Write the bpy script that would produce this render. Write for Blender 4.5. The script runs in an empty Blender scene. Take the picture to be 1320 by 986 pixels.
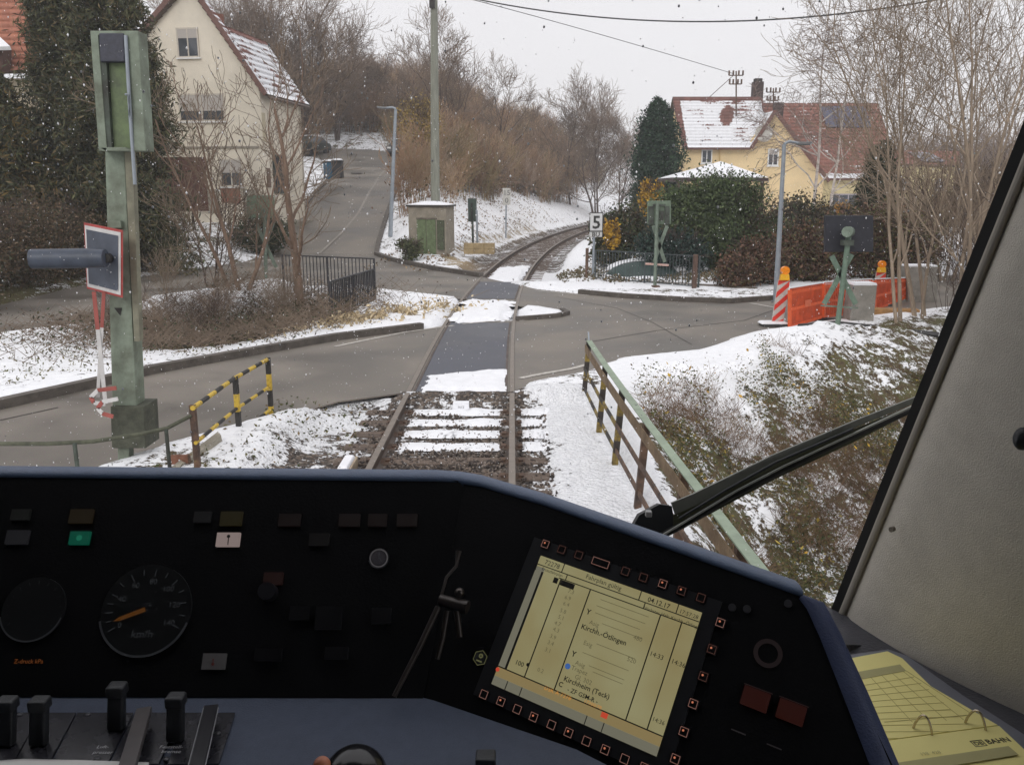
import bpy, math, random
import numpy as np
from mathutils import Vector, Matrix

SC = bpy.context.scene
COL = SC.collection
# ------------------------------------------------------------------ camera
F, CX, CY, YH, EYE = 1080.0, 660.0, 493.0, 245.0, 2.85     # photo is 1320 x 986
PITCH = math.atan((CY - YH) / F)
cam = bpy.data.cameras.new('camera')
cam_o = bpy.data.objects.new('camera', cam); COL.objects.link(cam_o)
cam.sensor_width = 36; cam.lens = 36 * F / 1320
cam.clip_start = 0.02; cam.clip_end = 2000
cam_o.location = (0, 0, EYE); cam_o.rotation_euler = (math.radians(90) - PITCH, 0, 0)
SC.camera = cam_o
# ------------------------------------------------------------------ light
SUN_EL, SUN_ROT = math.radians(32), math.radians(200)
w = bpy.data.worlds.new('World'); SC.world = w; w.use_nodes = True
nt = w.node_tree; nt.nodes.clear()
wo = nt.nodes.new('ShaderNodeOutputWorld'); bg = nt.nodes.new('ShaderNodeBackground')
sky = nt.nodes.new('ShaderNodeTexSky'); sky.sky_type = 'NISHITA'; sky.sun_disc = False
sky.sun_elevation = SUN_EL; sky.sun_rotation = SUN_ROT; sky.air_density = 1; sky.dust_density = 3
hs = nt.nodes.new('ShaderNodeHueSaturation'); hs.inputs['Saturation'].default_value = 0.35
# an overcast deck of cloud: brighter overhead, dimmer to the horizon, with soft unevenness
tc = nt.nodes.new('ShaderNodeTexCoord'); sp = nt.nodes.new('ShaderNodeSeparateXYZ')
nz = nt.nodes.new('ShaderNodeTexNoise'); nz.inputs['Scale'].default_value = 2.2; nz.inputs['Detail'].default_value = 4
mr = nt.nodes.new('ShaderNodeMapRange'); mr.inputs['From Min'].default_value = 0; mr.inputs['From Max'].default_value = 1
mr.inputs['To Min'].default_value = 7.4; mr.inputs['To Max'].default_value = 11.0
ma = nt.nodes.new('ShaderNodeMath'); ma.operation = 'MULTIPLY_ADD'; ma.inputs[1].default_value = 0.9
mixc = nt.nodes.new('ShaderNodeMix'); mixc.data_type = 'RGBA'; mixc.inputs['Factor'].default_value = 0.9
cc = nt.nodes.new('ShaderNodeMix'); cc.data_type = 'RGBA'; cc.blend_type = 'MULTIPLY'; cc.inputs['Factor'].default_value = 1
cc.inputs[7].default_value = (1.0, 0.985, 1.01, 1)
L = nt.links.new
L(tc.outputs['Generated'], sp.inputs[0]); L(tc.outputs['Generated'], nz.inputs['Vector'])
L(sp.outputs['Z'], mr.inputs['Value']); L(nz.outputs['Fac'], ma.inputs[0]); L(mr.outputs[0], ma.inputs[2])
L(ma.outputs[0], cc.inputs[6]); L(sky.outputs[0], hs.inputs['Color']); L(hs.outputs[0], mixc.inputs[6]); L(cc.outputs[2], mixc.inputs[7])
L(mixc.outputs[2], bg.inputs['Color']); bg.inputs['Strength'].default_value = 0.085
L(bg.outputs[0], wo.inputs['Surface'])
sun = bpy.data.lights.new('sun', 'SUN'); sun.energy = 0.6; sun.angle = math.radians(25); sun.color = (1, 0.97, 0.93)
sun_o = bpy.data.objects.new('sun', sun); COL.objects.link(sun_o)
# sun direction as in the sky texture
sd = Vector((math.sin(SUN_ROT) * math.cos(SUN_EL), math.cos(SUN_ROT) * math.cos(SUN_EL), math.sin(SUN_EL)))
sun_o.rotation_euler = sd.to_track_quat('Z', 'Y').to_euler()
SC.view_settings.view_transform = 'Standard'; SC.view_settings.look = 'None'
SC.view_settings.exposure = 0.38; SC.view_settings.gamma = 1
SC.cycles.max_bounces = 6; SC.cycles.diffuse_bounces = 4; SC.cycles.glossy_bounces = 3
SC.cycles.transparent_max_bounces = 16; SC.cycles.caustics_reflective = False; SC.cycles.caustics_refractive = False
SC.cycles.use_denoising = True

# ------------------------------------------------------------------ planning helpers
def ray(px, py):
    u = (px - CX) / F; v = (py - CY) / F
    return Vector((u, math.cos(PITCH) - v * math.sin(PITCH), -math.sin(PITCH) - v * math.cos(PITCH)))
def G(px, py, z=0.0):                      # a point of the ground plane z
    r = ray(px, py); t = (z - EYE) / r.z
    return Vector((r.x * t, r.y * t, z))
def AT(px, py, y):                         # a point at the distance y ahead
    r = ray(px, py); t = y / r.y
    return Vector((r.x * t, y, EYE + r.z * t))
EYEV = Vector((0, 0, EYE))
class Plane:
    def __init__(s, p0, ux, n):
        s.p = Vector(p0); s.n = Vector(n).normalized()
        s.x = Vector(ux); s.x = (s.x - s.n * s.x.dot(s.n)).normalized(); s.y = s.n.cross(s.x).normalized()
    def hit(s, px, py):
        r = ray(px, py); t = (s.p - EYEV).dot(s.n) / r.dot(s.n); return EYEV + r * t
    def uv(s, px, py):
        d = s.hit(px, py) - s.p; return d.dot(s.x), d.dot(s.y)
    def P(s, u, v, k=0.0):
        return s.p + s.x * u + s.y * v + s.n * k
def lin(c):
    return tuple(((x / 255) / 12.92 if x / 255 <= .04045 else ((x / 255 + .055) / 1.055) ** 2.4) for x in c)
def smooth(t, a, b):
    t = np.clip((t - a) / (b - a), 0, 1); return t * t * (3 - 2 * t)
_rng = np.random.RandomState(7); _lat = _rng.rand(256, 256)
def vnoise(x, y):
    xi = np.floor(x).astype(int); yi = np.floor(y).astype(int); fx = x - xi; fy = y - yi
    fx = fx * fx * (3 - 2 * fx); fy = fy * fy * (3 - 2 * fy)
    a = _lat[xi & 255, yi & 255]; b = _lat[(xi + 1) & 255, yi & 255]; c = _lat[xi & 255, (yi + 1) & 255]; d = _lat[(xi + 1) & 255, (yi + 1) & 255]
    return (a * (1 - fx) + b * fx) * (1 - fy) + (c * (1 - fx) + d * fx) * fy
def fbm(x, y, s=1.0, o=4):
    t = 0; a = .5; n = 0
    for i in range(o):
        t = t + a * vnoise(x * s + 17 * i, y * s + 31 * i); n += a; a *= .5; s *= 2.07
    return t / n - .5

# ------------------------------------------------------------------ materials
MATS = {}
def mat(name, col, rough=.7, var=.2, scale=6, bump=0.0, bscale=None, metal=0.0, col2=None, emit=None, estr=0, attr=False, detail=6, spec=.5, stretch=None, lo=.35, hi=.65, transl=0):
    if name in MATS: return MATS[name]
    m = bpy.data.materials.new(name); m.use_nodes = True; t = m.node_tree; b = t.nodes['Principled BSDF']
    b.inputs['Roughness'].default_value = rough; b.inputs['Metallic'].default_value = metal
    b.inputs['Specular IOR Level'].default_value = spec
    tc = t.nodes.new('ShaderNodeTexCoord'); vec = tc.outputs['Object']
    if stretch:
        mp = t.nodes.new('ShaderNodeMapping'); mp.inputs['Scale'].default_value = stretch
        t.links.new(vec, mp.inputs[0]); vec = mp.outputs[0]
    nz = t.nodes.new('ShaderNodeTexNoise'); nz.inputs['Scale'].default_value = scale; nz.inputs['Detail'].default_value = detail; nz.inputs['Roughness'].default_value = .65
    t.links.new(vec, nz.inputs['Vector'])
    if attr:
        at = t.nodes.new('ShaderNodeAttribute'); at.attribute_name = 'Col'
        t.links.new(at.outputs['Color'], b.inputs['Base Color'])
    else:
        c2 = col2 if col2 else tuple(x * (1 - var) for x in col)
        c1 = tuple(min(1, x * (1 + var * .6)) for x in col) if not col2 else col
        r = t.nodes.new('ShaderNodeValToRGB'); r.color_ramp.elements[0].position = lo; r.color_ramp.elements[1].position = hi
        r.color_ramp.elements[0].color = (*c2, 1); r.color_ramp.elements[1].color = (*c1, 1)
        t.links.new(nz.outputs['Fac'], r.inputs[0]); t.links.new(r.outputs[0], b.inputs['Base Color'])
    if bump:
        n2 = t.nodes.new('ShaderNodeTexNoise'); n2.inputs['Scale'].default_value = bscale or scale * 4; n2.inputs['Detail'].default_value = 5
        t.links.new(vec, n2.inputs['Vector'])
        bp = t.nodes.new('ShaderNodeBump'); bp.inputs['Strength'].default_value = bump; bp.inputs['Distance'].default_value = .02
        t.links.new(n2.outputs['Fac'], bp.inputs['Height']); t.links.new(bp.outputs[0], b.inputs['Normal'])
    if emit:
        b.inputs['Emission Color'].default_value = (*emit, 1); b.inputs['Emission Strength'].default_value = estr
    MATS[name] = m; return m
SNOW = mat('snow', (.86, .87, .9), .55, .06, 5, .5, 14)
GREENMETAL = mat('green_paint', lin((112, 126, 112)), .55, .3, 5, .2, 30)
DARKGREEN = mat('dark_green_paint', lin((52, 66, 58)), .5, .3, 5, .2, 30)
GALV = mat('galvanised_steel', lin((150, 158, 166)), .5, .15, 5, .05, 40, metal=.3)
BLACKPL = mat('black_plastic', (.018, .02, .024), .5, .3, 40, .1, 200)
WHITEP = mat('white_paint', (.75, .75, .74), .5, .1, 6)
REDP = mat('red_paint', (.5, .05, .03), .5, .2, 6)
CONC = mat('concrete', lin((138, 134, 126)), .85, .25, 5, .4, 30)
RUST = mat('rusty_steel', lin((110, 84, 66)), .75, .4, 8, .4, 40, col2=lin((62, 50, 44)))
BARK = mat('bark', lin((112, 96, 86)), .9, .4, 5, .4, 30, stretch=(3, 3, .6))
BARKD = mat('dark_bark', lin((84, 70, 62)), .9, .35, 3)
TWIG = mat('twig_brown', lin((138, 120, 102)), .9, .35, 1.2)
ATTR = mat('leaf_mix', (1, 1, 1), .85, attr=True, spec=.3)
YELLP = mat('yellow_paint', lin((204, 172, 62)), .6, .35, 14, .2, 40, col2=lin((150, 124, 52)), hi=.5)
BLACKP = mat('black_paint', lin((48, 46, 44)), .7, .4, 14, .2, 40)
GLASSD = mat('window_glass', (.05, .06, .075), .08, .3, 1.5, spec=.8)

# ------------------------------------------------------------------ mesh helpers
def props(o, label=None, cat=None, group=None, kind=None):
    if label: o['label'] = label
    if cat: o['category'] = cat
    if group: o['group'] = group
    if kind: o['kind'] = kind
    return o
def thing(name, label, cat, loc=(0, 0, 0), rz=0, group=None):
    o = bpy.data.objects.new(name, None); COL.objects.link(o); o.location = loc; o.rotation_euler = (0, 0, rz); o.empty_display_size = .1
    return props(o, label, cat, group)
def np_mesh(name, V, Fq, cols=None, mi=None, smooth_=False):
    V = np.asarray(V, dtype=np.float32); Fq = np.asarray(Fq, dtype=np.int32); k = Fq.shape[1]
    me = bpy.data.meshes.new(name); me.vertices.add(len(V)); me.vertices.foreach_set('co', V.ravel())
    me.loops.add(Fq.size); me.loops.foreach_set('vertex_index', Fq.ravel())
    me.polygons.add(len(Fq)); me.polygons.foreach_set('loop_start', np.arange(0, Fq.size, k, dtype=np.int32))
    if mi is not None: me.polygons.foreach_set('material_index', np.asarray(mi, dtype=np.int32))
    if smooth_: me.polygons.foreach_set('use_smooth', np.ones(len(Fq), dtype=bool))
    me.update(calc_edges=True)
    if cols is not None:
        a = me.color_attributes.new('Col', 'FLOAT_COLOR', 'POINT'); c = np.ones((len(V), 4), dtype=np.float32); c[:, :cols.shape[1]] = cols
        a.data.foreach_set('color', c.ravel())
    return me
def link(name, me, mats, parent=None, loc=None):
    o = bpy.data.objects.new(name, me); COL.objects.link(o)
    for m in (mats if isinstance(mats, (list, tuple)) else [mats]): me.materials.append(m)
    if parent: o.parent = parent
    if loc is not None: o.location = loc
    return o
def worldloc(o):
    v = Vector((0, 0, 0)); rz = 0
    while o: v = v + Vector(o.location); o = o.parent
    return v
class MB:
    def __init__(s): s.v = []; s.f = []; s.m = []; s.sm = []
    def add(s, vs, fs, mi=0, sm=False):
        b = len(s.v); s.v += [tuple(x) for x in vs]; s.f += [tuple(b + i for i in f) for f in fs]; s.m += [mi] * len(fs); s.sm += [sm] * len(fs); return s
    def box(s, c, d, rz=0, mi=0, M=None, taper=1.0):
        x, y, z = (q / 2 for q in d); vs = []
        for k, (a, b_, c_) in enumerate([(-1, -1, -1), (1, -1, -1), (1, 1, -1), (-1, 1, -1), (-1, -1, 1), (1, -1, 1), (1, 1, 1), (-1, 1, 1)]):
            t = taper if c_ > 0 else 1; vs.append(Vector((a * x * t, b_ * y * t, c_ * z)))
        R_ = M if M is not None else Matrix.Rotation(rz, 3, 'Z')
        return s.add([R_ @ v + Vector(c) for v in vs], [(0, 3, 2, 1), (4, 5, 6, 7), (0, 1, 5, 4), (1, 2, 6, 5), (2, 3, 7, 6), (3, 0, 4, 7)], mi)
    def tube(s, pts, r, n=8, mi=0, caps=True, sm=True):
        pts = [Vector(p) for p in pts]; rs = r if isinstance(r, (list, tuple)) else [r] * len(pts); vs = []; up0 = None
        for i, p in enumerate(pts):
            d = (pts[min(i + 1, len(pts) - 1)] - pts[max(i - 1, 0)]).normalized()
            if up0 is None: up0 = Vector((0, 0, 1)) if abs(d.z) < .9 else Vector((1, 0, 0))
            a = d.cross(up0); a = a.normalized(); b = d.cross(a).normalized(); up0 = b * -1 if False else up0
            for k in range(n):
                t = 2 * math.pi * k / n; vs.append(p + (a * math.cos(t) + b * math.sin(t)) * rs[i])
        fs = []
        for i in range(len(pts) - 1):
            for k in range(n): fs.append((i * n + k, i * n + (k + 1) % n, (i + 1) * n + (k + 1) % n, (i + 1) * n + k))
        s.add(vs, fs, mi, sm)
        if caps: s.add(vs[:n], [tuple(range(n))], mi); s.add(vs[-n:], [tuple(range(n))][::-1], mi)
        return s
    def slab(s, poly, n, th, mi=0, mi_side=None):           # planar polygon (3D pts) made th thick towards -n
        n = Vector(n).normalized(); a = [Vector(p) for p in poly]; b = [p - n * th for p in a]; k = len(a)
        s.add(a + b, [tuple(range(k)), tuple(range(2 * k - 1, k - 1, -1))], mi)
        s.add(a + b, [(i, i + k, (i + 1) % k + k, (i + 1) % k) for i in range(k)], mi if mi_side is None else mi_side); return s
    def quad(s, a, b, c, d, mi=0): return s.add([a, b, c, d], [(0, 1, 2, 3)], mi)
    def bar(s, p, q, w, h, up=(0, 0, 1), mi=0):
        p = Vector(p); q = Vector(q); d = (q - p); l = d.length; d.normalize(); a = d.cross(Vector(up)).normalized(); b = a.cross(d)
        M = Matrix((a, d, b)).transposed(); return s.box((p + q) / 2, (w, l, h), M=M, mi=mi)
    def sphere(s, c, r, nu=10, nv=7, sc=(1, 1, 1), mi=0):
        c = Vector(c); vs = []
        for j in range(nv + 1):
            for i in range(nu):
                t = math.pi * j / nv; p = 2 * math.pi * i / nu
                vs.append(c + Vector((math.sin(t) * math.cos(p) * r * sc[0], math.sin(t) * math.sin(p) * r * sc[1], math.cos(t) * r * sc[2])))
        return s.add(vs, [(j * nu + i, (j + 1) * nu + i, (j + 1) * nu + (i + 1) % nu, j * nu + (i + 1) % nu) for j in range(nv) for i in range(nu)], mi, True)
    def ring(s, c, r0, r1, n, ax, mi=0, seg=28, a0=0, a1=2 * math.pi, th=0):
        c = Vector(c); n = Vector(n).normalized(); ax = Vector(ax).normalized(); ay = n.cross(ax); vs = []
        for i in range(seg + 1):
            t = a0 + (a1 - a0) * i / seg; d = ax * math.cos(t) + ay * math.sin(t); vs += [c + d * r0, c + d * r1]
        return s.add(vs, [(2 * i, 2 * i + 1, 2 * i + 3, 2 * i + 2) for i in range(seg)], mi)
    def disc(s, c, r, n, ax, mi=0, seg=24, th=0):
        c = Vector(c); n = Vector(n).normalized(); ax = Vector(ax).normalized(); ay = n.cross(ax)
        pts = [c + (ax * math.cos(2 * math.pi * i / seg) + ay * math.sin(2 * math.pi * i / seg)) * r for i in range(seg)]
        return s.slab(pts, n, th, mi) if th else s.add(pts, [tuple(range(seg))], mi)
    def build(s, name, mats, parent=None, local=False, bevel=0, label=None):
        # world coordinates are made relative to the parent unless local
        off = Vector((0, 0, 0)) if (local or not parent) else worldloc(parent)
        me = bpy.data.meshes.new(name); me.from_pydata([tuple(Vector(v) - off) for v in s.v], [], s.f)
        me.polygons.foreach_set('material_index', s.m); me.polygons.foreach_set('use_smooth', s.sm); me.update()
        o = link(name, me, mats, parent)
        if bevel:
            b = o.modifiers.new('bevel', 'BEVEL'); b.width = bevel; b.segments = 2; b.limit_method = 'ANGLE'
        if label: o['label'] = label
        return o
def recalc(o):
    import bmesh
    bm = bmesh.new(); bm.from_mesh(o.data); bmesh.ops.recalc_face_normals(bm, faces=bm.faces); bm.to_mesh(o.data); bm.free()
def copy_tree(o, parent=None):
    c = o.copy(); COL.objects.link(c); c.parent = parent
    for ch in list(o.children): copy_tree(ch, c)
    return c
_txt = {}
def text_mb(mb, s, origin, ux, uy, size, mi=0, center=False, bold=0.0, sx=1.0):
    ux = Vector(ux).normalized(); uy = Vector(uy).normalized()
    key = (s, bold)
    if key not in _txt:
        c = bpy.data.curves.new('t', 'FONT'); c.body = s; c.size = 1; c.resolution_u = 2; c.offset = bold
        o = bpy.data.objects.new('t', c); COL.objects.link(o); dg = bpy.context.evaluated_depsgraph_get()
        me = bpy.data.meshes.new_from_object(o.evaluated_get(dg))
        _txt[key] = ([tuple(v.co) for v in me.vertices], [tuple(p.vertices) for p in me.polygons])
        bpy.data.objects.remove(o); bpy.data.meshes.remove(me)
    vs, fs = _txt[key]
    if not vs: return mb
    w_ = max(v[0] for v in vs); off = w_ / 2 if center else 0; O = Vector(origin)
    mb.add([O + ux * ((v[0] - off) * size * sx) + uy * ((v[1] - (.35 if center else 0)) * size) for v in vs], fs, mi); return mb
def segs(P0, P1, R0, R1, n=3):
    P0 = np.array(P0, float); P1 = np.array(P1, float); R0 = np.array(R0, float); R1 = np.array(R1, float)
    d = P1 - P0; l = np.linalg.norm(d, axis=1, keepdims=True); d = d / np.maximum(l, 1e-6)
    up = np.where(np.abs(d[:, 2:3]) < .9, np.array([[0, 0, 1.]]), np.array([[1., 0, 0]]))
    a = np.cross(d, up); a /= np.maximum(np.linalg.norm(a, axis=1, keepdims=True), 1e-6); b = np.cross(d, a)
    N = len(P0); V = np.zeros((N, 2, n, 3))
    for k in range(n):
        t = 2 * math.pi * k / n; o = a * math.cos(t) + b * math.sin(t)
        V[:, 0, k] = P0 + o * R0[:, None]; V[:, 1, k] = P1 + o * R1[:, None]
    base = (np.arange(N) * 2 * n)[:, None]
    Fq = np.concatenate([np.stack([base[:, 0] + k, base[:, 0] + (k + 1) % n, base[:, 0] + n + (k + 1) % n, base[:, 0] + n + k], 1) for k in range(n)])
    return V.reshape(-1, 3), Fq
def grow(out, rng, p, d, ln, r, lev, mx, up=.12, nseg=5, kids=3, ang=.75, wob=.16, shr=.62, start=.25, droop=0, rk=.55):
    p = np.array(p, float); d = np.array(d, float); d /= np.linalg.norm(d); r0 = r
    for i in range(nseg):
        f = (i + 1) / nseg
        d = d + rng.normal(0, wob, 3) * (1 if lev else .45); d[2] += up - droop * lev * f; d /= np.linalg.norm(d)
        q = p + d * ln / nseg; r1 = r * (1 - .78 * f); out.append((p, q, r0, r1, lev))
        if lev < mx and f > start:
            nk = kids if rng.rand() < kids % 1 or kids >= 1 else 0; nk = int(kids) + (1 if rng.rand() < kids % 1 else 0)
            for _ in range(nk):
                az = rng.rand() * 6.283; t = np.array([math.cos(az), math.sin(az), rng.normal(0, .3)]); t = t - d * t.dot(d); t /= np.linalg.norm(t) + 1e-6
                a = ang * (.7 + .6 * rng.rand()); e = d * math.cos(a) + t * math.sin(a)
                grow(out, rng, q, e, ln * shr * (1.1 - .45 * f) * (.7 + .6 * rng.rand()), max(r1 * rk, .003), lev + 1, mx, up, max(3, nseg - 1), kids, ang, wob, shr, .15, droop, rk)
        p = q; r0 = r1
def tree_arrays(out, minr=.004):
    P0 = [o[0] for o in out]; P1 = [o[1] for o in out]; R0 = [max(o[2], minr) for o in out]; R1 = [max(o[3], minr * .8) for o in out]
    return P0, P1, R0, R1
def leaf_quads(C, S, rng, flat=0.0, asp=1.0):
    N = len(C); a = rng.normal(size=(N, 3)); a[:, 2] *= (1 - flat); a /= np.linalg.norm(a, axis=1, keepdims=True)
    b = rng.normal(size=(N, 3)); b -= a * np.sum(a * b, 1, keepdims=True); b /= np.linalg.norm(b, axis=1, keepdims=True)
    S = np.broadcast_to(S, (N,))[:, None]
    V = np.stack([C - a * S * asp, C - b * S * .5, C + a * S * asp, C + b * S * .5], 1).reshape(-1, 3)
    return V, np.arange(N * 4).reshape(N, 4)
def pal(rng, N, cols, jit=.25):
    c = np.array([lin(x) for x in cols]); i = rng.randint(0, len(cols), N); k = 1 + rng.uniform(-jit, jit, (N, 1)); return np.repeat(np.clip(c[i] * k, 0, 1), 4, axis=0)

# ================================================================== TERRAIN, ROADS, TRACK
def xr(y):                                                # x of the right rail
    y = np.asarray(y, float); return np.where(y > 14, .0024 * (y - 14) ** 2, 0.0)
def sl(y):
    y = np.asarray(y, float); return np.where(y > 14, .0048 * (y - 14), 0.0)
def trk(y, off):                                          # point at normal offset off (to the right) of the track centre
    s = float(sl(y)); k = math.sqrt(1 + s * s); x0 = float(xr(y)); o = off - .75
    return Vector((x0 + o / k, y - o * s / k, 0))
NEAR = [(-7.6, 2), (-6.2, 5.2), (-4.3, 8.4), (-3.15, 10.1), (-2.4, 11.25), (-1.55, 11.75), (0.05, 11.75), (0.3, 12.35), (1.19, 13.1), (1.9, 14.2), (3.34, 14.9), (5.22, 16.86), (6.2, 17.9), (9.0, 19.6), (14, 22.5), (26, 29)]
FARR = [(26, 38), (14, 28), (9.0, 23.6), (7.1, 22.3), (5.65, 21.6), (4.5, 21.9), (2.97, 22.7), (1.9, 23.6), (0.69, 24.8), (-1.04, 28.28), (-2.84, 30.8), (-4.87, 34.6), (-6.1, 38.0)]
LEFT = [(-11.1, 38.0), (-10.9, 34.2), (-12.0, 30.5), (-13.2, 25.5), (-13.0, 21), (-14.5, 17.0), (-19, 10)]
PATHN = [(-16, 8), (-11.6, 14.2), (-10.35, 16.7), (-9.5, 18.4), (-9.0, 21.0), (-8.3, 23.6), (-6.7, 25.0), (-4.6, 25.6), (-3.6, 24.3), (-2.3, 23.2), (-1.46, 22.5), (.23, 20.95), (.77, 20.6), (1.2, 20.0), (1.3, 19.5), (1.0, 19.1), (0.21, 18.65), (-1.2, 18.2), (-1.8, 17.5), (-3.45, 16.1), (-4.85, 14.3), (-5.72, 13.1), (-6.4, 11.75), (-7.1, 10.4), (-8.6, 7), (-10.6, 2)]
ROAD = NEAR + FARR + LEFT + PATHN
# uphill side road: stations (left x, right x, y, z)
UP = [(-11.1, -6.1, 38, 0.0), (-11.15, -6.3, 40, .38), (-11.25, -6.5, 43, 1.0), (-11.4, -6.7, 46, 1.6), (-12.0, -7.1, 52, 2.6), (-12.4, -7.8, 60, 3.8), (-13.2, -8.4, 67, 4.7), (-16.5, -9.0, 72, 5.5), (-20, -10.2, 75, 6.0), (-24, -13, 78, 6.4), (-40, -26, 80.5, 6.9)]
UY = [u[2] for u in UP]; UZ = [u[3] for u in UP]; UL = [u[0] for u in UP]; UR = [u[1] for u in UP]
def poly_sd(x, y, poly):
    d = np.full(x.shape, 1e9); ins = np.zeros(x.shape, bool); n = len(poly)
    for i in range(n):
        ax, ay = poly[i]; bx, by = poly[(i + 1) % n]; ex, ey = bx - ax, by - ay
        t = np.clip(((x - ax) * ex + (y - ay) * ey) / (ex * ex + ey * ey + 1e-12), 0, 1)
        d = np.minimum(d, np.hypot(x - ax - t * ex, y - ay - t * ey))
        c = ((ay > y) != (by > y)); xx = (bx - ax) * (y - ay) / ((by - ay) if by != ay else 1e-9) + ax; ins ^= c & (x < xx)
    return np.where(ins, -d, d)
def hfar(y): return np.interp(y, [28, 34, 40, 46, 52, 60, 67, 77, 90, 110, 140, 400], [0, .25, 1.0, 1.9, 2.8, 3.9, 4.9, 6.5, 9.5, 15, 22, 26])
def terrain(x, y):
    x = np.asarray(x, float); y = np.asarray(y, float); s = sl(y); k = np.sqrt(1 + s * s)
    d = (x - (xr(y) - .75 * k)) / k                       # distance right of the track centre
    sd = poly_sd(x, y, ROAD)
    lump = fbm(x, y, 1.6, 5); fine = fbm(x + 40, y, 6.5, 4)
    z = .04 + .10 * lump * smooth(sd, .1, 1.2) + .05 * fine * smooth(sd, 0, .6)
    # hill left of the line
    rt = smooth(y, 29, 40); cap = np.maximum(hfar(y) + 2.2, 3.3)
    ramp = np.minimum(np.maximum(-d - 2.4, 0) * .52, cap)
    roundoff = cap * (1 - np.exp(-ramp / (cap * .55 + .01)))
    hill = roundoff * rt * np.where(d < 0, 1, 0)
    left = hfar(y) * smooth(x, -6, -10.5)
    bd = smooth(y, 60, 95)
    zl = np.maximum(hill * smooth(x, -10.5 - 30 * bd, -6.0), left)
    zl = np.where(y > 80, np.maximum(zl, hfar(y) * smooth(-d, 3, 16)), zl)
    zl = zl * (1 - smooth(x, 9 + 4 * smooth(y, 60, 80), 23))
    z = z + zl * smooth(y, 28, 32) * (1 - .38 * smooth(x, -12, 2) * smooth(y, 60, 85)) * np.maximum(smooth(sd, .1, 2.8), smooth(y, 44, 52))
    ax, ay, bx, by = -9.5, 20.3, -6.9, 24.2; tt = np.clip(((x - ax) * (bx - ax) + (y - ay) * (by - ay)) / ((bx - ax) ** 2 + (by - ay) ** 2), 0, 1)
    z = z + .38 * np.exp(-((x - ax - tt * (bx - ax)) ** 2 + (y - ay - tt * (by - ay)) ** 2) / .5)
    # far left bank with the conifers
    z = z + 1.3 * smooth(x, -13.5, -19) * smooth(y, 8, 16) * (1 - smooth(y, 30, 40))
    # stream bed left, between the road and the path
    z = z - 1.1 * np.exp(-(((x + 6.7) / 1.7) ** 2 + ((y - 19.6) / 3.0) ** 2))
    # drop to the right of the bridge walkway
    nz_ = np.interp(x, [p[0] for p in NEAR if p[0] > 0], [p[1] for p in NEAR if p[0] > 0])
    below = nz_ - y
    z = z - 2.2 * smooth(below, 1.0, 8.5) * smooth(x, 1.35, 3.2) + .12 * smooth(lump, -.1, .3) * smooth(x, 1.5, 2.5) * smooth(below, .2, 1.5)
    z = z + .30 * np.exp(-(((x - 5.9) / 1.3) ** 2 + ((y - 15.6) / .8) ** 2))
    # track bed
    bed = smooth(2.1 - np.abs(d), 0, .5) * (1 - smooth(y, 11.3, 11.8) + smooth(y, 26.2, 27.0))
    z = z * (1 - bed) + (-.19 + .035 * fine) * bed
    walk = smooth(x, .35, .55) * (1 - smooth(x, 1.25, 1.4)) * (1 - smooth(y, 11.0, 11.8))
    z = z * (1 - walk) + (-.13 + .02 * lump) * walk
    fl = (1 - smooth(np.abs(np.abs(d) - .72), .12, .26)) * (y > 17.6) * (y < 23)
    z = z * (1 - fl) - .12 * fl
    # roads pushed under
    z = z + .06 * smooth(x, -2.0, -2.5) * smooth(y, 8, 9.5) * (y < 12.5)
    z = np.where(sd < 0, -.07, z + .05 * smooth(sd, 0, .25))
    ul = np.interp(y, UY, UL); ur = np.interp(y, UY, UR); uz = np.interp(y, UY, UZ)
    du = np.maximum(ul - x, x - ur); inr = (y > 37.8) & (y < 84)
    b = (1 - smooth(du, .2, 3.0)) * inr
    z = z * (1 - b) + (uz + .03 + .06 * lump) * b
    z = np.where(inr & (du < 0), uz - .1, z)
    return z, d, sd, du, inr, below
def hz(x, y): return float(terrain(np.array([x]), np.array([y]))[0][0])
def axis(parts):
    a = []
    for s0, s1, st in parts: a += list(np.arange(s0, s1, st))
    return np.array(a)
gx = axis([(-300, -90, 30), (-90, -26, 3), (-26, -13, .5), (-13, 11, .13), (11, 26, .5), (26, 90, 3), (90, 301, 30)])
gy = axis([(-60, 2, 6), (2, 6, .5), (6, 28, .13), (28, 46, .26), (46, 90, .7), (90, 160, 4), (160, 601, 40)])
X, Yg = np.meshgrid(gx, gy); Z, D, SD, DU, INR, BEL = terrain(X, Yg)
nzx = fbm(X, Yg, .45, 3)
snow = np.full(X.shape, .62)
snow = np.where((X < -5) & (Yg < 28), .74, snow)                                       # left bank
snow = np.where((D < -2) & (Yg > 27), .72 - .14 * smooth(-D, 4, 9), snow)
snow = np.where((X < -12.8) & (Yg < 30), .40, snow)
snow = np.where((X > -5.2) & (X < 1.4) & (Yg > 16) & (Yg < 25), .95, snow)             # island
snow = np.where((D > 1) & (Yg > 24), .80, snow)
snow = np.where((X > 1.35) & (BEL > 0), np.clip(1.0 - .115 * np.maximum(BEL, 0) - .06 * np.maximum(X - 3.5, 0) * (BEL > .5), .47, .88), snow)
snow = np.where((np.abs(X - .95) < .45) & (Yg < 11.8), .93, snow)
snow = np.where((X < -1.75) & (X > -3.5) & (Yg < 12.2), .60 + .18 * smooth(Yg, 8.4, 10.5), snow)
grav = smooth(2.3 - np.abs(D), 0, .5) * ((Yg < 12) | (Yg > 26))
snow = np.where((np.abs(D) < 1.75) & (Yg < 11.9), .30 + .14 * smooth(Yg, 8.3, 9.6), snow)
snow = np.where((np.abs(D) < 1.9) & (Yg > 26.4), np.where(Yg < 31, .95, .46), snow)
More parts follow.
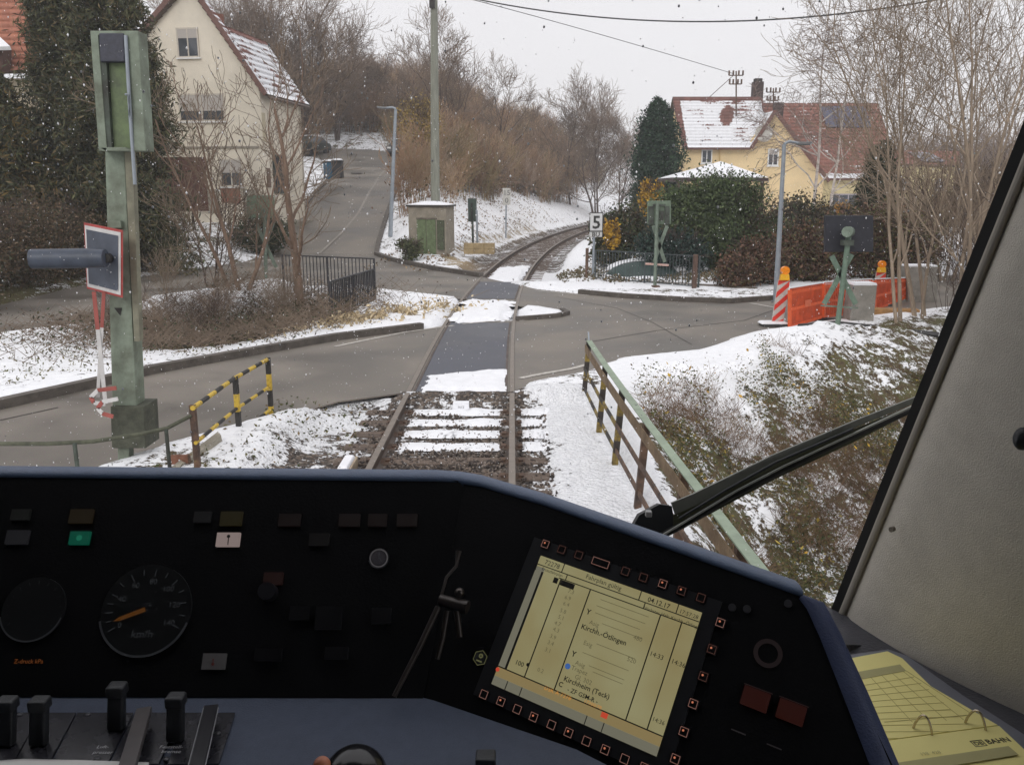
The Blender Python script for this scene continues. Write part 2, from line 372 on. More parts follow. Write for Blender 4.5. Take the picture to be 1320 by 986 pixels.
snow = np.where((D > .9) & (D < 2.2) & (Yg > 6.5) & (Yg < 11.9), .60 + .2 * smooth(D, 1.1, 1.5), snow)
snow = np.where((D < -1.05) & (D > -2.2) & (Yg > 9.2) & (Yg < 11.9), .62, snow)
straw = np.exp(-(((X + 2.9) / .9) ** 2 + ((Yg - 18.9 - (X + 2.9) * .9) / .8) ** 2)) + .8 * np.exp(-(((X + 2.2) / .8) ** 2 + ((Yg - 33) / 2.2) ** 2)) + .6 * np.exp(-((D + 2.6) / .6) ** 2) * (Yg > 36) * (Yg < 60)
snow = snow - .30 * straw
cols = np.stack([snow, grav, np.clip(straw, 0, 1)], -1).reshape(-1, 3)
ny, nx = X.shape; idx = np.arange(nx * ny).reshape(ny, nx)
Fq = np.stack([idx[:-1, :-1], idx[:-1, 1:], idx[1:, 1:], idx[1:, :-1]], -1).reshape(-1, 4)
me = np_mesh('ground', np.stack([X, Yg, Z], -1).reshape(-1, 3), Fq, cols, smooth_=True)
def ground_material():
    m = bpy.data.materials.new('ground_cover'); m.use_nodes = True; t = m.node_tree; b = t.nodes['Principled BSDF']; N = t.nodes.new; LK = t.links.new
    tc = N('ShaderNodeTexCoord'); at = N('ShaderNodeAttribute'); at.attribute_name = 'Col'; sx = N('ShaderNodeSeparateColor'); LK(at.outputs['Color'], sx.inputs[0])
    def noise(s, d=6, r=.6):
        n = N('ShaderNodeTexNoise'); n.inputs['Scale'].default_value = s; n.inputs['Detail'].default_value = d; n.inputs['Roughness'].default_value = r; LK(tc.outputs['Object'], n.inputs['Vector']); return n.outputs['Fac']
    def math_(op, a, b_=None, c=None):
        n = N('ShaderNodeMath'); n.operation = op
        for i, v in enumerate((a, b_, c)):
            if v is None: continue
            if isinstance(v, (int, float)): n.inputs[i].default_value = v
            else: LK(v, n.inputs[i])
        return n.outputs[0]
    def ramp(f, stops):
        r = N('ShaderNodeValToRGB'); e = r.color_ramp.elements
        while len(e) < len(stops): e.new(.5)
        for i, (p, c) in enumerate(stops): e[i].position = p; e[i].color = (*c, 1)
        LK(f, r.inputs[0]); return r.outputs[0]
    def mix(f, a, b_):
        n = N('ShaderNodeMix'); n.data_type = 'RGBA'; LK(f, n.inputs['Factor']); LK(a, n.inputs[6]); LK(b_, n.inputs[7]); return n.outputs[2]
    n1 = noise(1.3, 8, .7); n2 = noise(9, 5, .7); n3 = noise(35, 3)
    g = ramp(n2, [(.3, lin((52, 46, 38))), (.45, lin((92, 78, 58))), (.55, lin((84, 88, 52))), (.7, lin((140, 122, 90)))])
    vo = N('ShaderNodeTexVoronoi'); vo.inputs['Scale'].default_value = 26; LK(tc.outputs['Object'], vo.inputs['Vector'])
    vb = N('ShaderNodeSeparateColor'); LK(vo.outputs['Color'], vb.inputs[0])
    st = ramp(vb.outputs[0], [(0, lin((52, 48, 46))), (.5, lin((92, 84, 78))), (.8, lin((112, 98, 86))), (1, lin((146, 138, 130)))])
    straw_c = ramp(n3, [(.3, lin((150, 126, 92))), (.7, lin((206, 184, 146)))])
    base = mix(sx.outputs[1], g, st); base = mix(sx.outputs[2], base, straw_c)
    # snow mask
    mm = math_('ADD', math_('MULTIPLY', math_('SUBTRACT', n1, .5), 1.15), math_('MULTIPLY', math_('SUBTRACT', n2, .5), .95))
    mm = math_('ADD', mm, math_('MULTIPLY', math_('SUBTRACT', n3, .5), .35))
    mr = N('ShaderNodeMapRange'); mr.interpolation_type = 'SMOOTHSTEP'; mr.inputs['From Min'].default_value = .49; mr.inputs['From Max'].default_value = .56; LK(math_('ADD', mm, sx.outputs[0]), mr.inputs['Value'])
    sn = ramp(n2, [(.3, (.80, .81, .84)), (.6, (.90, .91, .93))])
    LK(mix(mr.outputs[0], base, sn), b.inputs['Base Color'])
    b.inputs['Roughness'].default_value = .8; b.inputs['Specular IOR Level'].default_value = .25
    h = math_('ADD', math_('MULTIPLY', mr.outputs[0], 1.0), math_('ADD', math_('MULTIPLY', n2, .8), math_('MULTIPLY', math_('MULTIPLY', vo.outputs['Distance'], sx.outputs[1]), -1.6)))
    bp = N('ShaderNodeBump'); bp.inputs['Strength'].default_value = .7; bp.inputs['Distance'].default_value = .04; LK(h, bp.inputs['Height']); LK(bp.outputs[0], b.inputs['Normal'])
    return m
gm = ground_material()
props(link('ground', me, gm), kind='structure')

def asphalt(name, c1, c2, rough=.62):
    m = bpy.data.materials.new(name); m.use_nodes = True; t = m.node_tree; b = t.nodes['Principled BSDF']; N = t.nodes.new; LK = t.links.new
    tc = N('ShaderNodeTexCoord')
    n1 = N('ShaderNodeTexNoise'); n1.inputs['Scale'].default_value = .5; n1.inputs['Detail'].default_value = 7; LK(tc.outputs['Object'], n1.inputs['Vector'])
    n2 = N('ShaderNodeTexNoise'); n2.inputs['Scale'].default_value = 90; n2.inputs['Detail'].default_value = 2; LK(tc.outputs['Object'], n2.inputs['Vector'])
    r = N('ShaderNodeValToRGB'); r.color_ramp.elements[0].position = .38; r.color_ramp.elements[1].position = .62; r.color_ramp.elements[0].color = (*c1, 1); r.color_ramp.elements[1].color = (*c2, 1); LK(n1.outputs['Fac'], r.inputs[0])
    mx = N('ShaderNodeMix'); mx.data_type = 'RGBA'; mx.blend_type = 'OVERLAY'; mx.inputs['Factor'].default_value = .55; LK(r.outputs[0], mx.inputs[6]); LK(n2.outputs['Color'], mx.inputs[7]); 
    LK(mx.outputs[2], b.inputs['Base Color'])
    r2 = N('ShaderNodeMapRange'); r2.inputs['From Min'].default_value = .35; r2.inputs['From Max'].default_value = .65; r2.inputs['To Min'].default_value = rough - .2; r2.inputs['To Max'].default_value = rough + .12; LK(n1.outputs['Fac'], r2.inputs['Value']); LK(r2.outputs[0], b.inputs['Roughness'])
    bp = N('ShaderNodeBump'); bp.inputs['Strength'].default_value = .3; bp.inputs['Distance'].default_value = .004; LK(n2.outputs['Fac'], bp.inputs['Height']); LK(bp.outputs[0], b.inputs['Normal'])
    return m
ASPH = asphalt('asphalt', lin((90, 85, 78)), lin((124, 117, 108)))
ASPD = asphalt('deck_asphalt', lin((66, 68, 76)), lin((84, 86, 94)), .6)
def flat(name, poly, z, m, kind='structure', th=.02):
    mb = MB(); mb.slab([(p[0], p[1], z) for p in poly], (0, 0, 1), th); o = mb.build(name, m)
    import bmesh
    bm = bmesh.new(); bm.from_mesh(o.data); bmesh.ops.triangulate(bm, faces=[f for f in bm.faces if len(f.verts) > 4]); bmesh.ops.recalc_face_normals(bm, faces=bm.faces); bm.to_mesh(o.data); bm.free()
    return props(o, kind=kind)
flat('main_road', ROAD, 0.0, ASPH)
mb = MB(); n = len(UP); fs = []
vs = [(u[0], u[2], u[3] + .004) for u in UP] + [(u[1], u[2], u[3] + .004) for u in UP]
mb.add(vs, [(i, i + n, i + n + 1, i + 1) for i in range(n - 1)]); o = mb.build('side_road', ASPH); props(o, kind='structure')
# painted lines
def strip(mb, pts, wd, z=.008):
    pts = [Vector((p[0], p[1], (p[2] if len(p) > 2 else 0) + z)) for p in pts]; vs = []
    for i, p in enumerate(pts):
        d = pts[min(i + 1, len(pts) - 1)] - pts[max(i - 1, 0)]; nn = Vector((-d.y, d.x, 0)).normalized(); vs += [p + nn * wd / 2, p - nn * wd / 2]
    mb.add(vs, [(2 * i, 2 * i + 1, 2 * i + 3, 2 * i + 2) for i in range(len(pts) - 1)])
WORN = mat('worn_road_paint', lin((206, 202, 194)), .7, .3, 14, col2=lin((150, 144, 136)))
mb = MB()
strip(mb, [G(432, 447), G(470, 439), G(520, 429), G(560, 423), G(585, 420)], .09)
strip(mb, [G(596, 418), G(630, 415), G(656, 413)], .08, .012)
strip(mb, [G(670, 414), G(700, 409), G(722, 406)], .08)
strip(mb, [G(670, 488), G(700, 482), G(735, 476), G(758, 470)], .10)
strip(mb, [G(967, 391), G(1000, 397), G(1012, 399)], .10)
strip(mb, [G(378, 328), G(410, 327)], .25)
strip(mb, [G(320, 338), G(352, 335)], .25)
strip(mb, [G(690, 374.5), G(720, 377.5), G(760, 381.5)], .08)
props(mb.build('road_markings', WORN), kind='structure')
mb = MB(); seam = [(-8.7, 38.2, .05), (-8.4, 42, .80), (-8.3, 46, 1.6), (-8.7, 52, 2.6), (-9.2, 60, 3.8), (-9.5, 66, 4.56)]
strip(mb, seam, .12, .012); props(mb.build('road_seam', mat('dry_tar_seam', lin((142, 136, 128)), .8, .2, 4)), kind='structure')
mb = MB(); strip(mb, [(-9.5, 6.9), (-7.9, 8.3), (-6.6, 10.1), (-6.1, 10.9)], .03, .006); strip(mb, [(1.4, 15.8), (3.0, 17.2), (5.2, 18.6), (6.6, 20.6)], .025, .006); strip(mb, [(1.2, 22.9), (2.6, 20.6), (3.1, 18.3), (3.4, 15.6)], .02, .006); strip(mb, [(-5.4, 32.5), (-7.4, 30.6), (-9.6, 30.1)], .04, .006); props(mb.build('road_cracks', mat('bitumen', lin((62, 58, 54)), .6, .3, 9)), kind='structure')
mb = MB()
for (a, b_) in [((455, 228), (466, 226)), ((468, 231), (476, 229))]: pass
mb.box((-11.0, 61.0, 4.0), (.7, .5, .03)); props(mb.build('drain_cover', mat('cast_iron', (.05, .05, .05), .6, .3, 20)), 'dark iron drain cover in the uphill side road beside the bins', 'drain cover')
# kerbs
KERB = mat('kerb_stone', lin((92, 86, 80)), .85, .35, 5, .5, 30)
def kerb(name, pts, hgt=.12, wd=.14, z0=-.05):
    mb = MB(); P_ = [Vector((p[0], p[1], p[2] if len(p) > 2 else 0)) for p in pts]; vs = []
    for i, p in enumerate(P_):
        d = P_[min(i + 1, len(P_) - 1)] - P_[max(i - 1, 0)]; nn = Vector((-d.y, d.x, 0)).normalized() * wd / 2
        vs += [p + nn + Vector((0, 0, z0)), p - nn + Vector((0, 0, z0)), p - nn + Vector((0, 0, hgt)), p + nn + Vector((0, 0, hgt))]
    fs = []
    for i in range(len(P_) - 1):
        a = 4 * i; b_ = a + 4
        for k in range(4): fs.append((a + k, a + (k + 1) % 4, b_ + (k + 1) % 4, b_ + k))
    mb.add(vs, fs + [(0, 1, 2, 3), tuple(range(len(vs) - 4, len(vs)))[::-1]])
    o = mb.build(name, KERB); recalc(o); return props(o, kind='structure')
kerb('kerb', [(-8.6, 7), (-7.1, 10.4), (-6.4, 11.75), (-5.72, 13.1), (-4.85, 14.3), (-3.45, 16.1), (-1.9, 17.45)], .13, .16)
kerb('kerb', [(0.1, 18.6), (0.6, 18.85), (1.05, 19.1), (1.3, 19.5), (1.2, 20.0)], .09, .12)
kerb('kerb', [(1.9, 23.6), (2.97, 22.7), (4.5, 21.9), (5.65, 21.6), (7.1, 22.3), (9, 23.6), (14, 28)], .12, .15)
kerb('kerb', [(-1.04, 28.28), (-2.84, 30.8), (-4.87, 34.6), (-6.1, 38.0), (-6.3, 40, .38), (-6.5, 43, 1.0), (-6.7, 46, 1.6), (-7.1, 52, 2.6), (-7.8, 60, 3.8), (-8.4, 67, 4.7)], .14, .2)
kerb('kerb', [(-11.1, 38.0, 0), (-11.15, 40, .38), (-11.25, 43, 1.0), (-11.4, 46, 1.6), (-12.0, 52, 2.6), (-12.4, 60, 3.8), (-13.2, 67, 4.7)], .12, .2)
# road deck between the rails
def deck(y0, y1, name):
    ys = np.linspace(y0, y1, 8); a = [trk(y, -.66) for y in ys]; b_ = [trk(y, .66) for y in ys]
    flat(name, [(p.x, p.y) for p in b_] + [(p.x, p.y) for p in a[::-1]], .006, ASPD, th=.2 if y0 < 12 else .02)
deck(11.78, 18.25, 'crossing_deck'); deck(22.4, 26.6, 'crossing_deck')
mb = MB()   # open flangeway gap on the island
for o_ in (-1.0, ): pass
# ------------------------------------------------------------------ rails
RAILM = mat('rail_steel', lin((92, 78, 68)), .6, .3, 3, .2, 20, metal=.1, col2=lin((62, 50, 44)))
RAILT = mat('rail_running_top', lin((128, 118, 108)), .45, .15, 8, metal=.4)
prof = [(-.07, -.172), (.07, -.172), (.07, -.16), (.012, -.14), (.01, -.05), (.036, -.035), (.036, -.004), (.03, .0), (-.03, .0), (-.036, -.004), (-.036, -.035), (-.01, -.05), (-.012, -.14), (-.07, -.16)]
def rail(off, label):
    ys = list(np.arange(-3, 14, 1.0)) + list(np.arange(14, 80, .8)) + list(np.arange(80, 120, 2.5)); vs = []; k = len(prof)
    for y in ys:
        p = trk(y, off); s = float(sl(y)); q = Vector((1, -s, 0)).normalized()
        vs += [p + q * a + Vector((0, 0, .016 + b_)) for a, b_ in prof]
    mb = MB(); n = len(ys)
    for i in range(n - 1):
        for j in range(k): mb.add([], [])
    fs = [(i * k + j, i * k + (j + 1) % k, (i + 1) * k + (j + 1) % k, (i + 1) * k + j) for i in range(n - 1) for j in range(k)]
    mb.v = [tuple(v) for v in vs]; mb.f = fs; mb.m = [1 if (j in (6, 7, 8)) else 0 for i in range(n - 1) for j in range(k)]; mb.sm = [False] * len(fs)
    o = mb.build('rail', [RAILM, RAILT]); recalc(o); props(o, label, 'rail', 'rails of the single track')
rail(-.75, 'left rail of the curving track, nearer the yellow and black railing'); rail(.75, 'right rail of the curving track, straight ahead beside the snowy walkway')
# check rails (flangeway) in the crossings
def guard(off, y0, y1, label):
    mb = MB(); ys = np.linspace(y0, y1, 10); pts = [trk(y, off) + Vector((0, 0, -.02)) for y in ys]
    for a, b_ in zip(pts[:-1], pts[1:]): mb.bar(a, b_, .035, .07)
    props(mb.build('check_rail', RAILM), label, 'check rail', 'check rails in the crossing')
guard(.665, 11.7, 18.3, 'check rail inside the right rail through the nearer road'); guard(-.665, 11.7, 18.3, 'check rail inside the left rail through the nearer road')
guard(.665, 22.3, 26.7, 'check rail inside the right rail through the farther road'); guard(-.665, 22.3, 26.7, 'check rail inside the left rail through the farther road')
# ------------------------------------------------------------------ sleepers
SLP = mat('sleeper_wood', lin((104, 90, 80)), .9, .4, 3, .5, 18, stretch=(.4, 4, 4))
def sleeper(snowy):
    t = thing('sleeper', 'wooden sleeper', 'sleeper')
    MB().box((0, 0, -.20), (2.5, .24, .12)).build('beam', SLP, t, local=True)
    for s in (-.75, .75): MB().box((s, 0, -.146), (.3, .16, .02)).box((s - .1, 0, -.13), (.05, .1, .03)).box((s + .1, 0, -.13), (.05, .1, .03)).build('base_plate', RUST, t, local=True)
    if snowy:
        n = 40; k = 6; vs = []; rg = np.random.RandomState(snowy)
        for i in range(n + 1):
            x = -.62 + 1.24 * i / n; ed = min(i, n - i) / 4; e = min(1, ed) ; wv = float(fbm(np.array([x * 1.0 + snowy * 9]), np.array([snowy * 3.3]), 2.5, 3)[0])
            for j in range(k + 1):
                v = j / k * 2 - 1; hh = max(0, 1 - v * v) ** .5 * e
                vs.append((x + .02 * rg.randn(), v * (.175 + .09 * wv) + .02 * wv, -.142 + (.022 + .05 * wv) * hh))
        o = MB().add(vs, [(i * (k + 1) + j, (i + 1) * (k + 1) + j, (i + 1) * (k + 1) + j + 1, i * (k + 1) + j + 1) for i in range(n) for j in range(k)], 0, True).build('snow', SNOW, t, local=True)
        vs2 = [(v[0] * .42 + 1.13, v[1] * 1.1, v[2] + .004) for v in vs]
        MB().add(vs2, [(i * (k + 1) + j, (i + 1) * (k + 1) + j, (i + 1) * (k + 1) + j + 1, i * (k + 1) + j + 1) for i in range(n) for j in range(k)], 0, True).build('snow', SNOW, t, local=True)
    return t
ORD = ['first', 'second', 'third', 'fourth', 'fifth', 'sixth', 'seventh']
proto = sleeper(0); yy = 7.2; i = 0
nears = [11.15, 10.62, 10.09, 9.56, 9.03, 8.5, 7.95, 7.39, 6.81, 6.23]
for j, y in enumerate(nears):
    t = sleeper(3 + j) if j < 4 else (proto if j == 4 else copy_tree(proto))
    c = trk(y, 0); t.location = (c.x, c.y, .01); t['group'] = 'sleepers under the track'
    t['label'] = ('snow-capped sleeper, %s in front of the crossing deck' % ORD[j]) if j < 4 else 'bare brown sleeper in the ballast nearest the cab'
y = 27.1; j = 0
while y < 78:
    t = copy_tree(proto); c = trk(y, 0); t.location = (c.x, c.y, .01); t.rotation_euler = (0, 0, -math.atan(float(sl(y)))); t['label'] = 'wooden sleeper in the curve beyond the crossing'; y += .6
# end deflector of the deck
t = thing('deflector_plate', 'grey green trapezoid plate with a snowy box at the end of the crossing deck', 'deflector', (-.72, 11.72, -.2))
MB().slab([(-1.02, 11.70, -.02), (-.42, 11.70, -.02), (-.55, 11.36, -.17), (-.88, 11.36, -.17)], (0, -.4, 1), .02).build('plate', mat('grey_plate', lin((120, 124, 112)), .6, .25, 12), t)
MB().box((-.715, 11.40, -.1), (.24, .16, .1), taper=.92).build('box', SNOW, t)
mb = MB(); text_mb(mb, '1612', (-.715, 11.314, -.1), (1, 0, 0), (0, 0, 1), .045, center=True); mb.build('number', mat('faded_ink', lin((120, 122, 120)), .8), t)
for x in (-1.1, -.2): MB().ring((x, 11.56, -.08), .02, .045, (0, -1, 0), (1, 0, 0)).build('bolt_ring', GALV, t)
# snow lying on the deck end and on the island
def snow_patch(name, pts_fn, n=40, k=40, label=None, seed=0, th=.03, edge=.16, parent=None):
    # a thin sheet of snow over a warped quad with a ragged outline
    u, v = np.meshgrid(np.linspace(0, 1, n), np.linspace(0, 1, k)); a, b_, c, d = [np.array(q, float) for q in pts_fn]
    P_ = ((1 - u) * (1 - v))[..., None] * a + (u * (1 - v))[..., None] * b_ + (u * v)[..., None] * c + ((1 - u) * v)[..., None] * d
    e = np.minimum(np.minimum(u, 1 - u), np.minimum(v, 1 - v) * 1.0) / edge + fbm(P_[..., 0] + seed, P_[..., 1], 3.5, 4) * 2.6 - .15
    h = th * np.clip(e, -1, 1); P_[..., 2] += h + fbm(P_[..., 0], P_[..., 1] + seed, 2, 3) * .02 * (e > 0)
    idx = np.arange(n * k).reshape(k, n); Fq = np.stack([idx[:-1, :-1], idx[:-1, 1:], idx[1:, 1:], idx[1:, :-1]], -1).reshape(-1, 4)
    keep = (e.ravel()[Fq] > -.35).all(1)
    return link(name, np_mesh(name, P_.reshape(-1, 3), Fq[keep], smooth_=True), SNOW, parent)
o = snow_patch('snow_patch', [(-1.37, 11.76, .016), (-.08, 11.76, .016), (-.08, 13.35, .012), (-1.37, 12.9, .012)], seed=4, edge=.14); props(o, kind='stuff')
o = snow_patch('snow_patch', [(-1.5, 18.45, .0), (-.12, 18.45, .0), (0.1, 20.0, .0), (-1.38, 20.0, .0)], seed=9, edge=.12, th=.05); props(o, kind='stuff')
o = snow_patch('snow_patch', [(-1.45, 21.3, .0), (.15, 20.9, .0), (.2, 21.9, .0), (-1.3, 22.3, .0)], seed=19, edge=.2, th=.05); props(o, kind='stuff')
o = snow_patch('snow_patch', [trk(26.9, -.6) - Vector((0, 0, .1)), trk(26.9, .6) - Vector((0, 0, .1)), trk(33.5, .6) - Vector((0, 0, .1)), trk(32.5, -.6) - Vector((0, 0, .1))], seed=29, edge=.1, th=.08); props(o, kind='stuff')

# ================================================================== STREET FURNITURE, SIGNALS, FENCES
def W(px, py, y): return AT(px, py, y)
# ---- big relay-signal mast on the left
t = thing('signal_mast', 'tall weathered green signal mast with an open case on top at the left roadside', 'signal mast', (-3.83, 8.5, 0))
yM = 8.5
def col(mb, x0t, x1t, yt, x0b, x1b, yb, yy, dep, mi=0):
    a = W(x0t, yt, yy); b_ = W(x1t, yt, yy); c = W(x0b, yb, yy); d = W(x1b, yb, yy)
    vs = [c, d, d + Vector((0, dep, 0)), c + Vector((0, dep, 0)), a, b_, b_ + Vector((0, dep, 0)), a + Vector((0, dep, 0))]
    return mb.add(vs, [(0, 3, 2, 1), (4, 5, 6, 7), (0, 1, 5, 4), (1, 2, 6, 5), (2, 3, 7, 6), (3, 0, 4, 7)], mi)
GW = mat('weathered_green', lin((134, 146, 130)), .7, .3, 3.5, .3, 25, col2=lin((98, 104, 90)), lo=.38, hi=.62, detail=9)
GWD = mat('weathered_green_dark', lin((82, 92, 82)), .75, .35, 3.5, .3, 25, col2=lin((46, 44, 40)), detail=9)
mb = MB(); col(mb, 135, 160, 188, 145, 176, 530, yM, .22); mb.build('column', GW, t, bevel=.008)
mb = MB(); col(mb, 160, 170, 188, 173, 180, 440, yM - .03, .09); mb.build('cable_duct', mat('duct_grey', lin((128, 126, 108)), .7, .3, 5), t)
mb = MB(); col(mb, 142, 185, 524, 144, 188, 578, yM - .05, .36); mb.build('foot_box', mat('foot_box_metal', lin((72, 74, 62)), .8, .4, 9, .5, 40), t, bevel=.01)
mb = MB(); col(mb, 152, 166, 572, 152, 166, 606, yM, .12); mb.build('foot', GW, t)
mb = MB(); col(mb, 116, 126, 40, 127, 138, 195, yM - .18, .2); col(mb, 160, 178, 40, 170, 188, 195, yM - .18, .2); col(mb, 124, 162, 40, 125, 162, 46, yM - .18, .2); col(mb, 126, 160, 190, 136, 172, 195, yM - .18, .2)
mb.build('case_flange', GW, t, bevel=.006)
mb = MB(); col(mb, 124, 163, 44, 135, 171, 192, yM - .12, .02); mb.build('case_back', mat('moss_green', lin((112, 128, 92)), .8, .4, 5, .3, 20, col2=lin((86, 94, 76))), t)
mb = MB(); col(mb, 127, 159, 43, 129, 161, 80, yM - .2, .12); mb.build('lamp_hood', mat('hood_black', lin((52, 54, 66)), .5, .3, 20, .2, 50), t, bevel=.01)
mb = MB(); col(mb, 128, 137, 80, 139, 144, 190, yM - .17, .05); mb.build('inner_rail', GWD, t)
mb = MB(); mb.tube([W(162, 46, yM - .2), W(168, 150, yM - .2), W(174, 238, yM - .15)], .018, 8); mb.tube([W(162, 122, yM - .21), W(166, 122, yM - .24), W(167, 150, yM - .22)], .012, 6); mb.build('cable_pipe', GALV, t)
mb = MB(); col(mb, 141, 155, 285, 142, 156, 294, yM - .06, .05); mb.build('clamp', GW, t)
mb = MB(); mb.tube([W(180, 130, yM), W(196, 137, yM)], .01, 6); mb.build('bracket', GALV, t)
mb = MB(); mb.slab([W(147, 397, yM - .012), W(157, 397, yM - .012), W(155, 407, yM - .012)], (0, -1, 0), .004); mb.build('arrow_plate', BLACKP, t)
# ---- road warning light seen from the side
t = thing('crossing_light', 'red and white edged black warning light board with a long dark hood pointing left', 'crossing light', tuple(W(140, 330, 8.3)))
yb_ = 8.32
def quadboard(mb, pts, th, mi): mb.slab(pts, (.2, -1, 0), th, mi); return mb
o1 = [W(108, 287, 8.45), W(158, 297, 8.2), W(158, 384, 8.2), W(112, 372, 8.45)]
def inset(P_, k): c = sum((Vector(p) for p in P_), Vector()) / 4; return [c + (Vector(p) - c) * k for p in P_]
quadboard(MB(), o1, .02, 0).build('border', mat('faded_red', lin((168, 70, 66)), .6, .25, 6), t)
P2_ = [p + Vector((-.003, -.006, 0)) for p in inset(o1, .93)]; quadboard(MB(), P2_, .004, 0).build('white_border', mat('dirty_white', lin((204, 202, 200)), .6, .15, 7), t)
P3_ = [p + Vector((-.006, -.012, 0)) for p in inset(o1, .82)]; quadboard(MB(), P3_, .004, 0).build('backboard', mat('board_grey', lin((78, 84, 96)), .6, .25, 5), t)
mb = MB(); hp = [W(134, 333, 8.1), W(110, 333, 8.1), W(40, 334, 8.02)]; mb.tube(hp, [.085, .095, .092], 20, caps=False); mb.tube(hp, [.08, .09, .088], 20, caps=False); mb.tube([W(136, 333, 8.1), W(130, 333, 8.1)], .084, 20); mb.build('hood', mat('hood_blue_black', lin((58, 66, 80)), .45, .25, 8, .1, 50), t)
mb = MB(); mb.tube([W(134, 333, 8.1), W(148, 333, 8.45)], .05, 12); mb.build('lamp_body', BLACKP, t)
# st andrews cross edge-on below it
t = thing('crossing_sign', 'red and white crossing sign seen edge-on below the warning light', 'crossing sign', tuple(W(130, 450, 8.3)))
mb = MB()
def bars(mb, a, b_, k, w_, mis):
    a = Vector(a); b_ = Vector(b_)
    for i in range(k): mb.bar(a + (b_ - a) * i / k, a + (b_ - a) * (i + 1) / k, w_, .012, up=(.3, -1, 0), mi=mis[i % len(mis)])
RW = [mat('sign_red', lin((160, 84, 76)), .6, .2, 6), mat('dirty_white', (1, 1, 1))]
WG = mat('sign_white_side', lin((196, 194, 188)), .6, .2, 7); mbs = MB(); bars(mbs, W(121, 376, 8.3), W(136, 520, 8.25), 3, .038, [0, 1, 1]); mbs.build('arm', RW, t)
mbs = MB(); bars(mbs, W(134, 376, 8.3), W(126, 512, 8.3), 3, .032, [0, 1, 1]); mbs.build('arm', RW, t)
mbs = MB(); ring1 = [W(x, y, 8.25) for x, y in ((150, 500), (126, 503), (117, 512), (121, 519), (136, 521))]; 
for i in range(4): mbs.bar(ring1[i], ring1[i + 1], .012, .04, mi=i % 2)
ring2 = [W(x, y, 8.15) for x, y in ((152, 514), (132, 518), (126, 526), (132, 533), (146, 537))]
for i in range(4): mbs.bar(ring2[i], ring2[i + 1], .012, .04, mi=(i + 1) % 2)
mbs.build('tip', RW, t)
# ---- yellow and black railing left
YB = [YELLP, BLACKP]
def striped(mb, a, b_, r, n, ph=0, cuts=9):
    a = Vector(a); b_ = Vector(b_)
    for i in range(cuts): mb.tube([a + (b_ - a) * i / cuts, a + (b_ - a) * (i + 1) / cuts], r, 8, mi=(i + ph) % 2)
t = thing('safety_railing', 'yellow and black striped steel railing left of the track', 'railing', (-3.2, 9.4, 0))
posts = [((248, 522), (252, 618), 8.12, 1), ((303, 485), (308, 612), 9.47, 0), ((345, 461), (348, 542), 10.5, 0)]
for (a, b_, y, dk) in posts:
    mb = MB(); p = W(*a, y); q = W(b_[0], b_[1], y); q = Vector((p.x + .0, y, -.3)); n_ = 5
    for i in range(n_): mb.bar(p + (q - p) * i / n_, p + (q - p) * (i + 1) / n_, .055, .055, up=(0, 1, 0), mi=(1 if dk and i not in (2,) else (i + 1) % 2) if True else 0)
    mb.build('post', [YELLP, RUST if dk else BLACKP], t)
tops = [W(250, 525, 8.12), W(303, 487, 9.47), W(345, 463, 10.5)]
for dz, wd in ((0, .025), (-.36, .02), (-.66, .02)):
    for a, b_ in ((0, 1), (1, 2)):
        mb = MB(); striped(mb, tops[a] + Vector((0, -.04, dz)), tops[b_] + Vector((0, -.04, dz)), wd, 8, 0 if dz else 0, 5 if a else 6); mb.build('rail', YB, t)
# thin green pipe rail in the foreground
t = thing('pipe_railing', 'thin mossy green pipe railing crossing the lower left in front of the mast', 'railing', (-4.2, 7.4, 0))
pp = [W(-60, 574, 7.3), W(0, 572, 7.3), W(60, 572, 7.35), W(120, 569, 7.5), W(180, 560, 7.7), (W(215, 552, 7.9)), W(246, 536, 8.1)]
MB().tube(pp, .021, 8).build('pipe', mat('mossy_pipe', lin((84, 86, 70)), .8, .4, 12, .3, 50), t)
for x, y in ((96, 7.42), (214, 7.88)): p = W(x, 571 if x < 100 else 553, y); MB().tube([p, (p.x, p.y, -.2)], .02, 8).build('post', GWD, t)
# boards and block beside the track
t = MB(); t.slab([W(206, 613, 7.9), W(213, 616, 7.9), W(285, 561, 8.9), W(281, 556, 8.9)], (0, -.3, 1), .2); props(t.build('concrete_kerb_slab', mat('old_concrete', lin((158, 152, 138)), .85, .3, 7, .4, 30)), 'pale concrete edge slab behind the dark railing post', 'slab')
t = MB(); t.box((-3.42, 8.25, .02), (.19, .03, .34), rz=.1, mi=0); t.box((-3.42 + .09, 8.25, .02), (.02, .04, .35), rz=.1, mi=1); props(t.build('rusty_plate', [mat('rust_red', lin((128, 88, 70)), .8, .35, 9, .3, 30), RUST]), 'small rusty brown plate standing at the foot of the mast', 'plate')
t = thing('marker_block', 'short pale wooden block with snow on its top beside the left rail', 'block', (-1.78, 8.55, -.1))
MB().box((0, 0, .0), (.15, .62, .16)).build('block', mat('pale_wood', lin((172, 156, 134)), .8, .25, 6), t, local=True, bevel=.006)
MB().box((0, .02, .1), (.12, .5, .05), taper=.8).build('snow', SNOW, t, local=True, bevel=.015)
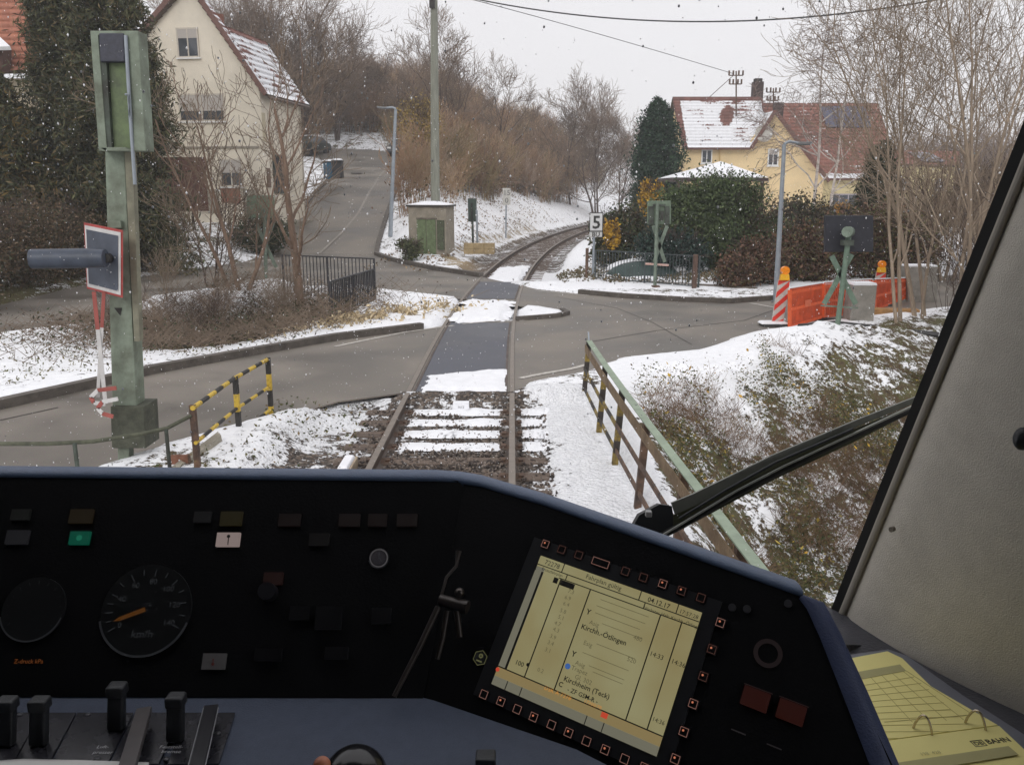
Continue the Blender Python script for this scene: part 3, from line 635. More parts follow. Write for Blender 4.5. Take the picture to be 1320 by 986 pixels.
# ---- right railing along the bridge walkway
t = thing('bridge_railing', 'green topped rusty railing running along the snowy walkway to the right of the track', 'railing', (1.15, 9, 0))
pl = [((763, 450), 11.5), ((781, 477), 9.95), ((797, 512), 8.6), ((824, 544), 7.5), ((859, 600), 6.0), ((915, 668), 5.0)]
pts = [G(759, 440, .75), G(781, 474, .75), G(797, 503, .75), G(824, 541, .75), G(861, 590, .75), G(971, 735, .75)]
pts = [Vector((1.09 + .31 * ((11.76 - y) / 7.4) ** 1.3, y, .75)) for y in (11.7, 10.0, 8.75, 7.45, 6.05, 4.7, 3.0)]
for i, p in enumerate(pts[:-1]):
    mb = MB(); q = Vector((p.x - .07, p.y, -.22 if i < 4 else -.6)); k = 7
    for j in range(k): mb.bar(p + (q - p) * j / k, p + (q - p) * (j + 1) / k, .065, .065, up=(0, 1, 0), mi=(j % 2 if i < 3 else 2))
    mb.build('post', [mat('worn_black', lin((54, 48, 44)), .8, .4, 12, .4, 40), mat('worn_yellow', lin((150, 128, 56)), .8, .5, 16, .3, 40, col2=lin((70, 60, 44))), RUST], t)
mb = MB()
for a, b_ in zip(pts[:-1], pts[1:]): mb.bar(a + Vector((.0, 0, .02)), b_ + Vector((0, 0, .02)), .075, .012); mb.bar(a + Vector((.036, 0, -.02)), b_ + Vector((.036, 0, -.02)), .008, .07)
mb.build('top_rail', mat('pale_green_paint', lin((138, 152, 132)), .6, .2, 5, .2, 20), t)
mb = MB()
for a, b_ in zip(pts[:-1], pts[1:]): mb.bar(a + Vector((-.05, 0, -.085)), b_ + Vector((-.05, 0, -.085)), .012, .11)
mb.build('rusty_plate', mat('rust_orange', lin((132, 112, 86)), .8, .4, 6, .4, 30, col2=lin((96, 78, 58))), t)
for dz in (-.38, -.66):
    mb = MB()
    for i, (a, b_) in enumerate(zip(pts[:-1], pts[1:])):
        a_ = a + Vector((-.06, 0, dz)); c_ = b_ + Vector((-.06, 0, dz))
        for j in range(4): mb.bar(a_ + (c_ - a_) * j / 4, a_ + (c_ - a_) * (j + 1) / 4, .02, .05, mi=(j % 2 if i < 2 else 2))
    mb.build('mid_rail', [MATS['worn_black'], MATS['worn_yellow'], MATS['rusty_steel']], t)
MB().bar(pts[0] + Vector((0, .0, .0)), pts[0] + Vector((-.0, .12, .12)), .02, .02).build('end_spike', GALV, t)
# ---- black culvert railing left
def bar_railing(name, label, A, B, h, nb, m, parent_group=None, z0=0.05, toprail=.05, th=.02):
    A = Vector(A); B = Vector(B); t = thing(name, label, 'railing', tuple((A + B) / 2), group=parent_group)
    up = Vector((0, 0, 1))
    mb = MB(); mb.bar(A + up * h, B + up * h, toprail, .03); mb.build('top_rail', m, t)
    mb = MB(); mb.bar(A + up * z0, B + up * z0, .03, .03); mb.build('bottom_rail', m, t)
    mb = MB()
    for i in range(nb + 1): p = A + (B - A) * i / nb; mb.bar(p + up * z0, p + up * h, th, th, up=(0, 1, 0))
    mb.build('bars', m, t)
    for p in (A, (A + B) / 2, B): MB().bar(p - up * .3, p + up * (h + .01), .05, .05, up=(0, 1, 0)).build('post', m, t)
    return t
BLR = mat('black_railing', lin((48, 48, 52)), .5, .25, 9, .1, 30)
tr = W(482, 347, 22.2); a0 = Vector((tr.x, 22.2, 0)); fl = W(424, 354, 18.9)
fa = Vector((-3.72, 22.0, .0)); fb = Vector((-4.15, 18.9, -.05)); ba = Vector((-6.65, 24.6, .05))
fa = Vector((W(482, 347, 21.9).x, 21.9, 0)); fb = Vector((W(424, 352, 19.1).x, 19.1, -.03))
bar_railing('culvert_railing', 'black steel bar railing, short front panel at the culvert beside the road island', fb, fa, W(482, 347, 21.9).z, 26, BLR, th=.03)
bb = Vector((W(364, 329, 23.2).x, 23.2, 0))
bar_railing('culvert_railing', 'black steel bar railing, longer rear panel with the trunk in front of it', bb, fa + Vector((0, .06, 0)), W(364, 329, 23.2).z, 26, BLR, th=.022)
mb = MB(); mb.box(((fa.x + fb.x) / 2 + .05, (fa.y + fb.y) / 2, -.35), (.25, 3.3, .75), rz=-math.atan2(fa.x - fb.x, fa.y - fb.y)); props(mb.build('culvert_wall', mat('mossy_concrete', lin((110, 102, 92)), .9, .35, 5, .4, 20)), 'low stone culvert wall under the black railing', 'wall')
# ---- fence right of track behind the road
FNC = mat('fence_grey_green', lin((58, 66, 68)), .55, .25, 9)
A = Vector((W(768, 322, 26.6).x, 26.6, .02)); B = Vector((W(902, 332, 24.2).x, 24.2, .02))
t = bar_railing('garden_fence', 'dark metal bar fence in front of the laurel beyond the crossing', A, B, .98, 34, FNC, z0=.12, th=.022)
MB().bar(Vector((B.x - .12, B.y, -.1)), Vector((B.x - .12, B.y, 1.05)), .12, .12, up=(0, 1, 0)).build('gate_post', mat('brown_post', lin((92, 72, 62)), .8, .3, 9), t)
MB().bar(B + Vector((0, 0, .9)), B + Vector((.75, -.1, .1)), .02, .02).build('brace', FNC, t)
MB().box((A.x + 3.0, A.y - 2.0 + .22, .05), (3.2, .25, .16), rz=-.55).build('plinth', MATS['mossy_concrete'], t)
# ---- lamps
def lamp(name, label, base, top, r, arm, head):
    t = thing(name, label, 'street lamp', tuple(base), group='street lamps at the junction')
    MB().tube([base - Vector((0, 0, .2)), base + (top - base) * .35, top], [r * 1.25, r * 1.05, r * .8], 12).build('pole', GALV, t)
    MB().tube([top, top + arm * .3 + Vector((0, 0, .06)), top + arm], [r * .7, r * .6, r * .55], 8).build('arm', GALV, t)
    e = top + arm; d = arm.normalized(); mb = MB(); mb.bar(e - d * .05, e + d * head, .16, .07); mb.build('lamp_head', mat('lamp_grey', lin((128, 130, 132)), .5, .2, 6), t, bevel=.015)
    MB().bar(e + d * .05 - Vector((0, 0, .045)), e + d * (head - .05) - Vector((0, 0, .045)), .12, .02).build('diffuser', GLASSD, t)
lamp('street_lamp', 'grey street lamp on the right beside the orange barrier', G(1000, 388, 0), AT(1011, 186, G(1000, 388).y + .02), .062, Vector((.42, .1, .02)), .32)
bL = AT(503, 300, 40.0); lamp('street_lamp', 'thin grey street lamp at the kerb left of the concrete hut', bL, AT(510, 141, 40), .085, Vector((-.45, 0, .05)), .4)
# ---- utility pole and wires
t = thing('utility_pole', 'tall grey green utility pole standing on the slope behind the hut', 'utility pole', (W(562, 240, 42).x, 42, hz(W(562, 240, 42).x, 42)))
zt = AT(559, -70, 42)
MB().tube([(t.location.x, 42, -1), AT(561, 240, 42), AT(559, -75, 42)], [.24, .22, .15], 12).build('shaft', mat('pole_grey_green', lin((134, 136, 124)), .85, .25, 3, .3, 20, stretch=(4, 4, .4)), t)
mb = MB(); mb.tube([zt + Vector((-.7, 0, -.2)), zt + Vector((.9, 0, -.2))], .05, 6); mb.build('crossarm', RUST, t)
for dx in (-.6, .2, .8): MB().tube([zt + Vector((dx, 0, -.2)), zt + Vector((dx, 0, .1))], [.05, .035], 8).build('insulator', mat('porcelain', (.35, .3, .25), .2), t)
MB().box(tuple(AT(557, 3, 41.8)), (.25, .2, .5)).build('bracket', BLACKP, t)
WIRE = mat('wire', (.05, .05, .05), .6)
def wire(name, label, pts, r, n=30):
    P = [Vector(p) for p in pts]; out = []
    a, m_, b_ = P
    for i in range(n + 1):
        s = i / n; out.append(a * (2 * (s - .5) * (s - 1)) + m_ * (4 * s * (1 - s)) + b_ * (2 * s * (s - .5)))
    mb = MB(); mb.tube(out, r, 5); props(mb.build(name, WIRE), label, 'wire')
wire('overhead_wire', 'thick sagging wire across the top of the picture, the higher of the two', [AT(559, -13, 42), AT(868, 28, 36), AT(1262, -10, 30)], .03)
wire('overhead_wire', 'thin wire running down from the pole to the mast on the yellow house', [AT(561, -12, 42), AT(746, 37, 48), AT(944, 95, 54)], .018)
# ---- concrete hut
HUTW = mat('hut_concrete', lin((148, 140, 126)), .9, .2, 4, .3, 25)
HG = mat('hut_door_green', lin((104, 118, 84)), .6, .3, 8, .1, 30)
t = thing('concrete_hut', 'small beige concrete equipment hut with green doors and snow on its roof', 'hut', (-3.5, 34.6, 0))
hp0 = Vector((W(527, 300, 34.9).x, 34.9, 0)); hp1 = Vector((W(575, 300, 34.3).x, 34.3, 0)); hx = (hp1 - hp0).normalized(); hn = Vector((hx.y, -hx.x, 0)); hb = Vector((.14, 1, 0))
zt_ = AT(575, 267, 34.2).z
PLH = Plane(hp0, hx, hn)
c4 = [hp0, hp1, hp1 + hb * 1.6, hp0 + hb * 1.6]
MB().slab([p + Vector((0, 0, zt_)) for p in c4], (0, 0, 1), zt_ + .3).build('walls', HUTW, t)
def grow4(c4, e, z): 
    c = sum(c4, Vector()) / 4; return [c + (p - c) * (1 + e) + Vector((0, 0, z)) for p in c4]
MB().slab(grow4(c4, .10, zt_ + .07), (0, 0, 1), .07).build('roof', mat('roof_felt', lin((70, 66, 62)), .9, .3, 9), t)
mb = MB(); a4 = grow4(c4, .09, zt_ + .075); c = sum(a4, Vector()) / 4 + Vector((0, 0, .14)); m4 = [c + (p - c) * .3 + Vector((0, 0, 0)) for p in a4]; m4 = [Vector((p.x, p.y, c.z)) for p in m4]
mb.add(a4 + m4, [(0, 1, 5, 4), (1, 2, 6, 5), (2, 3, 7, 6), (3, 0, 4, 7), (4, 5, 6, 7)], 0, True); mb.build('roof_snow', SNOW, t)
def rect_uv(pl, x0, y0, x1, y1):
    xm, ym = (x0 + x1) / 2, (y0 + y1) / 2; return pl.uv(x0, ym)[0], pl.uv(xm, y0)[1], pl.uv(x1, ym)[0], pl.uv(xm, y1)[1]
def on(pl, x0, y0, x1, y1, th, name, m, par, k=.0, bevel=0, label=None):
    u0, v0, u1, v1 = rect_uv(pl, x0, y0, x1, y1); mb = MB(); lo_, hi_ = sorted((v0, v1)); l_, r_ = sorted((u0, u1))
    mb.slab([pl.P(l_, lo_, k + th), pl.P(r_, lo_, k + th), pl.P(r_, hi_, k + th), pl.P(l_, hi_, k + th)], pl.n, th); return mb.build(name, m, par, bevel=bevel, label=label)
d1 = on(PLH, 538, 283, 549.6, 329, .03, 'door', HG, t); on(PLH, 550.4, 283, 562, 331, .03, 'door', HG, t)
on(PLH, 537, 281, 563, 283, .05, 'lintel', MATS['mossy_concrete'], t)
on(PLH, 565, 284, 573, 322, .12, 'cabinet', mat('cabinet_green', lin((84, 96, 70)), .6, .4, 10, .2, 30, col2=lin((60, 56, 44))), t)
# ---- small signals beside the hut
t = thing('track_signal', 'small dark green signal head on a thin post beside the concrete hut', 'signal', tuple(AT(609, 320, 37)))
mb = MB(); col(mb, 603, 614, 256, 603.5, 614.5, 286, 37, .25); mb.build('signal_head', DARKGREEN, t)
MB().tube([AT(609, 286, 37), AT(610, 322, 37)], .05, 8).build('post', GWD, t)
MB().tube([AT(608, 285, 36.95), AT(608, 262, 36.95)], .03, 6).build('lens_strip', BLACKP, t)
t = thing('marker_post', 'plain light grey post just right of the small dark signal', 'post', tuple(AT(615, 322, 36.5)))
MB().tube([AT(614.5, 272, 36.5), AT(615.5, 324, 36.5)], .045, 8).build('post', GALV, t); MB().sphere(AT(614.5, 272, 36.5), .05).build('cap', GALV, t)
t = thing('stone_troughs', 'low yellowish block wall of stacked stones at the foot of the small signals', 'block wall', tuple(AT(620, 322, 35.5)))
for i in range(3):
    for j in range(2): p = AT(605 + i * 13, 324 - j * 7, 35.6); MB().box(p, (.42, .35, .22), rz=-.1).build('block', mat('sandstone', lin((168, 148, 112)), .9, .25, 6, .3, 30), t, bevel=.01)
t = thing('distance_sign', 'white distance sign reading 15 and 0 on a thin post on the snowy bank', 'sign', tuple(AT(652, 305, 39)))
MB().tube([AT(652.5, 262, 39), AT(652, 307, 39)], .035, 8).build('post', GALV, t); p = AT(653, 253.5, 38.95); MB().box(p, (.36, .03, .74)).build('plate', WG, t)
mb = MB(); text_mb(mb, '15', p + Vector((0, -.02, .17)), (1, 0, 0), (0, 0, 1), .34, center=True); text_mb(mb, '0', p + Vector((0, -.02, -.17)), (1, 0, 0), (0, 0, 1), .34, center=True); mb.build('number', mat('faded_black', (.12, .12, .12), .7), t)
# ---- sign 5 / BÜ
yS = G(764, 362).y
t = thing('speed_sign', 'white sign with a black 5 above a plate lettered BÜ', 'sign', tuple(G(764, 362)))
MB().tube([AT(766.5, 276, yS), AT(764, 364, yS)], .04, 10).build('post', GALV, t)
S_ = W(768.5, 286.5, yS - .06); MB().box(S_, (.41, .02, .58)).build('plate', mat('sign_white', (.62, .62, .62), .5, .05, 6), t)
mb = MB(); fr = [(-.205, -.29), (.205, -.29), (.205, .29), (-.205, .29)]
for i in range(4): a = fr[i]; b_ = fr[(i + 1) % 4]; mb.bar(S_ + Vector((a[0], -.012, a[1])), S_ + Vector((b_[0], -.012, b_[1])), .012, .024, up=(1, 0, .01))
text_mb(mb, '5', S_ + Vector((0, -.016, 0)), (1, 0, 0), (0, 0, 1), .56, center=True, bold=.02); mb.build('number', BLACKP, t)
S2 = W(768, 301.5, yS - .06); MB().box(S2, (.40, .02, .2)).build('plate', mat('plate_grey_white', (.55, .55, .54), .6, .1, 6), t)
mb = MB(); text_mb(mb, 'BÜ', S2 + Vector((0, -.016, -.02)), (1, 0, 0), (0, 0, 1), .2, center=True, bold=.02); mb.build('lettering', BLACKP, t)
MB().tube([W(757, 320, yS), W(756, 300 + 60, yS)], .05, 8).build('stake', RUST, t)
# ---- crossing cross (rear) at the fence
def rear_cross(label, base, yb, boxpx, armpx, polepx, m, mbox, spike=False):
    t = thing('crossing_cross', label, 'crossing sign', tuple(base))
    (bx0, by0, bx1, by1) = boxpx
    mb = MB(); col(mb, bx0, bx1, by0, bx0, bx1, by1, yb + .05, .1); mb.build('backboard', mbox, t, bevel=.008)
    for a in armpx: MB().bar(W(*a[0], yb - .02), W(*a[1], yb - .02), .10 if not spike else .13, .015, up=(0, -1, 0)).build('arm', m, t)
    MB().tube([W(*polepx[0], yb - .1), W(*polepx[1], yb - .1)], .05 if not spike else .052, 10).build('post', m, t)
    return t
yX = G(847, 372).y
t = rear_cross('green crossing sign with a bracketed case on top, in front of the garden fence', G(847, 372), yX, (835, 259, 865, 289), [((842, 291), (857, 338)), ((860, 291), (843, 338))], ((847.5, 262), (844, 374)), GREENMETAL, mat('case_green', lin((112, 130, 110)), .6, .25, 7, .2, 30))
mb = MB(); col(mb, 842, 858, 263, 842, 858, 266, yX + .0, .06); col(mb, 836, 843, 266, 836, 843, 290, yX, .06); col(mb, 857, 863, 266, 857, 863, 290, yX, .06); col(mb, 845, 856, 272, 846, 855, 284, yX - .05, .08); mb.build('bracket', GWD, t)
MB().bar(W(832, 340, yX), W(862, 342, yX), .02, .06).build('cross_bar', mat('pink_red', lin((190, 120, 106)), .6, .3, 30, col2=lin((206, 200, 190))), t)
mb = MB(); mb.box(G(845, 374) + Vector((0, 0, .05)), (.22, .22, .16)); mb.build('foot', RUST, t)
yX = G(1077, 438).y
t = rear_cross('green crossing sign with a black light board, in front of the orange barrier', G(1077, 438), yX, (1064, 278, 1126, 325), [((1072, 330), (1103, 392)), ((1098, 328), (1062, 392))], ((1095, 296), (1077, 440)), mat('dull_green', lin((104, 124, 108)), .6, .3, 7), mat('board_black', lin((36, 37, 46)), .6, .3, 9))
MB().bar(W(1058, 394, yX), W(1106, 397, yX), .02, .03).build('bottom_edge', GREENMETAL, t)
mb = MB(); mb.tube([W(1092, 299, yX - .3), W(1095, 299, yX - .02)], .1, 14); mb.build('lamp_back', GREENMETAL, t)
mb = MB(); mb.box(W(1092, 313, yX - .12), (.2, .16, .1)); mb.build('clamp', GWD, t)
MB().tube([W(1077, 438, yX - .1), W(1076, 446, yX - .1)], [.075, .09], 10).build('socket', RUST, t)
yX = 24.5
t = rear_cross('green crossing sign seen from behind beyond the left path, in front of the cream house', AT(343, 352, yX), yX, (318, 252, 353, 281), [((330, 288), (356, 345)), ((352, 288), (331, 345))], ((341, 268), (343, 362)), GREENMETAL, MATS['case_green'])
# ---- road works
ORG = mat('orange_plastic', lin((224, 96, 48)), .55, .15, 9, .05, 30)
def beacon(label, bpx, hpx, yb):
    b_ = W(*bpx, yb); t_ = W(*hpx, yb); t = thing('warning_beacon', label, 'beacon', tuple(b_), group='striped warning beacons')
    ux = Vector((1, 0, 0)); up = (t_ - b_); hgt = up.length; up.normalize(); wd = .25; n_ = Vector((0, -1, 0))
    mb = MB(); c0 = b_ + up * hgt * .5; mb.slab([b_ - ux * wd / 2, b_ + ux * wd / 2, t_ + ux * wd / 2, t_ - ux * wd / 2], n_, .03, 0)
    k = 4; st = hgt / 3.6
    for i in range(-1, 4):
        v0 = i * st * 1.05; pts_ = []
        for (u, v) in ((0, v0), (1, v0 + st * .95), (1, v0 + st * 1.45), (0, v0 + st * .5)): pts_.append((u, min(max(v, 0.004), hgt - .004)))
        if pts_[1][1] - 0 > .0 and len({round(q[1], 3) for q in pts_}) > 1:
            mb.add([b_ + ux * (q[0] - .5) * wd * .98 + up * q[1] + n_ * .003 for q in pts_], [(0, 1, 2, 3)], 1)
    mb.build('panel', [WG, mat('beacon_red', lin((214, 58, 44)), .5, .15, 6)], t)
    MB().box(t_ + Vector((0, 0, .06)), (.2, .12, .13), taper=.85).build('lamp_base', mat('lamp_yellow', lin((228, 170, 20)), .4, .1, 6), t, bevel=.01)
    MB().tube([t_ + Vector((0, .05, .2)), t_ + Vector((0, -.05, .2))], .09, 16).build('lamp_lens', mat('amber_lens', lin((240, 140, 24)), .25, .2, 20), t)
    MB().box(b_ + Vector((0, -.02, -.04)), (.7, .38, .1)).build('foot', mat('foot_dark', (.04, .04, .04), .8, .3, 9), t, bevel=.02)
    MB().box(b_ + Vector((-.1, -.02, .03)), (.6, .36, .045), taper=.85).build('foot_snow', SNOW, t, bevel=.02)
    return t
b1y = 17.9; beacon('striped beacon with amber lamp at the left end of the orange barrier', (1002, 417), (1011, 361), b1y)
beacon('striped beacon with amber lamp behind the concrete block, its lower part hidden', (1133, 392), (1136, 351), 21.2)
def barrier(label, a, b_, y0, y1, h0, h1):
    A = W(*a, y0); B = W(*b_, y1); t = thing('barrier_fence', label, 'barrier', tuple((A + B) / 2), group='orange plastic barriers')
    ha, hb_ = W(a[0], h0, y0), W(b_[0], h1, y1); d = (B - A).normalized(); n_ = Vector((d.y, -d.x, 0)).normalized(); mb = MB()
    for s in (.0, 1.0): mb.bar(A.lerp(B, s), ha.lerp(hb_, s), .08, .05, up=n_)
    for v in (0.06, .50, .93): mb.bar(A.lerp(ha, v), B.lerp(hb_, v), .035, .06)
    mb.build('frame', ORG, t)
    mb = MB(); mb.slab([A.lerp(ha, .08), B.lerp(hb_, .08), B.lerp(hb_, .92), A.lerp(ha, .92)], n_, .01); n2 = 26
    for i in range(n2): p = A.lerp(B, (i + .5) / n2); q = ha.lerp(hb_, (i + .5) / n2); mb.bar(p.lerp(q, .08) + n_ * .004, p.lerp(q, 1.04) + n_ * .004, .03, .022, up=n_)
    mb.build('panel', mat('orange_panel', lin((214, 90, 46)), .65, .3, 5, .3, 14, col2=lin((176, 74, 40))), t)
    MB().slab([A.lerp(ha, .48).lerp(B.lerp(hb_, .48), s) + n_ * .03 for s in (.42, .6)] + [A.lerp(ha, .66).lerp(B.lerp(hb_, .66), s) + n_ * .03 for s in (.6, .42)], n_, .004).build('plate', mat('pale_orange', lin((214, 110, 76)), .5), t)
    MB().bar(A + Vector((0, 0, -.02)) - n_ * .3, A + Vector((0, 0, -.02)) + n_ * .3, .16, .1).build('foot', MATS['foot_dark'], t)
    mb = MB(); mb.bar(ha + Vector((0, 0, .045)), hb_ + Vector((0, 0, .045)), .04, .02); mb.build('snow', SNOW, t)
    return t
barrier('orange plastic barrier panel nearest the road, between the left beacon and the green cross', (1018, 424), (1060, 411), 17.5, 18.5, 374, 367)
barrier('orange plastic barrier panel behind the green cross', (1062, 411), (1124, 402), 18.5, 20.3, 366, 362)
barrier('orange plastic barrier panel right of the concrete block', (1128, 402), (1169, 384), 20.4, 22, 362, 360)
t = thing('concrete_block', 'snow-topped tapered concrete block standing in front of the orange barrier', 'block', tuple(W(1112, 415, 18)))
mb = MB(); col(mb, 1101, 1131, 368, 1095, 1126, 416, 17.9, .42); mb.build('block', CONC, t, bevel=.015); mb = MB(); col(mb, 1102, 1130, 365, 1101, 1131, 368, 17.9, .42); mb.build('snow', SNOW, t)
t = thing('concrete_slab', 'large grey concrete slab standing upright at the right end of the orange barrier', 'slab', tuple(W(1190, 385, 22)))
mb = MB(); col(mb, 1171, 1209, 344, 1170, 1208, 396, 21.8, .5); mb.build('slab', CONC, t, bevel=.02); mb = MB(); col(mb, 1172, 1208, 342, 1171, 1209, 344, 21.8, .45); mb.build('snow', SNOW, t)
for i, (x, y, w_, lab) in enumerate([(1148, 402, 1.2, 'upper yellowish timber plank lying behind the concrete block'), (1140, 412, 1.0, 'lower yellowish timber plank lying beside the concrete block')]):
    mb = MB(); mb.box(W(x, y, 19.5), (w_, .3, .16), rz=-.2); props(mb.build('timber_plank', mat('timber', lin((168, 128, 80)), .8, .3, 6, .2, 30), bevel=.01), lab, 'plank', 'timber planks by the roadworks')
mb = MB()
mb.tube([W(1030, 421, 17), W(1075, 417, 17.2), W(1150, 425, 17.4), W(1210, 432, 17)], .06, 8); props(mb.build('conduit_pipe', mat('pipe_black', (.03, .03, .03), .5)), 'dark pipe lying along the foot of the orange barrier', 'pipe')
# ---- stone and rubbish bins
def bin_(label, px, py, y, c, lid):
    b_ = AT(px, py, y); t = thing('wheelie_bin', label, 'bin', tuple(b_), group='bins by the side road')
    MB().box(b_ + Vector((0, 0, .5)), (.58, .7, 1.0)).build('body', mat('bin_' + lid, c, .5, .2, 9), t, bevel=.03); MB().box(b_ + Vector((0, 0, 1.03)), (.64, .76, .08)).build('lid', BLACKPL, t, bevel=.02)
    MB().box(b_ + Vector((0, 0, 1.12)), (.58, .66, .12), taper=.8).build('snow', SNOW, t, bevel=.03)
    for s in (-.2, .2): MB().tube([b_ + Vector((s - .03, -.3, .08)), b_ + Vector((s + .03, -.3, .08))], .1, 10).build('wheel', BLACKPL, t)
bin_('blue sided bin, left one of the pair at the roadside', 425, 231, 54, (.02, .12, .22), 'blue'); bin_('black bin, right one of the pair at the roadside', 436, 230, 53.6, (.03, .03, .035), 'black')
# ---- cars
def car(label, px, py, y, rz, c, snow_top):
    b_ = AT(px, py, y); t = thing('parked_car', label, 'car', tuple(b_), rz, 'parked cars')
    body = [(-2.05, .35), (-2.0, .8), (-1.2, .95), (-.7, 1.42), (.9, 1.45), (1.6, .98), (2.05, .85), (2.1, .35)]
    def ext(pr, w_, ins=0):
        m = MB(); k = len(pr); vs = [(x, -w_ / 2 + (ins if z > 1 else 0), z) for x, z in pr] + [(x, w_ / 2 - (ins if z > 1 else 0), z) for x, z in pr]
        return m.add(vs, [tuple(range(k)), tuple(range(2 * k - 1, k - 1, -1))] + [(i, i + k, (i + 1) % k + k, (i + 1) % k) for i in range(k)])
    o = ext(body, 1.72, .12).build('body', mat('car_' + label[:4], c, .3, .1, 3), t, local=True, bevel=.05); recalc(o)
    gl = [(-1.05, .98), (-.65, 1.36), (.85, 1.38), (1.4, 1.0)]; o = ext(gl, 1.74, .1).build('windows', GLASSD, t, local=True); recalc(o)
    for x in (-1.25, 1.3):
        for s in (-.8, .8): MB().tube([(x, s - .1, .32), (x, s + .1, .32)], .32, 16).build('wheel', BLACKPL, t, local=True)
    for s in (-.6, .6): MB().box((-2.04, s, .7), (.06, .3, .14)).build('headlight', WHITEP, t, local=True)
    if snow_top: MB().box((.1, 0, 1.49), (1.6, 1.35, .07), taper=.9).build('snow', SNOW, t, local=True, bevel=.03)
car('dark green car with a blue white snowy roof at the end of the side road', 399, 199, 73.5, 1.2, (.02, .035, .03), True)
car('black car half hidden behind the brown bush and the thin lamp post', 520, 203, 74, 1.4, (.02, .02, .025), True)

# ================================================================== HOUSES
def tile_mat(name, c1, c2, snowamt, sx=3.4, sy=2.9, patchy=1.2):
    # rows of roof tiles from generated waves, with snow lying in the courses
    m = bpy.data.materials.new(name); m.use_nodes = True; t = m.node_tree; b = t.nodes['Principled BSDF']; N = t.nodes.new; LK = t.links.new
    uv = N('ShaderNodeAttribute'); uv.attribute_name = 'Col'; s = N('ShaderNodeSeparateColor'); LK(uv.outputs['Color'], s.inputs[0])
    def mth(op, a, b_=None, c=None):
        n = N('ShaderNodeMath'); n.operation = op
        for i, v in enumerate((a, b_, c)):
            if v is None: continue
            if isinstance(v, (int, float)): n.inputs[i].default_value = v
            else: LK(v, n.inputs[i])
        return n.outputs[0]
    fu = mth('FRACT', mth('MULTIPLY', s.outputs[0], sx)); fv = mth('FRACT', mth('MULTIPLY', s.outputs[1], sy))
    bulge = mth('SINE', mth('MULTIPLY', fu, 3.1416))
    edge = mth('POWER', fv, 2.2)
    cb = N('ShaderNodeCombineXYZ'); LK(mth('FLOOR', mth('MULTIPLY', s.outputs[0], sx)), cb.inputs[0]); LK(mth('FLOOR', mth('MULTIPLY', s.outputs[1], sy)), cb.inputs[1])
    wn = N('ShaderNodeTexWhiteNoise'); wn.noise_dimensions = '2D'; LK(cb.outputs[0], wn.inputs['Vector'])
    tc = N('ShaderNodeTexCoord'); nz = N('ShaderNodeTexNoise'); nz.inputs['Scale'].default_value = patchy; nz.inputs['Detail'].default_value = 7; LK(tc.outputs['Object'], nz.inputs['Vector'])
    n3 = N('ShaderNodeTexNoise'); n3.inputs['Scale'].default_value = 9; n3.inputs['Detail'].default_value = 4; LK(tc.outputs['Object'], n3.inputs['Vector'])
    mx = N('ShaderNodeMix'); mx.data_type = 'RGBA'; mx.inputs[6].default_value = (*c1, 1); mx.inputs[7].default_value = (*c2, 1); LK(mth('ADD', mth('MULTIPLY', wn.outputs[0], .6), mth('MULTIPLY', n3.outputs['Fac'], .5)), mx.inputs['Factor'])
    sn = mth('ADD', mth('MULTIPLY', mth('SUBTRACT', nz.outputs['Fac'], .5), 2.2), mth('ADD', mth('MULTIPLY', mth('SUBTRACT', 1.0, fv), .42), mth('MULTIPLY', mth('SUBTRACT', n3.outputs['Fac'], .5), .9)))
    sn = mth('ADD', sn, mth('SUBTRACT', s.outputs[2], .5)) 
    mr = N('ShaderNodeMapRange'); mr.inputs['From Min'].default_value = .42 - snowamt; mr.inputs['From Max'].default_value = .50 - snowamt; LK(sn, mr.inputs['Value'])
    m2 = N('ShaderNodeMix'); m2.data_type = 'RGBA'; m2.inputs[7].default_value = (.84, .85, .88, 1); LK(mx.outputs[2], m2.inputs[6]); LK(mr.outputs[0], m2.inputs['Factor']); LK(m2.outputs[2], b.inputs['Base Color'])
    b.inputs['Roughness'].default_value = .8
    hgt = mth('ADD', mth('MULTIPLY', bulge, .5), mth('MULTIPLY', edge, -1.0)); bp = N('ShaderNodeBump'); bp.inputs['Strength'].default_value = .9; bp.inputs['Distance'].default_value = .05; LK(hgt, bp.inputs['Height']); LK(bp.outputs[0], b.inputs['Normal'])
    return m
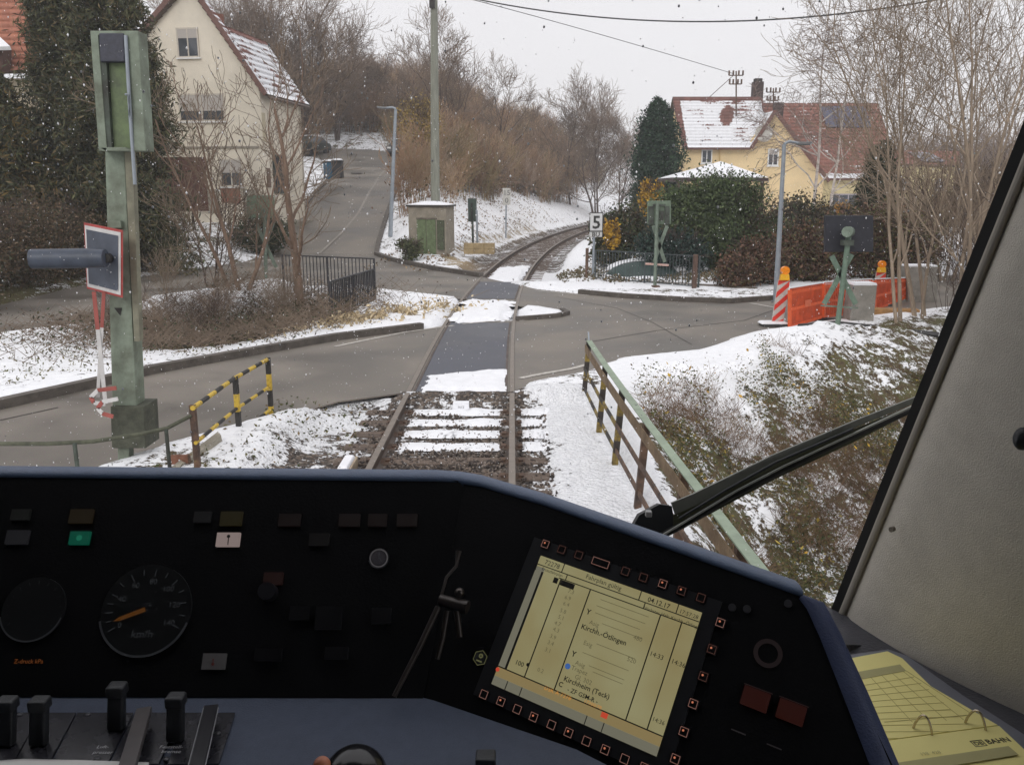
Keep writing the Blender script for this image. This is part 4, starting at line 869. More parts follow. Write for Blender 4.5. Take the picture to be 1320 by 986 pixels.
def roof(parent, quad, m, th=.16, name='roof', snow=None, trim=None, nu=24, nv=16):
    # quad: eave a, eave b, ridge b, ridge a.  Col = metres along, metres down from the ridge, snow weight
    a, b_, c, d = [Vector(q) for q in quad]; off = worldloc(parent) if parent else Vector()
    lh0 = ((d - a).length + (c - b_).length) / 2; nc_ = max(4, int(lh0 / .33)); vv = []; vo = []
    for i in range(nc_): vv += [i / nc_, (i + .86) / nc_, (i + .97) / nc_]; vo += [.055, .012, .0]
    vv.append(1.0); vo.append(.055); us = np.linspace(0, 1, nu); vs_ = np.array(vv); nv = len(vv); V = []; C = []; lw = ((b_ - a).length + (c - d).length) / 2; lh = ((d - a).length + (c - b_).length) / 2
    nrm = (b_ - a).cross(d - a)
    if nrm.length < 1e-6: nrm = (b_ - a).cross(c - a)
    nrm.normalize(); nrm = nrm if nrm.z > 0 else -nrm
    for v, o_v in zip(vs_, vo):
        for u in us:
            p = (a * (1 - u) + b_ * u) * (1 - v) + (d * (1 - u) + c * u) * v - off + nrm * o_v; V.append(tuple(p)); C.append((u * lw, (1 - v) * lh, snow(u, v) if snow else .5))
    n0 = len(V); V += [tuple(Vector(p) - nrm * th) for p in V]; C += C; C = np.array(C)
    idx = np.arange(n0).reshape(nv, nu); q = np.stack([idx[:-1, :-1], idx[:-1, 1:], idx[1:, 1:], idx[1:, :-1]], -1).reshape(-1, 4); F_ = [q, q[:, ::-1] + n0]
    for r in (idx[0], idx[-1], idx[:, 0], idx[:, -1]): F_.append(np.stack([r[:-1], r[1:], r[1:] + n0, r[:-1] + n0], 1))
    mi = np.concatenate([np.full(len(f), 0 if i < 1 else 1) for i, f in enumerate(F_)])
    return link(name, np_mesh(name, V, np.concatenate(F_), C, mi), [m, trim or MATS['soffit']], parent)
mat('soffit', lin((92, 78, 68)), .8, .2, 9)
def window(pl, x0, y0, x1, y1, par, frame, shutter=0.0, bars_=1, sill=True, label=None, pane=None):
    u0, v0, u1, v1 = rect_uv(pl, x0, y0, x1, y1); l, r = sorted((u0, u1)); lo_, hi_ = sorted((v0, v1)); n_ = pl.n; fw = .07
    mb = MB()
    for (a, b_, c, d) in ((l, lo_, l + fw, hi_), (r - fw, lo_, r, hi_), (l + fw, lo_, r - fw, lo_ + fw), (l + fw, hi_ - fw, r - fw, hi_)):
        mb.slab([pl.P(a, b_, .05), pl.P(c, b_, .05), pl.P(c, d, .05), pl.P(a, d, .05)], n_, .06)
    for i in range(1, bars_ + 1):
        x = l + (r - l) * i / (bars_ + 1); mb.slab([pl.P(x - .03, lo_ + fw, .045), pl.P(x + .03, lo_ + fw, .045), pl.P(x + .03, hi_ - fw, .045), pl.P(x - .03, hi_ - fw, .045)], n_, .05)
    f = mb.build('window', frame, par, label=label)
    w0 = worldloc(par)
    def sub(name, mbb, m): 
        o = mbb.build(name, m, None); 
        for v in o.data.vertices: v.co = Vector(v.co) - w0
        o.parent = f; return o
    sub('pane', MB().slab([pl.P(l + fw, lo_ + fw, .02), pl.P(r - fw, lo_ + fw, .02), pl.P(r - fw, hi_ - fw, .02), pl.P(l + fw, hi_ - fw, .02)], n_, .015), pane or GLASSD)
    if shutter: h_ = (hi_ - lo_) * shutter; sub('shutter', MB().slab([pl.P(l + fw, hi_ - h_, .04), pl.P(r - fw, hi_ - h_, .04), pl.P(r - fw, hi_ - fw, .04), pl.P(l + fw, hi_ - fw, .04)], n_, .015), mat('roller_shutter', lin((178, 172, 166)), .6, .1, 3, .4, 30, stretch=(.1, .1, 20)))
    if sill: sub('sill', MB().slab([pl.P(l - .06, lo_ - .06, .12), pl.P(r + .06, lo_ - .06, .12), pl.P(r + .06, lo_, .12), pl.P(l - .06, lo_, .12)], n_, .12), WHITEP)
    return f
# ---- cream gabled house on the left
CREAM = mat('cream_render', lin((222, 214, 198)), .9, .12, .7, .35, 20, detail=9)
PLNTH = mat('grey_plinth', lin((150, 144, 132)), .9, .2, 3, .3, 20)
TILE_L = tile_mat('snowy_red_tiles', lin((150, 104, 92)), lin((112, 78, 72)), .44)
t = thing('cream_house', 'cream rendered gabled house with a snowy red tiled roof left of the side road', 'house', (-14, 42, 1.5))
hd = Vector((.152, 1, 0)).normalized(); hxv = Vector((hd.y, -hd.x, 0)); fr = Vector((W(335, 115, 41).x, 41, 0)); PF = Plane(fr, hxv, -hd); PF.y = Vector((0, 0, 1))
ul_, _ = PF.uv(121, 115); apx = PF.hit(244, -24); er = PF.hit(338, 112); el = Vector(PF.P(ul_, 0)); el.z = er.z
Bz = 1.2
def wallpoly(mb, pts, n_, th=.25): return mb.slab(pts, n_, th)
c_l = Vector((el.x, el.y, Bz)); c_r = Vector((fr.x, fr.y, Bz)); dep = 4.75
mb = MB(); wallpoly(mb, [c_l, c_r, Vector((c_r.x, c_r.y, er.z)), apx, Vector((c_l.x, c_l.y, er.z))], -hd, .3)
s0 = Vector((c_r.x, c_r.y, Bz)); s1 = s0 + hd * dep; mb.slab([s0 + hd * .3, s1, s1 + Vector((0, 0, er.z - Bz - .1)), s0 + hd * .3 + Vector((0, 0, er.z - Bz - .1))], hxv, .3)
l1 = c_l + hd * dep; mb.slab([c_l + hd * .3, l1, l1 + Vector((0, 0, er.z - Bz - .1)), c_l + hd * .3 + Vector((0, 0, er.z - Bz - .1))], -hxv, .3); 
mb.build('wall', CREAM, t)
# roof: front strip to the full apex, rear part with a lower ridge
rs = (er - apx); z2 = PF.hit(285, 32).z; k2 = (z2 - apx.z) / (er.z - apx.z); rd2 = apx + rs * k2
ov = rs.normalized() * .45
roof(t, [er + ov - hd * .25, er + ov + hd * .5, apx + hd * .5, apx - hd * .25], TILE_L, name='roof')
lsl = Vector((el.x - apx.x, el.y - apx.y, el.z - apx.z)); ovl = lsl.normalized() * .45
roof(t, [apx + lsl + ovl - hd * .25, apx + lsl + ovl + hd * .5, apx + hd * .5, apx - hd * .25], TILE_L, name='roof')
sno = lambda u, v: .5 - (1.2 if v > .93 else 0)
roof(t, [er + ov + hd * .5, er + ov + hd * (dep + .2), rd2 + hd * (dep + .2), rd2 + hd * .5], TILE_L, name='roof', snow=sno)
back = rd2 + Vector((-(rd2.x - apx.x) * 2, -(rd2.y - apx.y) * 2, 0)); roof(t, [rd2 + hd * .5, rd2 + hd * (dep + .2), back + hd * (dep + .2), back + hd * .5], TILE_L, name='roof', snow=sno)
bk = MB(); bk.slab([s1, l1, l1 + Vector((0, 0, er.z - Bz)), back + hd * dep, rd2 + hd * dep, s1 + Vector((0, 0, er.z - Bz))], hd, .2); bk.build('wall', CREAM, t)
mb = MB(); mb.bar(er + ov - hd * .27 + Vector((0, 0, .0)), apx - hd * .27 + Vector((0, 0, .05)), .05, .22); mb.bar(apx + lsl + ovl - hd * .27, apx - hd * .27 + Vector((0, 0, .05)), .05, .22); mb.build('verge_board', mat('verge_brown', lin((112, 80, 72)), .7, .3, 8), t)
g0 = er + ov + hd * .0 - Vector((0, 0, .12)); MB().tube([g0 + hxv * .08, g0 + hxv * .08 + hd * dep], .07, 8).build('gutter', mat('gutter_brown', lin((90, 74, 66)), .5, .2, 8), t)
FRB = mat('frame_greige', lin((196, 188, 176)), .6, .1, 6)
window(PF, 228.5, 36, 256.5, 75, t, FRB, .35, 1); window(PF, 231, 121, 290, 157, t, FRB, .62, 1, label='wide shuttered window on the middle floor'); window(PF, 284, 205, 313, 241, t, FRB, .5, 1, label='half shuttered ground floor window')
on(PF, 286, 243, 310, 262, .05, 'brick_panel', mat('brick_red', lin((150, 100, 84)), .9, .2, 12, .3, 30), t)
on(PF, 200, 203, 267, 272, .06, 'garage_door', mat('garage_brown', lin((92, 62, 52)), .7, .25, 2, .3, 8, stretch=(12, 12, .4)), t, label='dark brown garage door')
on(PF, 121, 189.5, 334, 192, .06, 'string_course', PLNTH, t)
on(PF, 268, 244, 283, 275, .04, 'plinth', PLNTH, t); on(PF, 314, 244, 334, 275, .04, 'plinth', PLNTH, t)
PS = Plane(c_r + Vector((0, 0, 0)), hd, hxv); PS.y = Vector((0, 0, 1))
on(PS, 352, 200, 365, 250, .05, 'door', mat('door_dark_green', lin((46, 62, 58)), .4, .3, 5), t, label='tall dark green glazed door'); on(PS, 354, 203, 358, 247, .07, 'door_glass', GLASSD, t); on(PS, 360, 203, 364, 247, .07, 'door_glass', GLASSD, t)
on(PS, 344, 217, 348, 242, .05, 'meter_panel', mat('panel_brown', lin((112, 92, 78)), .6, .2, 6), t); on(PS, 338, 146, 342, 182, .03, 'recess', mat('recess_cream', lin((186, 176, 152)), .9, .1, 5), t)
sp_ = s0 + hd * 3.0 + hxv * .45; mb = MB(); mb.box((sp_.x, sp_.y, hz(sp_.x, sp_.y) - .1), (.8, 1.6, .7), rz=-.15); mb.build('entrance_step', PLNTH, t)
MB().tube([rd2 + hd * 3 + Vector((-1.5, 0, -.6)), rd2 + hd * 3 + Vector((-1.5, 0, 1.0))], .32, 4, sm=False).build('chimney', mat('chimney_brick', lin((120, 78, 64)), .9, .3, 9), t)
# skylight in the side roof
# ---- red roofed house far left
TILE_R = tile_mat('orange_red_tiles', lin((186, 124, 98)), lin((158, 102, 84)), -.6, sx=3.6, sy=2.4)
t = thing('red_roofed_house', 'house at the upper left corner showing a bare orange red tiled roof and snowy dormer', 'house', (-22, 33, 1.5))
ra = AT(-160, 95, 33); rb_ = AT(70, 92, 34.5); rc = AT(66, -70, 38.5); rdd = AT(-160, -70, 37)
roof(t, [ra, rb_, rc, rdd], TILE_R, nu=30)
mb = MB(); mb.slab([Vector((ra.x, ra.y + .4, .5)), Vector((rb_.x, rb_.y + .4, .5)), rb_ + Vector((0, .4, -.2)), ra + Vector((0, .4, -.2))], (0, -1, 0), .3); mb.slab([Vector((rb_.x - .1, rb_.y + .4, .5)), Vector((rb_.x - .1, rb_.y + 7, .5)), Vector((rb_.x - .1, rb_.y + 7, rb_.z)), rc - Vector((.1, 0, .2)), rb_ + Vector((-.1, .4, -.2))], (1, 0, 0), .3); mb.build('wall', mat('pale_wall', lin((196, 184, 160)), .9, .1, 4), t)
mb = MB(); d0 = AT(-30, 58, 33.6); mb.slab([AT(-60, 62, 33.2), AT(13, 60, 33.2), AT(0, 48, 34.6), AT(-60, 44, 34.6)], (0, -.5, 1), .14); mb.build('dormer_roof', SNOW, t)
mb = MB(); mb.slab([AT(-60, 92, 33.6), AT(3, 92, 33.6), AT(3, 61, 33.6), AT(-60, 61, 33.6)], (0, -1, 0), .6); mb.build('dormer', mat('dormer_brown', lin((86, 62, 54)), .8, .2, 6), t)
# ---- yellow house right
YEL = mat('yellow_render', lin((226, 202, 158)), .9, .12, .6, .3, 20, detail=9)
TILE_S = tile_mat('snowed_tiles', lin((136, 96, 88)), lin((104, 74, 68)), .56, sx=3.2, sy=2.6, patchy=.7)
TILE_D = tile_mat('dry_red_tiles', lin((156, 110, 98)), lin((130, 90, 80)), -.3, sx=3.4, sy=2.8, patchy=.8)
t = thing('yellow_house', 'yellow house with a snowy roof, small gable and a large bare red roof with panels', 'house', (17, 54, 0))
yF = 52.0; PY = Plane((14, yF, 0), (1, 0, 0), (0, -1, 0)); PY.y = Vector((0, 0, 1))
def y_(px, py, y=yF): return AT(px, py, y)
zr = AT(940, 126, yF + 3.6).z; g_ap = y_(997, 145); g_r = y_(1062, 232); e_l = y_(881, 182); e_r = y_(966, 184)
mb = MB(); mb.slab([Vector((e_l.x + .15, yF, -.3)), Vector((g_r.x, yF, -.3)), g_r, g_ap, e_r, Vector((e_l.x + .15, yF, e_r.z))], (0, -1, 0), .3)
mb.slab([Vector((e_l.x + .15, yF + .3, -.3)), Vector((e_l.x + .15, yF + 7, -.3)), Vector((e_l.x + .15, yF + 7, e_r.z)), Vector((e_l.x + .15, yF + 3.6, zr - .4)), Vector((e_l.x + .15, yF + .3, e_r.z))], (-1, 0, 0), .3)
mb.build('wall', YEL, t)
zr = AT(940, 126, yF + 3.6).z; rl = Vector((e_l.x - .1, yF + 3.6, zr)); rr = Vector((AT(981, 126, yF + 3.6).x, yF + 3.6, zr))
ea = Vector((e_l.x - .1, yF - .45, e_r.z - .35)); eb = Vector((e_r.x, yF - .45, e_r.z - .35))
def sn1(u, v): return .5 - (1.1 * max(0, (v - .86) / .14)) - (.9 if u < .07 else 0) - 1.2 * max(0, 1 - ((u - .62) / .1) ** 2 - ((v - .62) / .22) ** 2)
roof(t, [ea, eb, rr, rl], TILE_S, snow=sn1, nu=50, nv=34, trim=MATS['verge_brown'])
roof(t, [Vector((ea.x, yF + 7.6, ea.z)), Vector((eb.x + 3, yF + 7.6, ea.z)), rr, rl], TILE_S)
# part of the front roof running into the gable
gb = Vector((g_ap.x, yF + 3.3, g_ap.z)); 
roof(t, [eb, Vector((g_ap.x, yF - .3, g_ap.z + .06)), Vector((g_ap.x, yF + 2.2, g_ap.z + .06)), rr], TILE_S, snow=lambda u, v: .55, nu=16, nv=12, trim=MATS['verge_brown'])
mb = MB()
mb.bar(eb + Vector((0, -.02, 0)), Vector((g_ap.x, yF - .35, g_ap.z + .05)), .08, .2); mb.bar(Vector((g_ap.x, yF - .35, g_ap.z + .05)), g_r + Vector((.2, -.35, -.1)), .08, .2); mb.build('verge_board', MATS['verge_brown'], t)
# large red roof
yB_ = yF + .4; e1 = AT(1064, 231, yB_); e2 = AT(1127, 231, yB_); zR = AT(1060, 134, yB_ + 4.6).z; r1 = Vector((g_ap.x, yB_ + 4.6, zR)); r2 = Vector((AT(1131, 135, yB_ + 4.6).x, yB_ + 4.6, zR))
e2.x = r2.x - .1
roof(t, [Vector((g_r.x - .05, yB_ - .3, e1.z)), Vector((e2.x, yB_ - .3, e1.z)), r2, r1], TILE_D, snow=lambda u, v: .5 + (.9 if v < .05 else 0) + (.5 * max(0, 1 - ((u - .30) / .05) ** 2 - ((v - .42) / .25) ** 2)), nu=60, nv=50, trim=MATS['verge_brown'])
roof(t, [Vector((g_r.x, yB_ + 9.4, e1.z)), Vector((e2.x, yB_ + 9.4, e1.z)), r2, r1], TILE_D)
mb = MB(); mb.slab([Vector((g_r.x + .0, yB_ + .2, -.3)), Vector((e2.x - .3, yB_ + .2, -.3)), Vector((e2.x - .3, yB_ + .2, e1.z - .05)), Vector((g_r.x, yB_ + .2, e1.z - .05))], (0, -1, 0), .3)
mb.slab([Vector((e2.x - .3, yB_ + .5, -.3)), Vector((e2.x - .3, yB_ + 9, -.3)), Vector((e2.x - .3, yB_ + 9, e1.z)), Vector((e2.x - .3, yB_ + 4.6, zR - .3)), Vector((e2.x - .3, yB_ + .5, e1.z))], (1, 0, 0), .3); mb.build('wall', mat('pale_yellow_render', lin((214, 200, 156)), .9, .12, 1, .3, 20), t)
PB = Plane((20, yB_ + .2, 0), (1, 0, 0), (0, -1, 0)); PB.y = Vector((0, 0, 1))
window(PB, 1069, 250, 1116, 276, t, mat('garage_grey', lin((168, 160, 166)), .6, .1, 4), .0, 3, sill=False, label='wide grey glazed opening under the red roof')
window(PY, 904, 193, 918, 211, t, WHITEP, 0, 1); window(PY, 989.5, 192, 1003.5, 214, t, WHITEP, .35, 1)
PR = Plane(e1 + Vector((0, -.3, 0)), (1, 0, 0), Vector((0, -(zR - e1.z), 4.9)).normalized())
SOL = mat('solar_glass', lin((66, 68, 92)), .2, .2, 3, spec=.7)
for i in range(4): on(PR, 1061 + i * 14.6, 139, 1074.6 + i * 14.6, 166, .06, 'solar_panel', SOL, t, k=.06)
MB().disc(y_(985, 172, yF - .4), .52, (.2, -1, .3), (1, 0, 0), th=.05).tube([y_(985, 172, yF - .4), y_(988, 174, yF)], .03, 6).tube([y_(985, 176, yF - .45), y_(984, 180, yF - .85), y_(985, 173, yF - .9)], .02, 5).build('satellite_dish', mat('dish_grey', lin((176, 172, 164)), .5, .1, 4), t)
k = y_(995, 168, yF - .05); mb = MB(); mb.tube([k + Vector((-.14, 0, -.3)), k + Vector((-.12, 0, .3))], .035, 5); mb.tube([k + Vector((-.1, 0, 0)), k + Vector((.16, 0, .3))], .035, 5); mb.tube([k + Vector((-.06, 0, .05)), k + Vector((.18, 0, -.3))], .035, 5); mb.build('wall_ornament', BLACKP, t)
c = AT(976, 120, yF + 4.2); mb = MB(); mb.box(c, (.62, .6, 1.3)); mb.build('chimney', mat('dark_chimney', lin((74, 62, 60)), .9, .3, 6), t); MB().box(c + Vector((0, 0, .75)), (.45, .45, .2)).build('chimney_cap', BLACKP, t)
c = AT(1003, 144, yF + .8); MB().box(c, (.5, .5, 1.0)).build('chimney', MATS['dark_chimney'], t)
def roof_mast(px, ytop, ybot, y, nm):
    a = AT(px, ytop, y); b_ = AT(px, ybot, y); mb = MB(); mb.tube([b_, a], .045, 6)
    for dz, w_ in ((-.25, .42), (-.75, .36)):
        mb.tube([a + Vector((-w_, 0, dz)), a + Vector((w_, 0, dz))], .035, 5)
        for s in (-1, -.4, .4, 1): mb.tube([a + Vector((w_ * s, 0, dz)), a + Vector((w_ * s, 0, dz + .28))], .055, 6)
    mb.build('service_mast', RUST, t)
roof_mast(949, 92, 150, yF + 1.8, 0); roof_mast(997, 114, 145, yF + 4.6, 1)
MB().tube([AT(945, 98, yF + 1.8), AT(914, 126, yF + 3.4)], .02, 5).build('mast_stay', RUST, t)
MB().tube([y_(928, 184, yF - .06), y_(928, 260, yF - .06)], .04, 6).build('downpipe', mat('pipe_yellow', lin((206, 180, 128)), .6, .1, 5), t)
# snow covered pavilion
t = thing('garden_pavilion', 'low square pavilion roof covered in snow in front of the yellow house', 'pavilion', (9.5, 40, 0))
ap = AT(929, 208, 41); ez = AT(929, 229, 39).z; cx_, hw = ap.x, 2.3
cs = [Vector((AT(867, 228, 39).x, 39, ez)), Vector((AT(991, 228, 39).x, 39, ez)), Vector((AT(991, 228, 39).x, 43.2, ez)), Vector((AT(867, 228, 39).x, 43.2, ez))]
mb = MB(); mb.add(cs + [ap], [(0, 1, 4), (1, 2, 4), (2, 3, 4), (3, 0, 4)]); mb.build('roof_snow', SNOW, t)
mb = MB(); mb.add([c - Vector((0, 0, .02)) for c in cs] + [c - Vector((0, 0, .16)) for c in cs], [(0, 1, 5, 4), (1, 2, 6, 5), (2, 3, 7, 6), (3, 0, 4, 7), (4, 5, 6, 7)]); mb.build('eave', MATS['dark_chimney'], t)
for c in cs: q = c + (Vector((cx_, 41, ez)) - c) * .12; MB().bar((q.x, q.y, -.2), (q.x, q.y, ez - .17), .14, .14, up=(0, 1, 0)).build('post', BARKD, t)
# distant pale house with panels, behind the right hand trees
t = thing('distant_house', 'distant pale yellow house with roof panels behind the right hand trees', 'house', (32, 66, 0))
a = AT(1142, 212, 64); b_ = AT(1240, 214, 64); r_a = AT(1135, 194, 68); r_b = AT(1236, 196, 68)
roof(t, [a, b_, r_b, r_a], TILE_D); mb = MB(); mb.slab([Vector((a.x + .3, 64.4, -.3)), Vector((b_.x - .3, 64.4, -.3)), Vector((b_.x - .3, 64.4, b_.z - .1)), Vector((a.x + .3, 64.4, a.z - .1))], (0, -1, 0), 6); mb.build('wall', MATS['pale_yellow_render'], t)
PD = Plane(a, (1, 0, 0), Vector((0, -(r_a.z - a.z), 4)).normalized()); on(PD, 1180, 198, 1208, 210, .06, 'solar_panel', SOL, t, k=.05)
PW_ = Plane((30, 64.4, 0), (1, 0, 0), (0, -1, 0)); PW_.y = Vector((0, 0, 1)); window(PW_, 1160, 230, 1172, 245, t, WHITEP); window(PW_, 1205, 230, 1217, 245, t, WHITEP)
# dark garden shed roof / board fence behind the black light board
mb = MB(); mb.slab([AT(1088, 270, 33), AT(1142, 273, 33), AT(1142, 322, 33), AT(1088, 322, 33)], (0, -1, 0), .1); props(mb.build('board_screen', mat('dark_boards', lin((42, 44, 52)), .8, .3, 3, .3, 20, stretch=(8, 8, .5))), 'dark board screen behind the orange barrier and the black light board', 'screen')
# green tarpaulin mound behind the fence
mb = MB(); mb.sphere((4.4, 28.2, .0), .9, 16, 10, (1.4, .8, .6)); props(mb.build('tarpaulin_mound', mat('tarp_green', lin((40, 62, 58)), .5, .3, 3, .5, 9, detail=3)), 'dark green covered mound behind the metal bar fence', 'covered mound')
mb = MB(); mb.sphere((5.0, 29.0, .2), .8, 20, 10, (2.2, 1.2, .5)); props(mb.build('snow_heap', SNOW), kind='stuff')

# ================================================================== VEGETATION
def add_tree(name, label, cat, base, h, seed, r=.12, stems=1, lev=3, kids=1.3, spread=.15, lean=(0, 0), m=BARK, shr=.62, up=.1, ang=.8, nseg=6, wob=.14, group=None, minr=.006, n_=4, droop=0, twm=None):
    rng = np.random.RandomState(seed); t = thing(name, label, cat, tuple(base), group=group); so = [[], []]
    for s in range(stems):
        out = []; a = rng.rand() * 6.28; q = spread * (.5 + rng.rand()) if stems > 1 else 0
        d = (math.cos(a) * q + lean[0], math.sin(a) * q + lean[1], 1)
        b_ = (rng.normal(0, .12) * (stems > 1), rng.normal(0, .12) * (stems > 1), -.25)
        grow(out, rng, b_, d, h * (1 - .25 * rng.rand() * (stems > 1)), r * (1 - .4 * rng.rand() * (stems > 1)), 0, lev, up, nseg + 2, kids, ang, wob, shr, .2, droop)
        so[0] += [o for o in out if o[4] <= 1]; so[1] += [o for o in out if o[4] > 1]
    V, F_ = segs(*tree_arrays(so[0], minr * 1.5), n=6 if n_ > 3 else 4); link('trunk', np_mesh('trunk', V, F_, smooth_=True), m, t)
    V, F_ = segs(*tree_arrays(so[1], minr), n=3); link('crown', np_mesh('crown', V, F_), twm or TWIG, t)
    return t
def gpos(px, y, dz=0):
    x = AT(px, 300, y).x; return (x, y, hz(x, y) + dz)
TW2 = mat('twig_grey', lin((142, 126, 108)), .9, .3, 1.2); TW3 = mat('twig_purple_brown', lin((126, 110, 94)), .9, .3, 1.2); TWR = mat('twig_far', lin((128, 112, 104)), .9, .25, .5)
# two bare trees by the culvert railing
add_tree('bare_tree', 'bare tree with a straight brown trunk standing in front of the rear black railing', 'tree', gpos(382, 21.8, -.2), 5.6, 11, .14, 1, 3, 1.15, m=mat('brown_bark', lin((124, 102, 86)), .9, .3, 5, .4, 30, stretch=(3, 3, .6)), shr=.55, ang=.75, minr=.008, group='bare trees by the stream', twm=TW3)
add_tree('bare_tree', 'bare multi-stemmed tree left of the black railing in front of the cream house', 'tree', gpos(306, 23, -.3), 5.6, 23, .085, 3, 3, .85, .3, m=MATS['brown_bark'], shr=.55, ang=.7, minr=.008, group='bare trees by the stream', twm=TW3)
add_tree('bare_tree', 'smaller bare bush tree right beside the green signal mast and dark conifer', 'tree', gpos(268, 25, -.3), 3.8, 37, .045, 4, 3, .9, .4, m=BARKD, shr=.6, minr=.008, group='bare trees by the stream', twm=TW3)
# conifers
def conifer(label, base, h, r, seed, cols, n=26000, dens=1.0, size=.16, name='conifer', cat='tree', shape='cone', trunk=True, group=None, gaps=.35):
    rng = np.random.RandomState(seed); t = thing(name, label, cat, tuple(base), group=group)
    if trunk: V, F_ = segs([(0, 0, -.3), (0, 0, h * .5)], [(0, 0, h * .5), (0, 0, h * .97)], [r * .07 + .08, r * .05 + .05], [r * .05 + .05, .02], n=8); link('trunk', np_mesh('trunk', V, F_), BARKD, t)
    # boughs: clumps of sprays along drooping limbs
    nb = int(150 * dens * h / 8); C = []
    for i in range(nb):
        u = rng.rand() ** .85; z = h * (.04 + .94 * u)
        R_ = (r * (1 - u) ** .8 * (.75 + .4 * rng.rand()) + .15) if shape == 'cone' else (r * (math.sin(math.pi * min(1, (.12 + .88 * u) ** 1.0)) ** .55) * (.8 + .25 * rng.rand()) if u < .5 else r * (1 - (u - .5) ** 2 * 3.6) * (.82 + .22 * rng.rand()))
        R_ = R_ if shape == 'cone' else r * min(1, ((1 - u) * 2.6) ** .55) * (.82 + .2 * rng.rand())
        R_ = max(R_, .12); a = rng.rand() * 6.283; k = max(20, int(n / nb)); s = rng.rand(k) ** .6
        dro = -.28 * R_ * s ** 1.6 * (shape == 'cone'); wdt = .22 * R_ + .12
        x = math.cos(a) * R_ * s + rng.normal(0, wdt * .45, k) * (.4 + s); y = math.sin(a) * R_ * s + rng.normal(0, wdt * .45, k) * (.4 + s)
        C.append(np.stack([x, y, z + dro + rng.normal(0, .12 + .04 * R_, k)], 1))
    C = np.concatenate(C); V, F_ = leaf_quads(C, size * (.6 + .7 * rng.rand(len(C))), rng, asp=(1.1 if shape == 'egg' else 2.6))
    link('crown', np_mesh('crown', V, F_, pal(rng, len(C), cols)), ATTR, t); return t
DK = [(66, 70, 50), (80, 84, 58), (92, 92, 64), (60, 64, 50), (106, 94, 68)]
conifer('tall dark conifer behind the signal mast, the nearer and right one of the pair', gpos(168, 29.5, -.2), 14, 2.1, 5, DK, 130000, 1.6, .05, group='dark conifers at the left')
conifer('tall dark conifer at the left, beside the red roof', gpos(112, 31, -.2), 13.5, 2.0, 6, DK, 115000, 1.6, .05, group='dark conifers at the left')
conifer('lower dark conifer at the left picture edge under the red roof', gpos(15, 28.5, -.2), 5.9, 2.4, 7, DK + [(110, 92, 52)], 65000, 1.4, .05, group='dark conifers at the left')
conifer('dense dark green rounded cypress between the brown hillside and the yellow house', gpos(843, 47, 0), 7.5, 1.35, 9, [(36, 56, 44), (46, 68, 52), (30, 46, 38), (58, 80, 60)], 60000, 2.2, .08, 'cypress', 'tree', 'egg')
conifer('narrow dark conifer right of the yellow house behind the barrier', gpos(1128, 33, 0), 4.6, 1.0, 12, [(60, 68, 48), (76, 78, 56), (50, 56, 42)], 26000, 1.4, .055)
def bush(name, label, base, r, h, seed, cols, n=9000, size=.09, twigs=True, cat='bush', group=None, tw=None):
    rng = np.random.RandomState(seed); t = thing(name, label, cat, tuple(base), group=group)
    if twigs:
        out = []
        for s in range(9):
            a = rng.rand() * 6.28; grow(out, rng, (math.cos(a) * .15, math.sin(a) * .15, -.1), (math.cos(a) * .5 * r[0] / h, math.sin(a) * .5 * r[1] / h, 1), h * .85, .02, 0, 2, .05, 5, 1.6, .7, .16, .6)
        V, F_ = segs(*tree_arrays(out, .006), n=3); link('branches', np_mesh('branches', V, F_), tw or BARKD, t)
    nc = max(14, int(26 * r[0])); cc = rng.normal(size=(nc, 3)); cc /= np.linalg.norm(cc, axis=1, keepdims=True); cc *= (.55 + .4 * rng.rand(nc, 1)); C = []
    for c in cc:
        k = n // nc; q = c + rng.normal(0, .22, (k, 3)); C.append(q)
    C = np.concatenate(C); C = C * np.array([r[0], r[1], h * .5]) + np.array([0, 0, h * .5]); C = C[C[:, 2] > -.05]
    V, F_ = leaf_quads(C, size * (.6 + .8 * rng.rand(len(C))), rng)
    link('foliage', np_mesh('foliage', V, F_, pal(rng, len(C), cols)), ATTR, t); return t
LAUR = [(72, 86, 56), (84, 98, 62), (62, 76, 50), (92, 104, 70), (56, 68, 46)]
bush('laurel_hedge', 'very large dense evergreen laurel bush in front of the pavilion and yellow house', gpos(922, 30.5, -.1), (1.75, 1.4), 3.05, 31, LAUR, 90000, .06, group='laurels')
bush('laurel_hedge', 'rounded lower flank of laurel to the right of the large laurel, behind the lamp post', gpos(975, 31, -.1), (1.2, 1.2), 1.9, 33, [(70, 80, 52), (90, 92, 62), (110, 84, 72), (54, 62, 44)], 30000, .055, group='laurels')
bush('evergreen_bush', 'dark evergreen bush behind the white 5 sign and the fence', gpos(800, 31, -.1), (1.0, .9), 2.1, 35, [(62, 70, 50), (78, 84, 56), (96, 84, 64), (48, 56, 42)], 12000, .07)
bush('evergreen_bush', 'dark blue green shrub directly behind the fence centre under the laurel', gpos(866, 28.5, -.1), (1.1, .7), 1.5, 36, [(44, 62, 58), (54, 74, 64), (36, 50, 46)], 12000, .06)
FOR = [(206, 166, 60), (190, 148, 52), (168, 134, 66)]
bush('forsythia', 'small yellow leaved bush right of the white 5 sign', gpos(788, 30, .75), (.28, .28), .95, 41, FOR, 1400, .07, group='yellow shrubs')
bush('forsythia', 'yellow leaved shrub behind the green crossing sign at the foot of the cypress', gpos(838, 36, 1.7), (.5, .4), 1.35, 42, FOR + [(120, 100, 60)], 1800, .08, group='yellow shrubs')
bush('forsythia', 'golden shrub in front of the grey opening of the yellow house', gpos(1085, 46, .9), (1.2, .6), 1.0, 43, [(200, 150, 60), (176, 128, 54), (150, 120, 60)], 3000, .1, group='yellow shrubs')
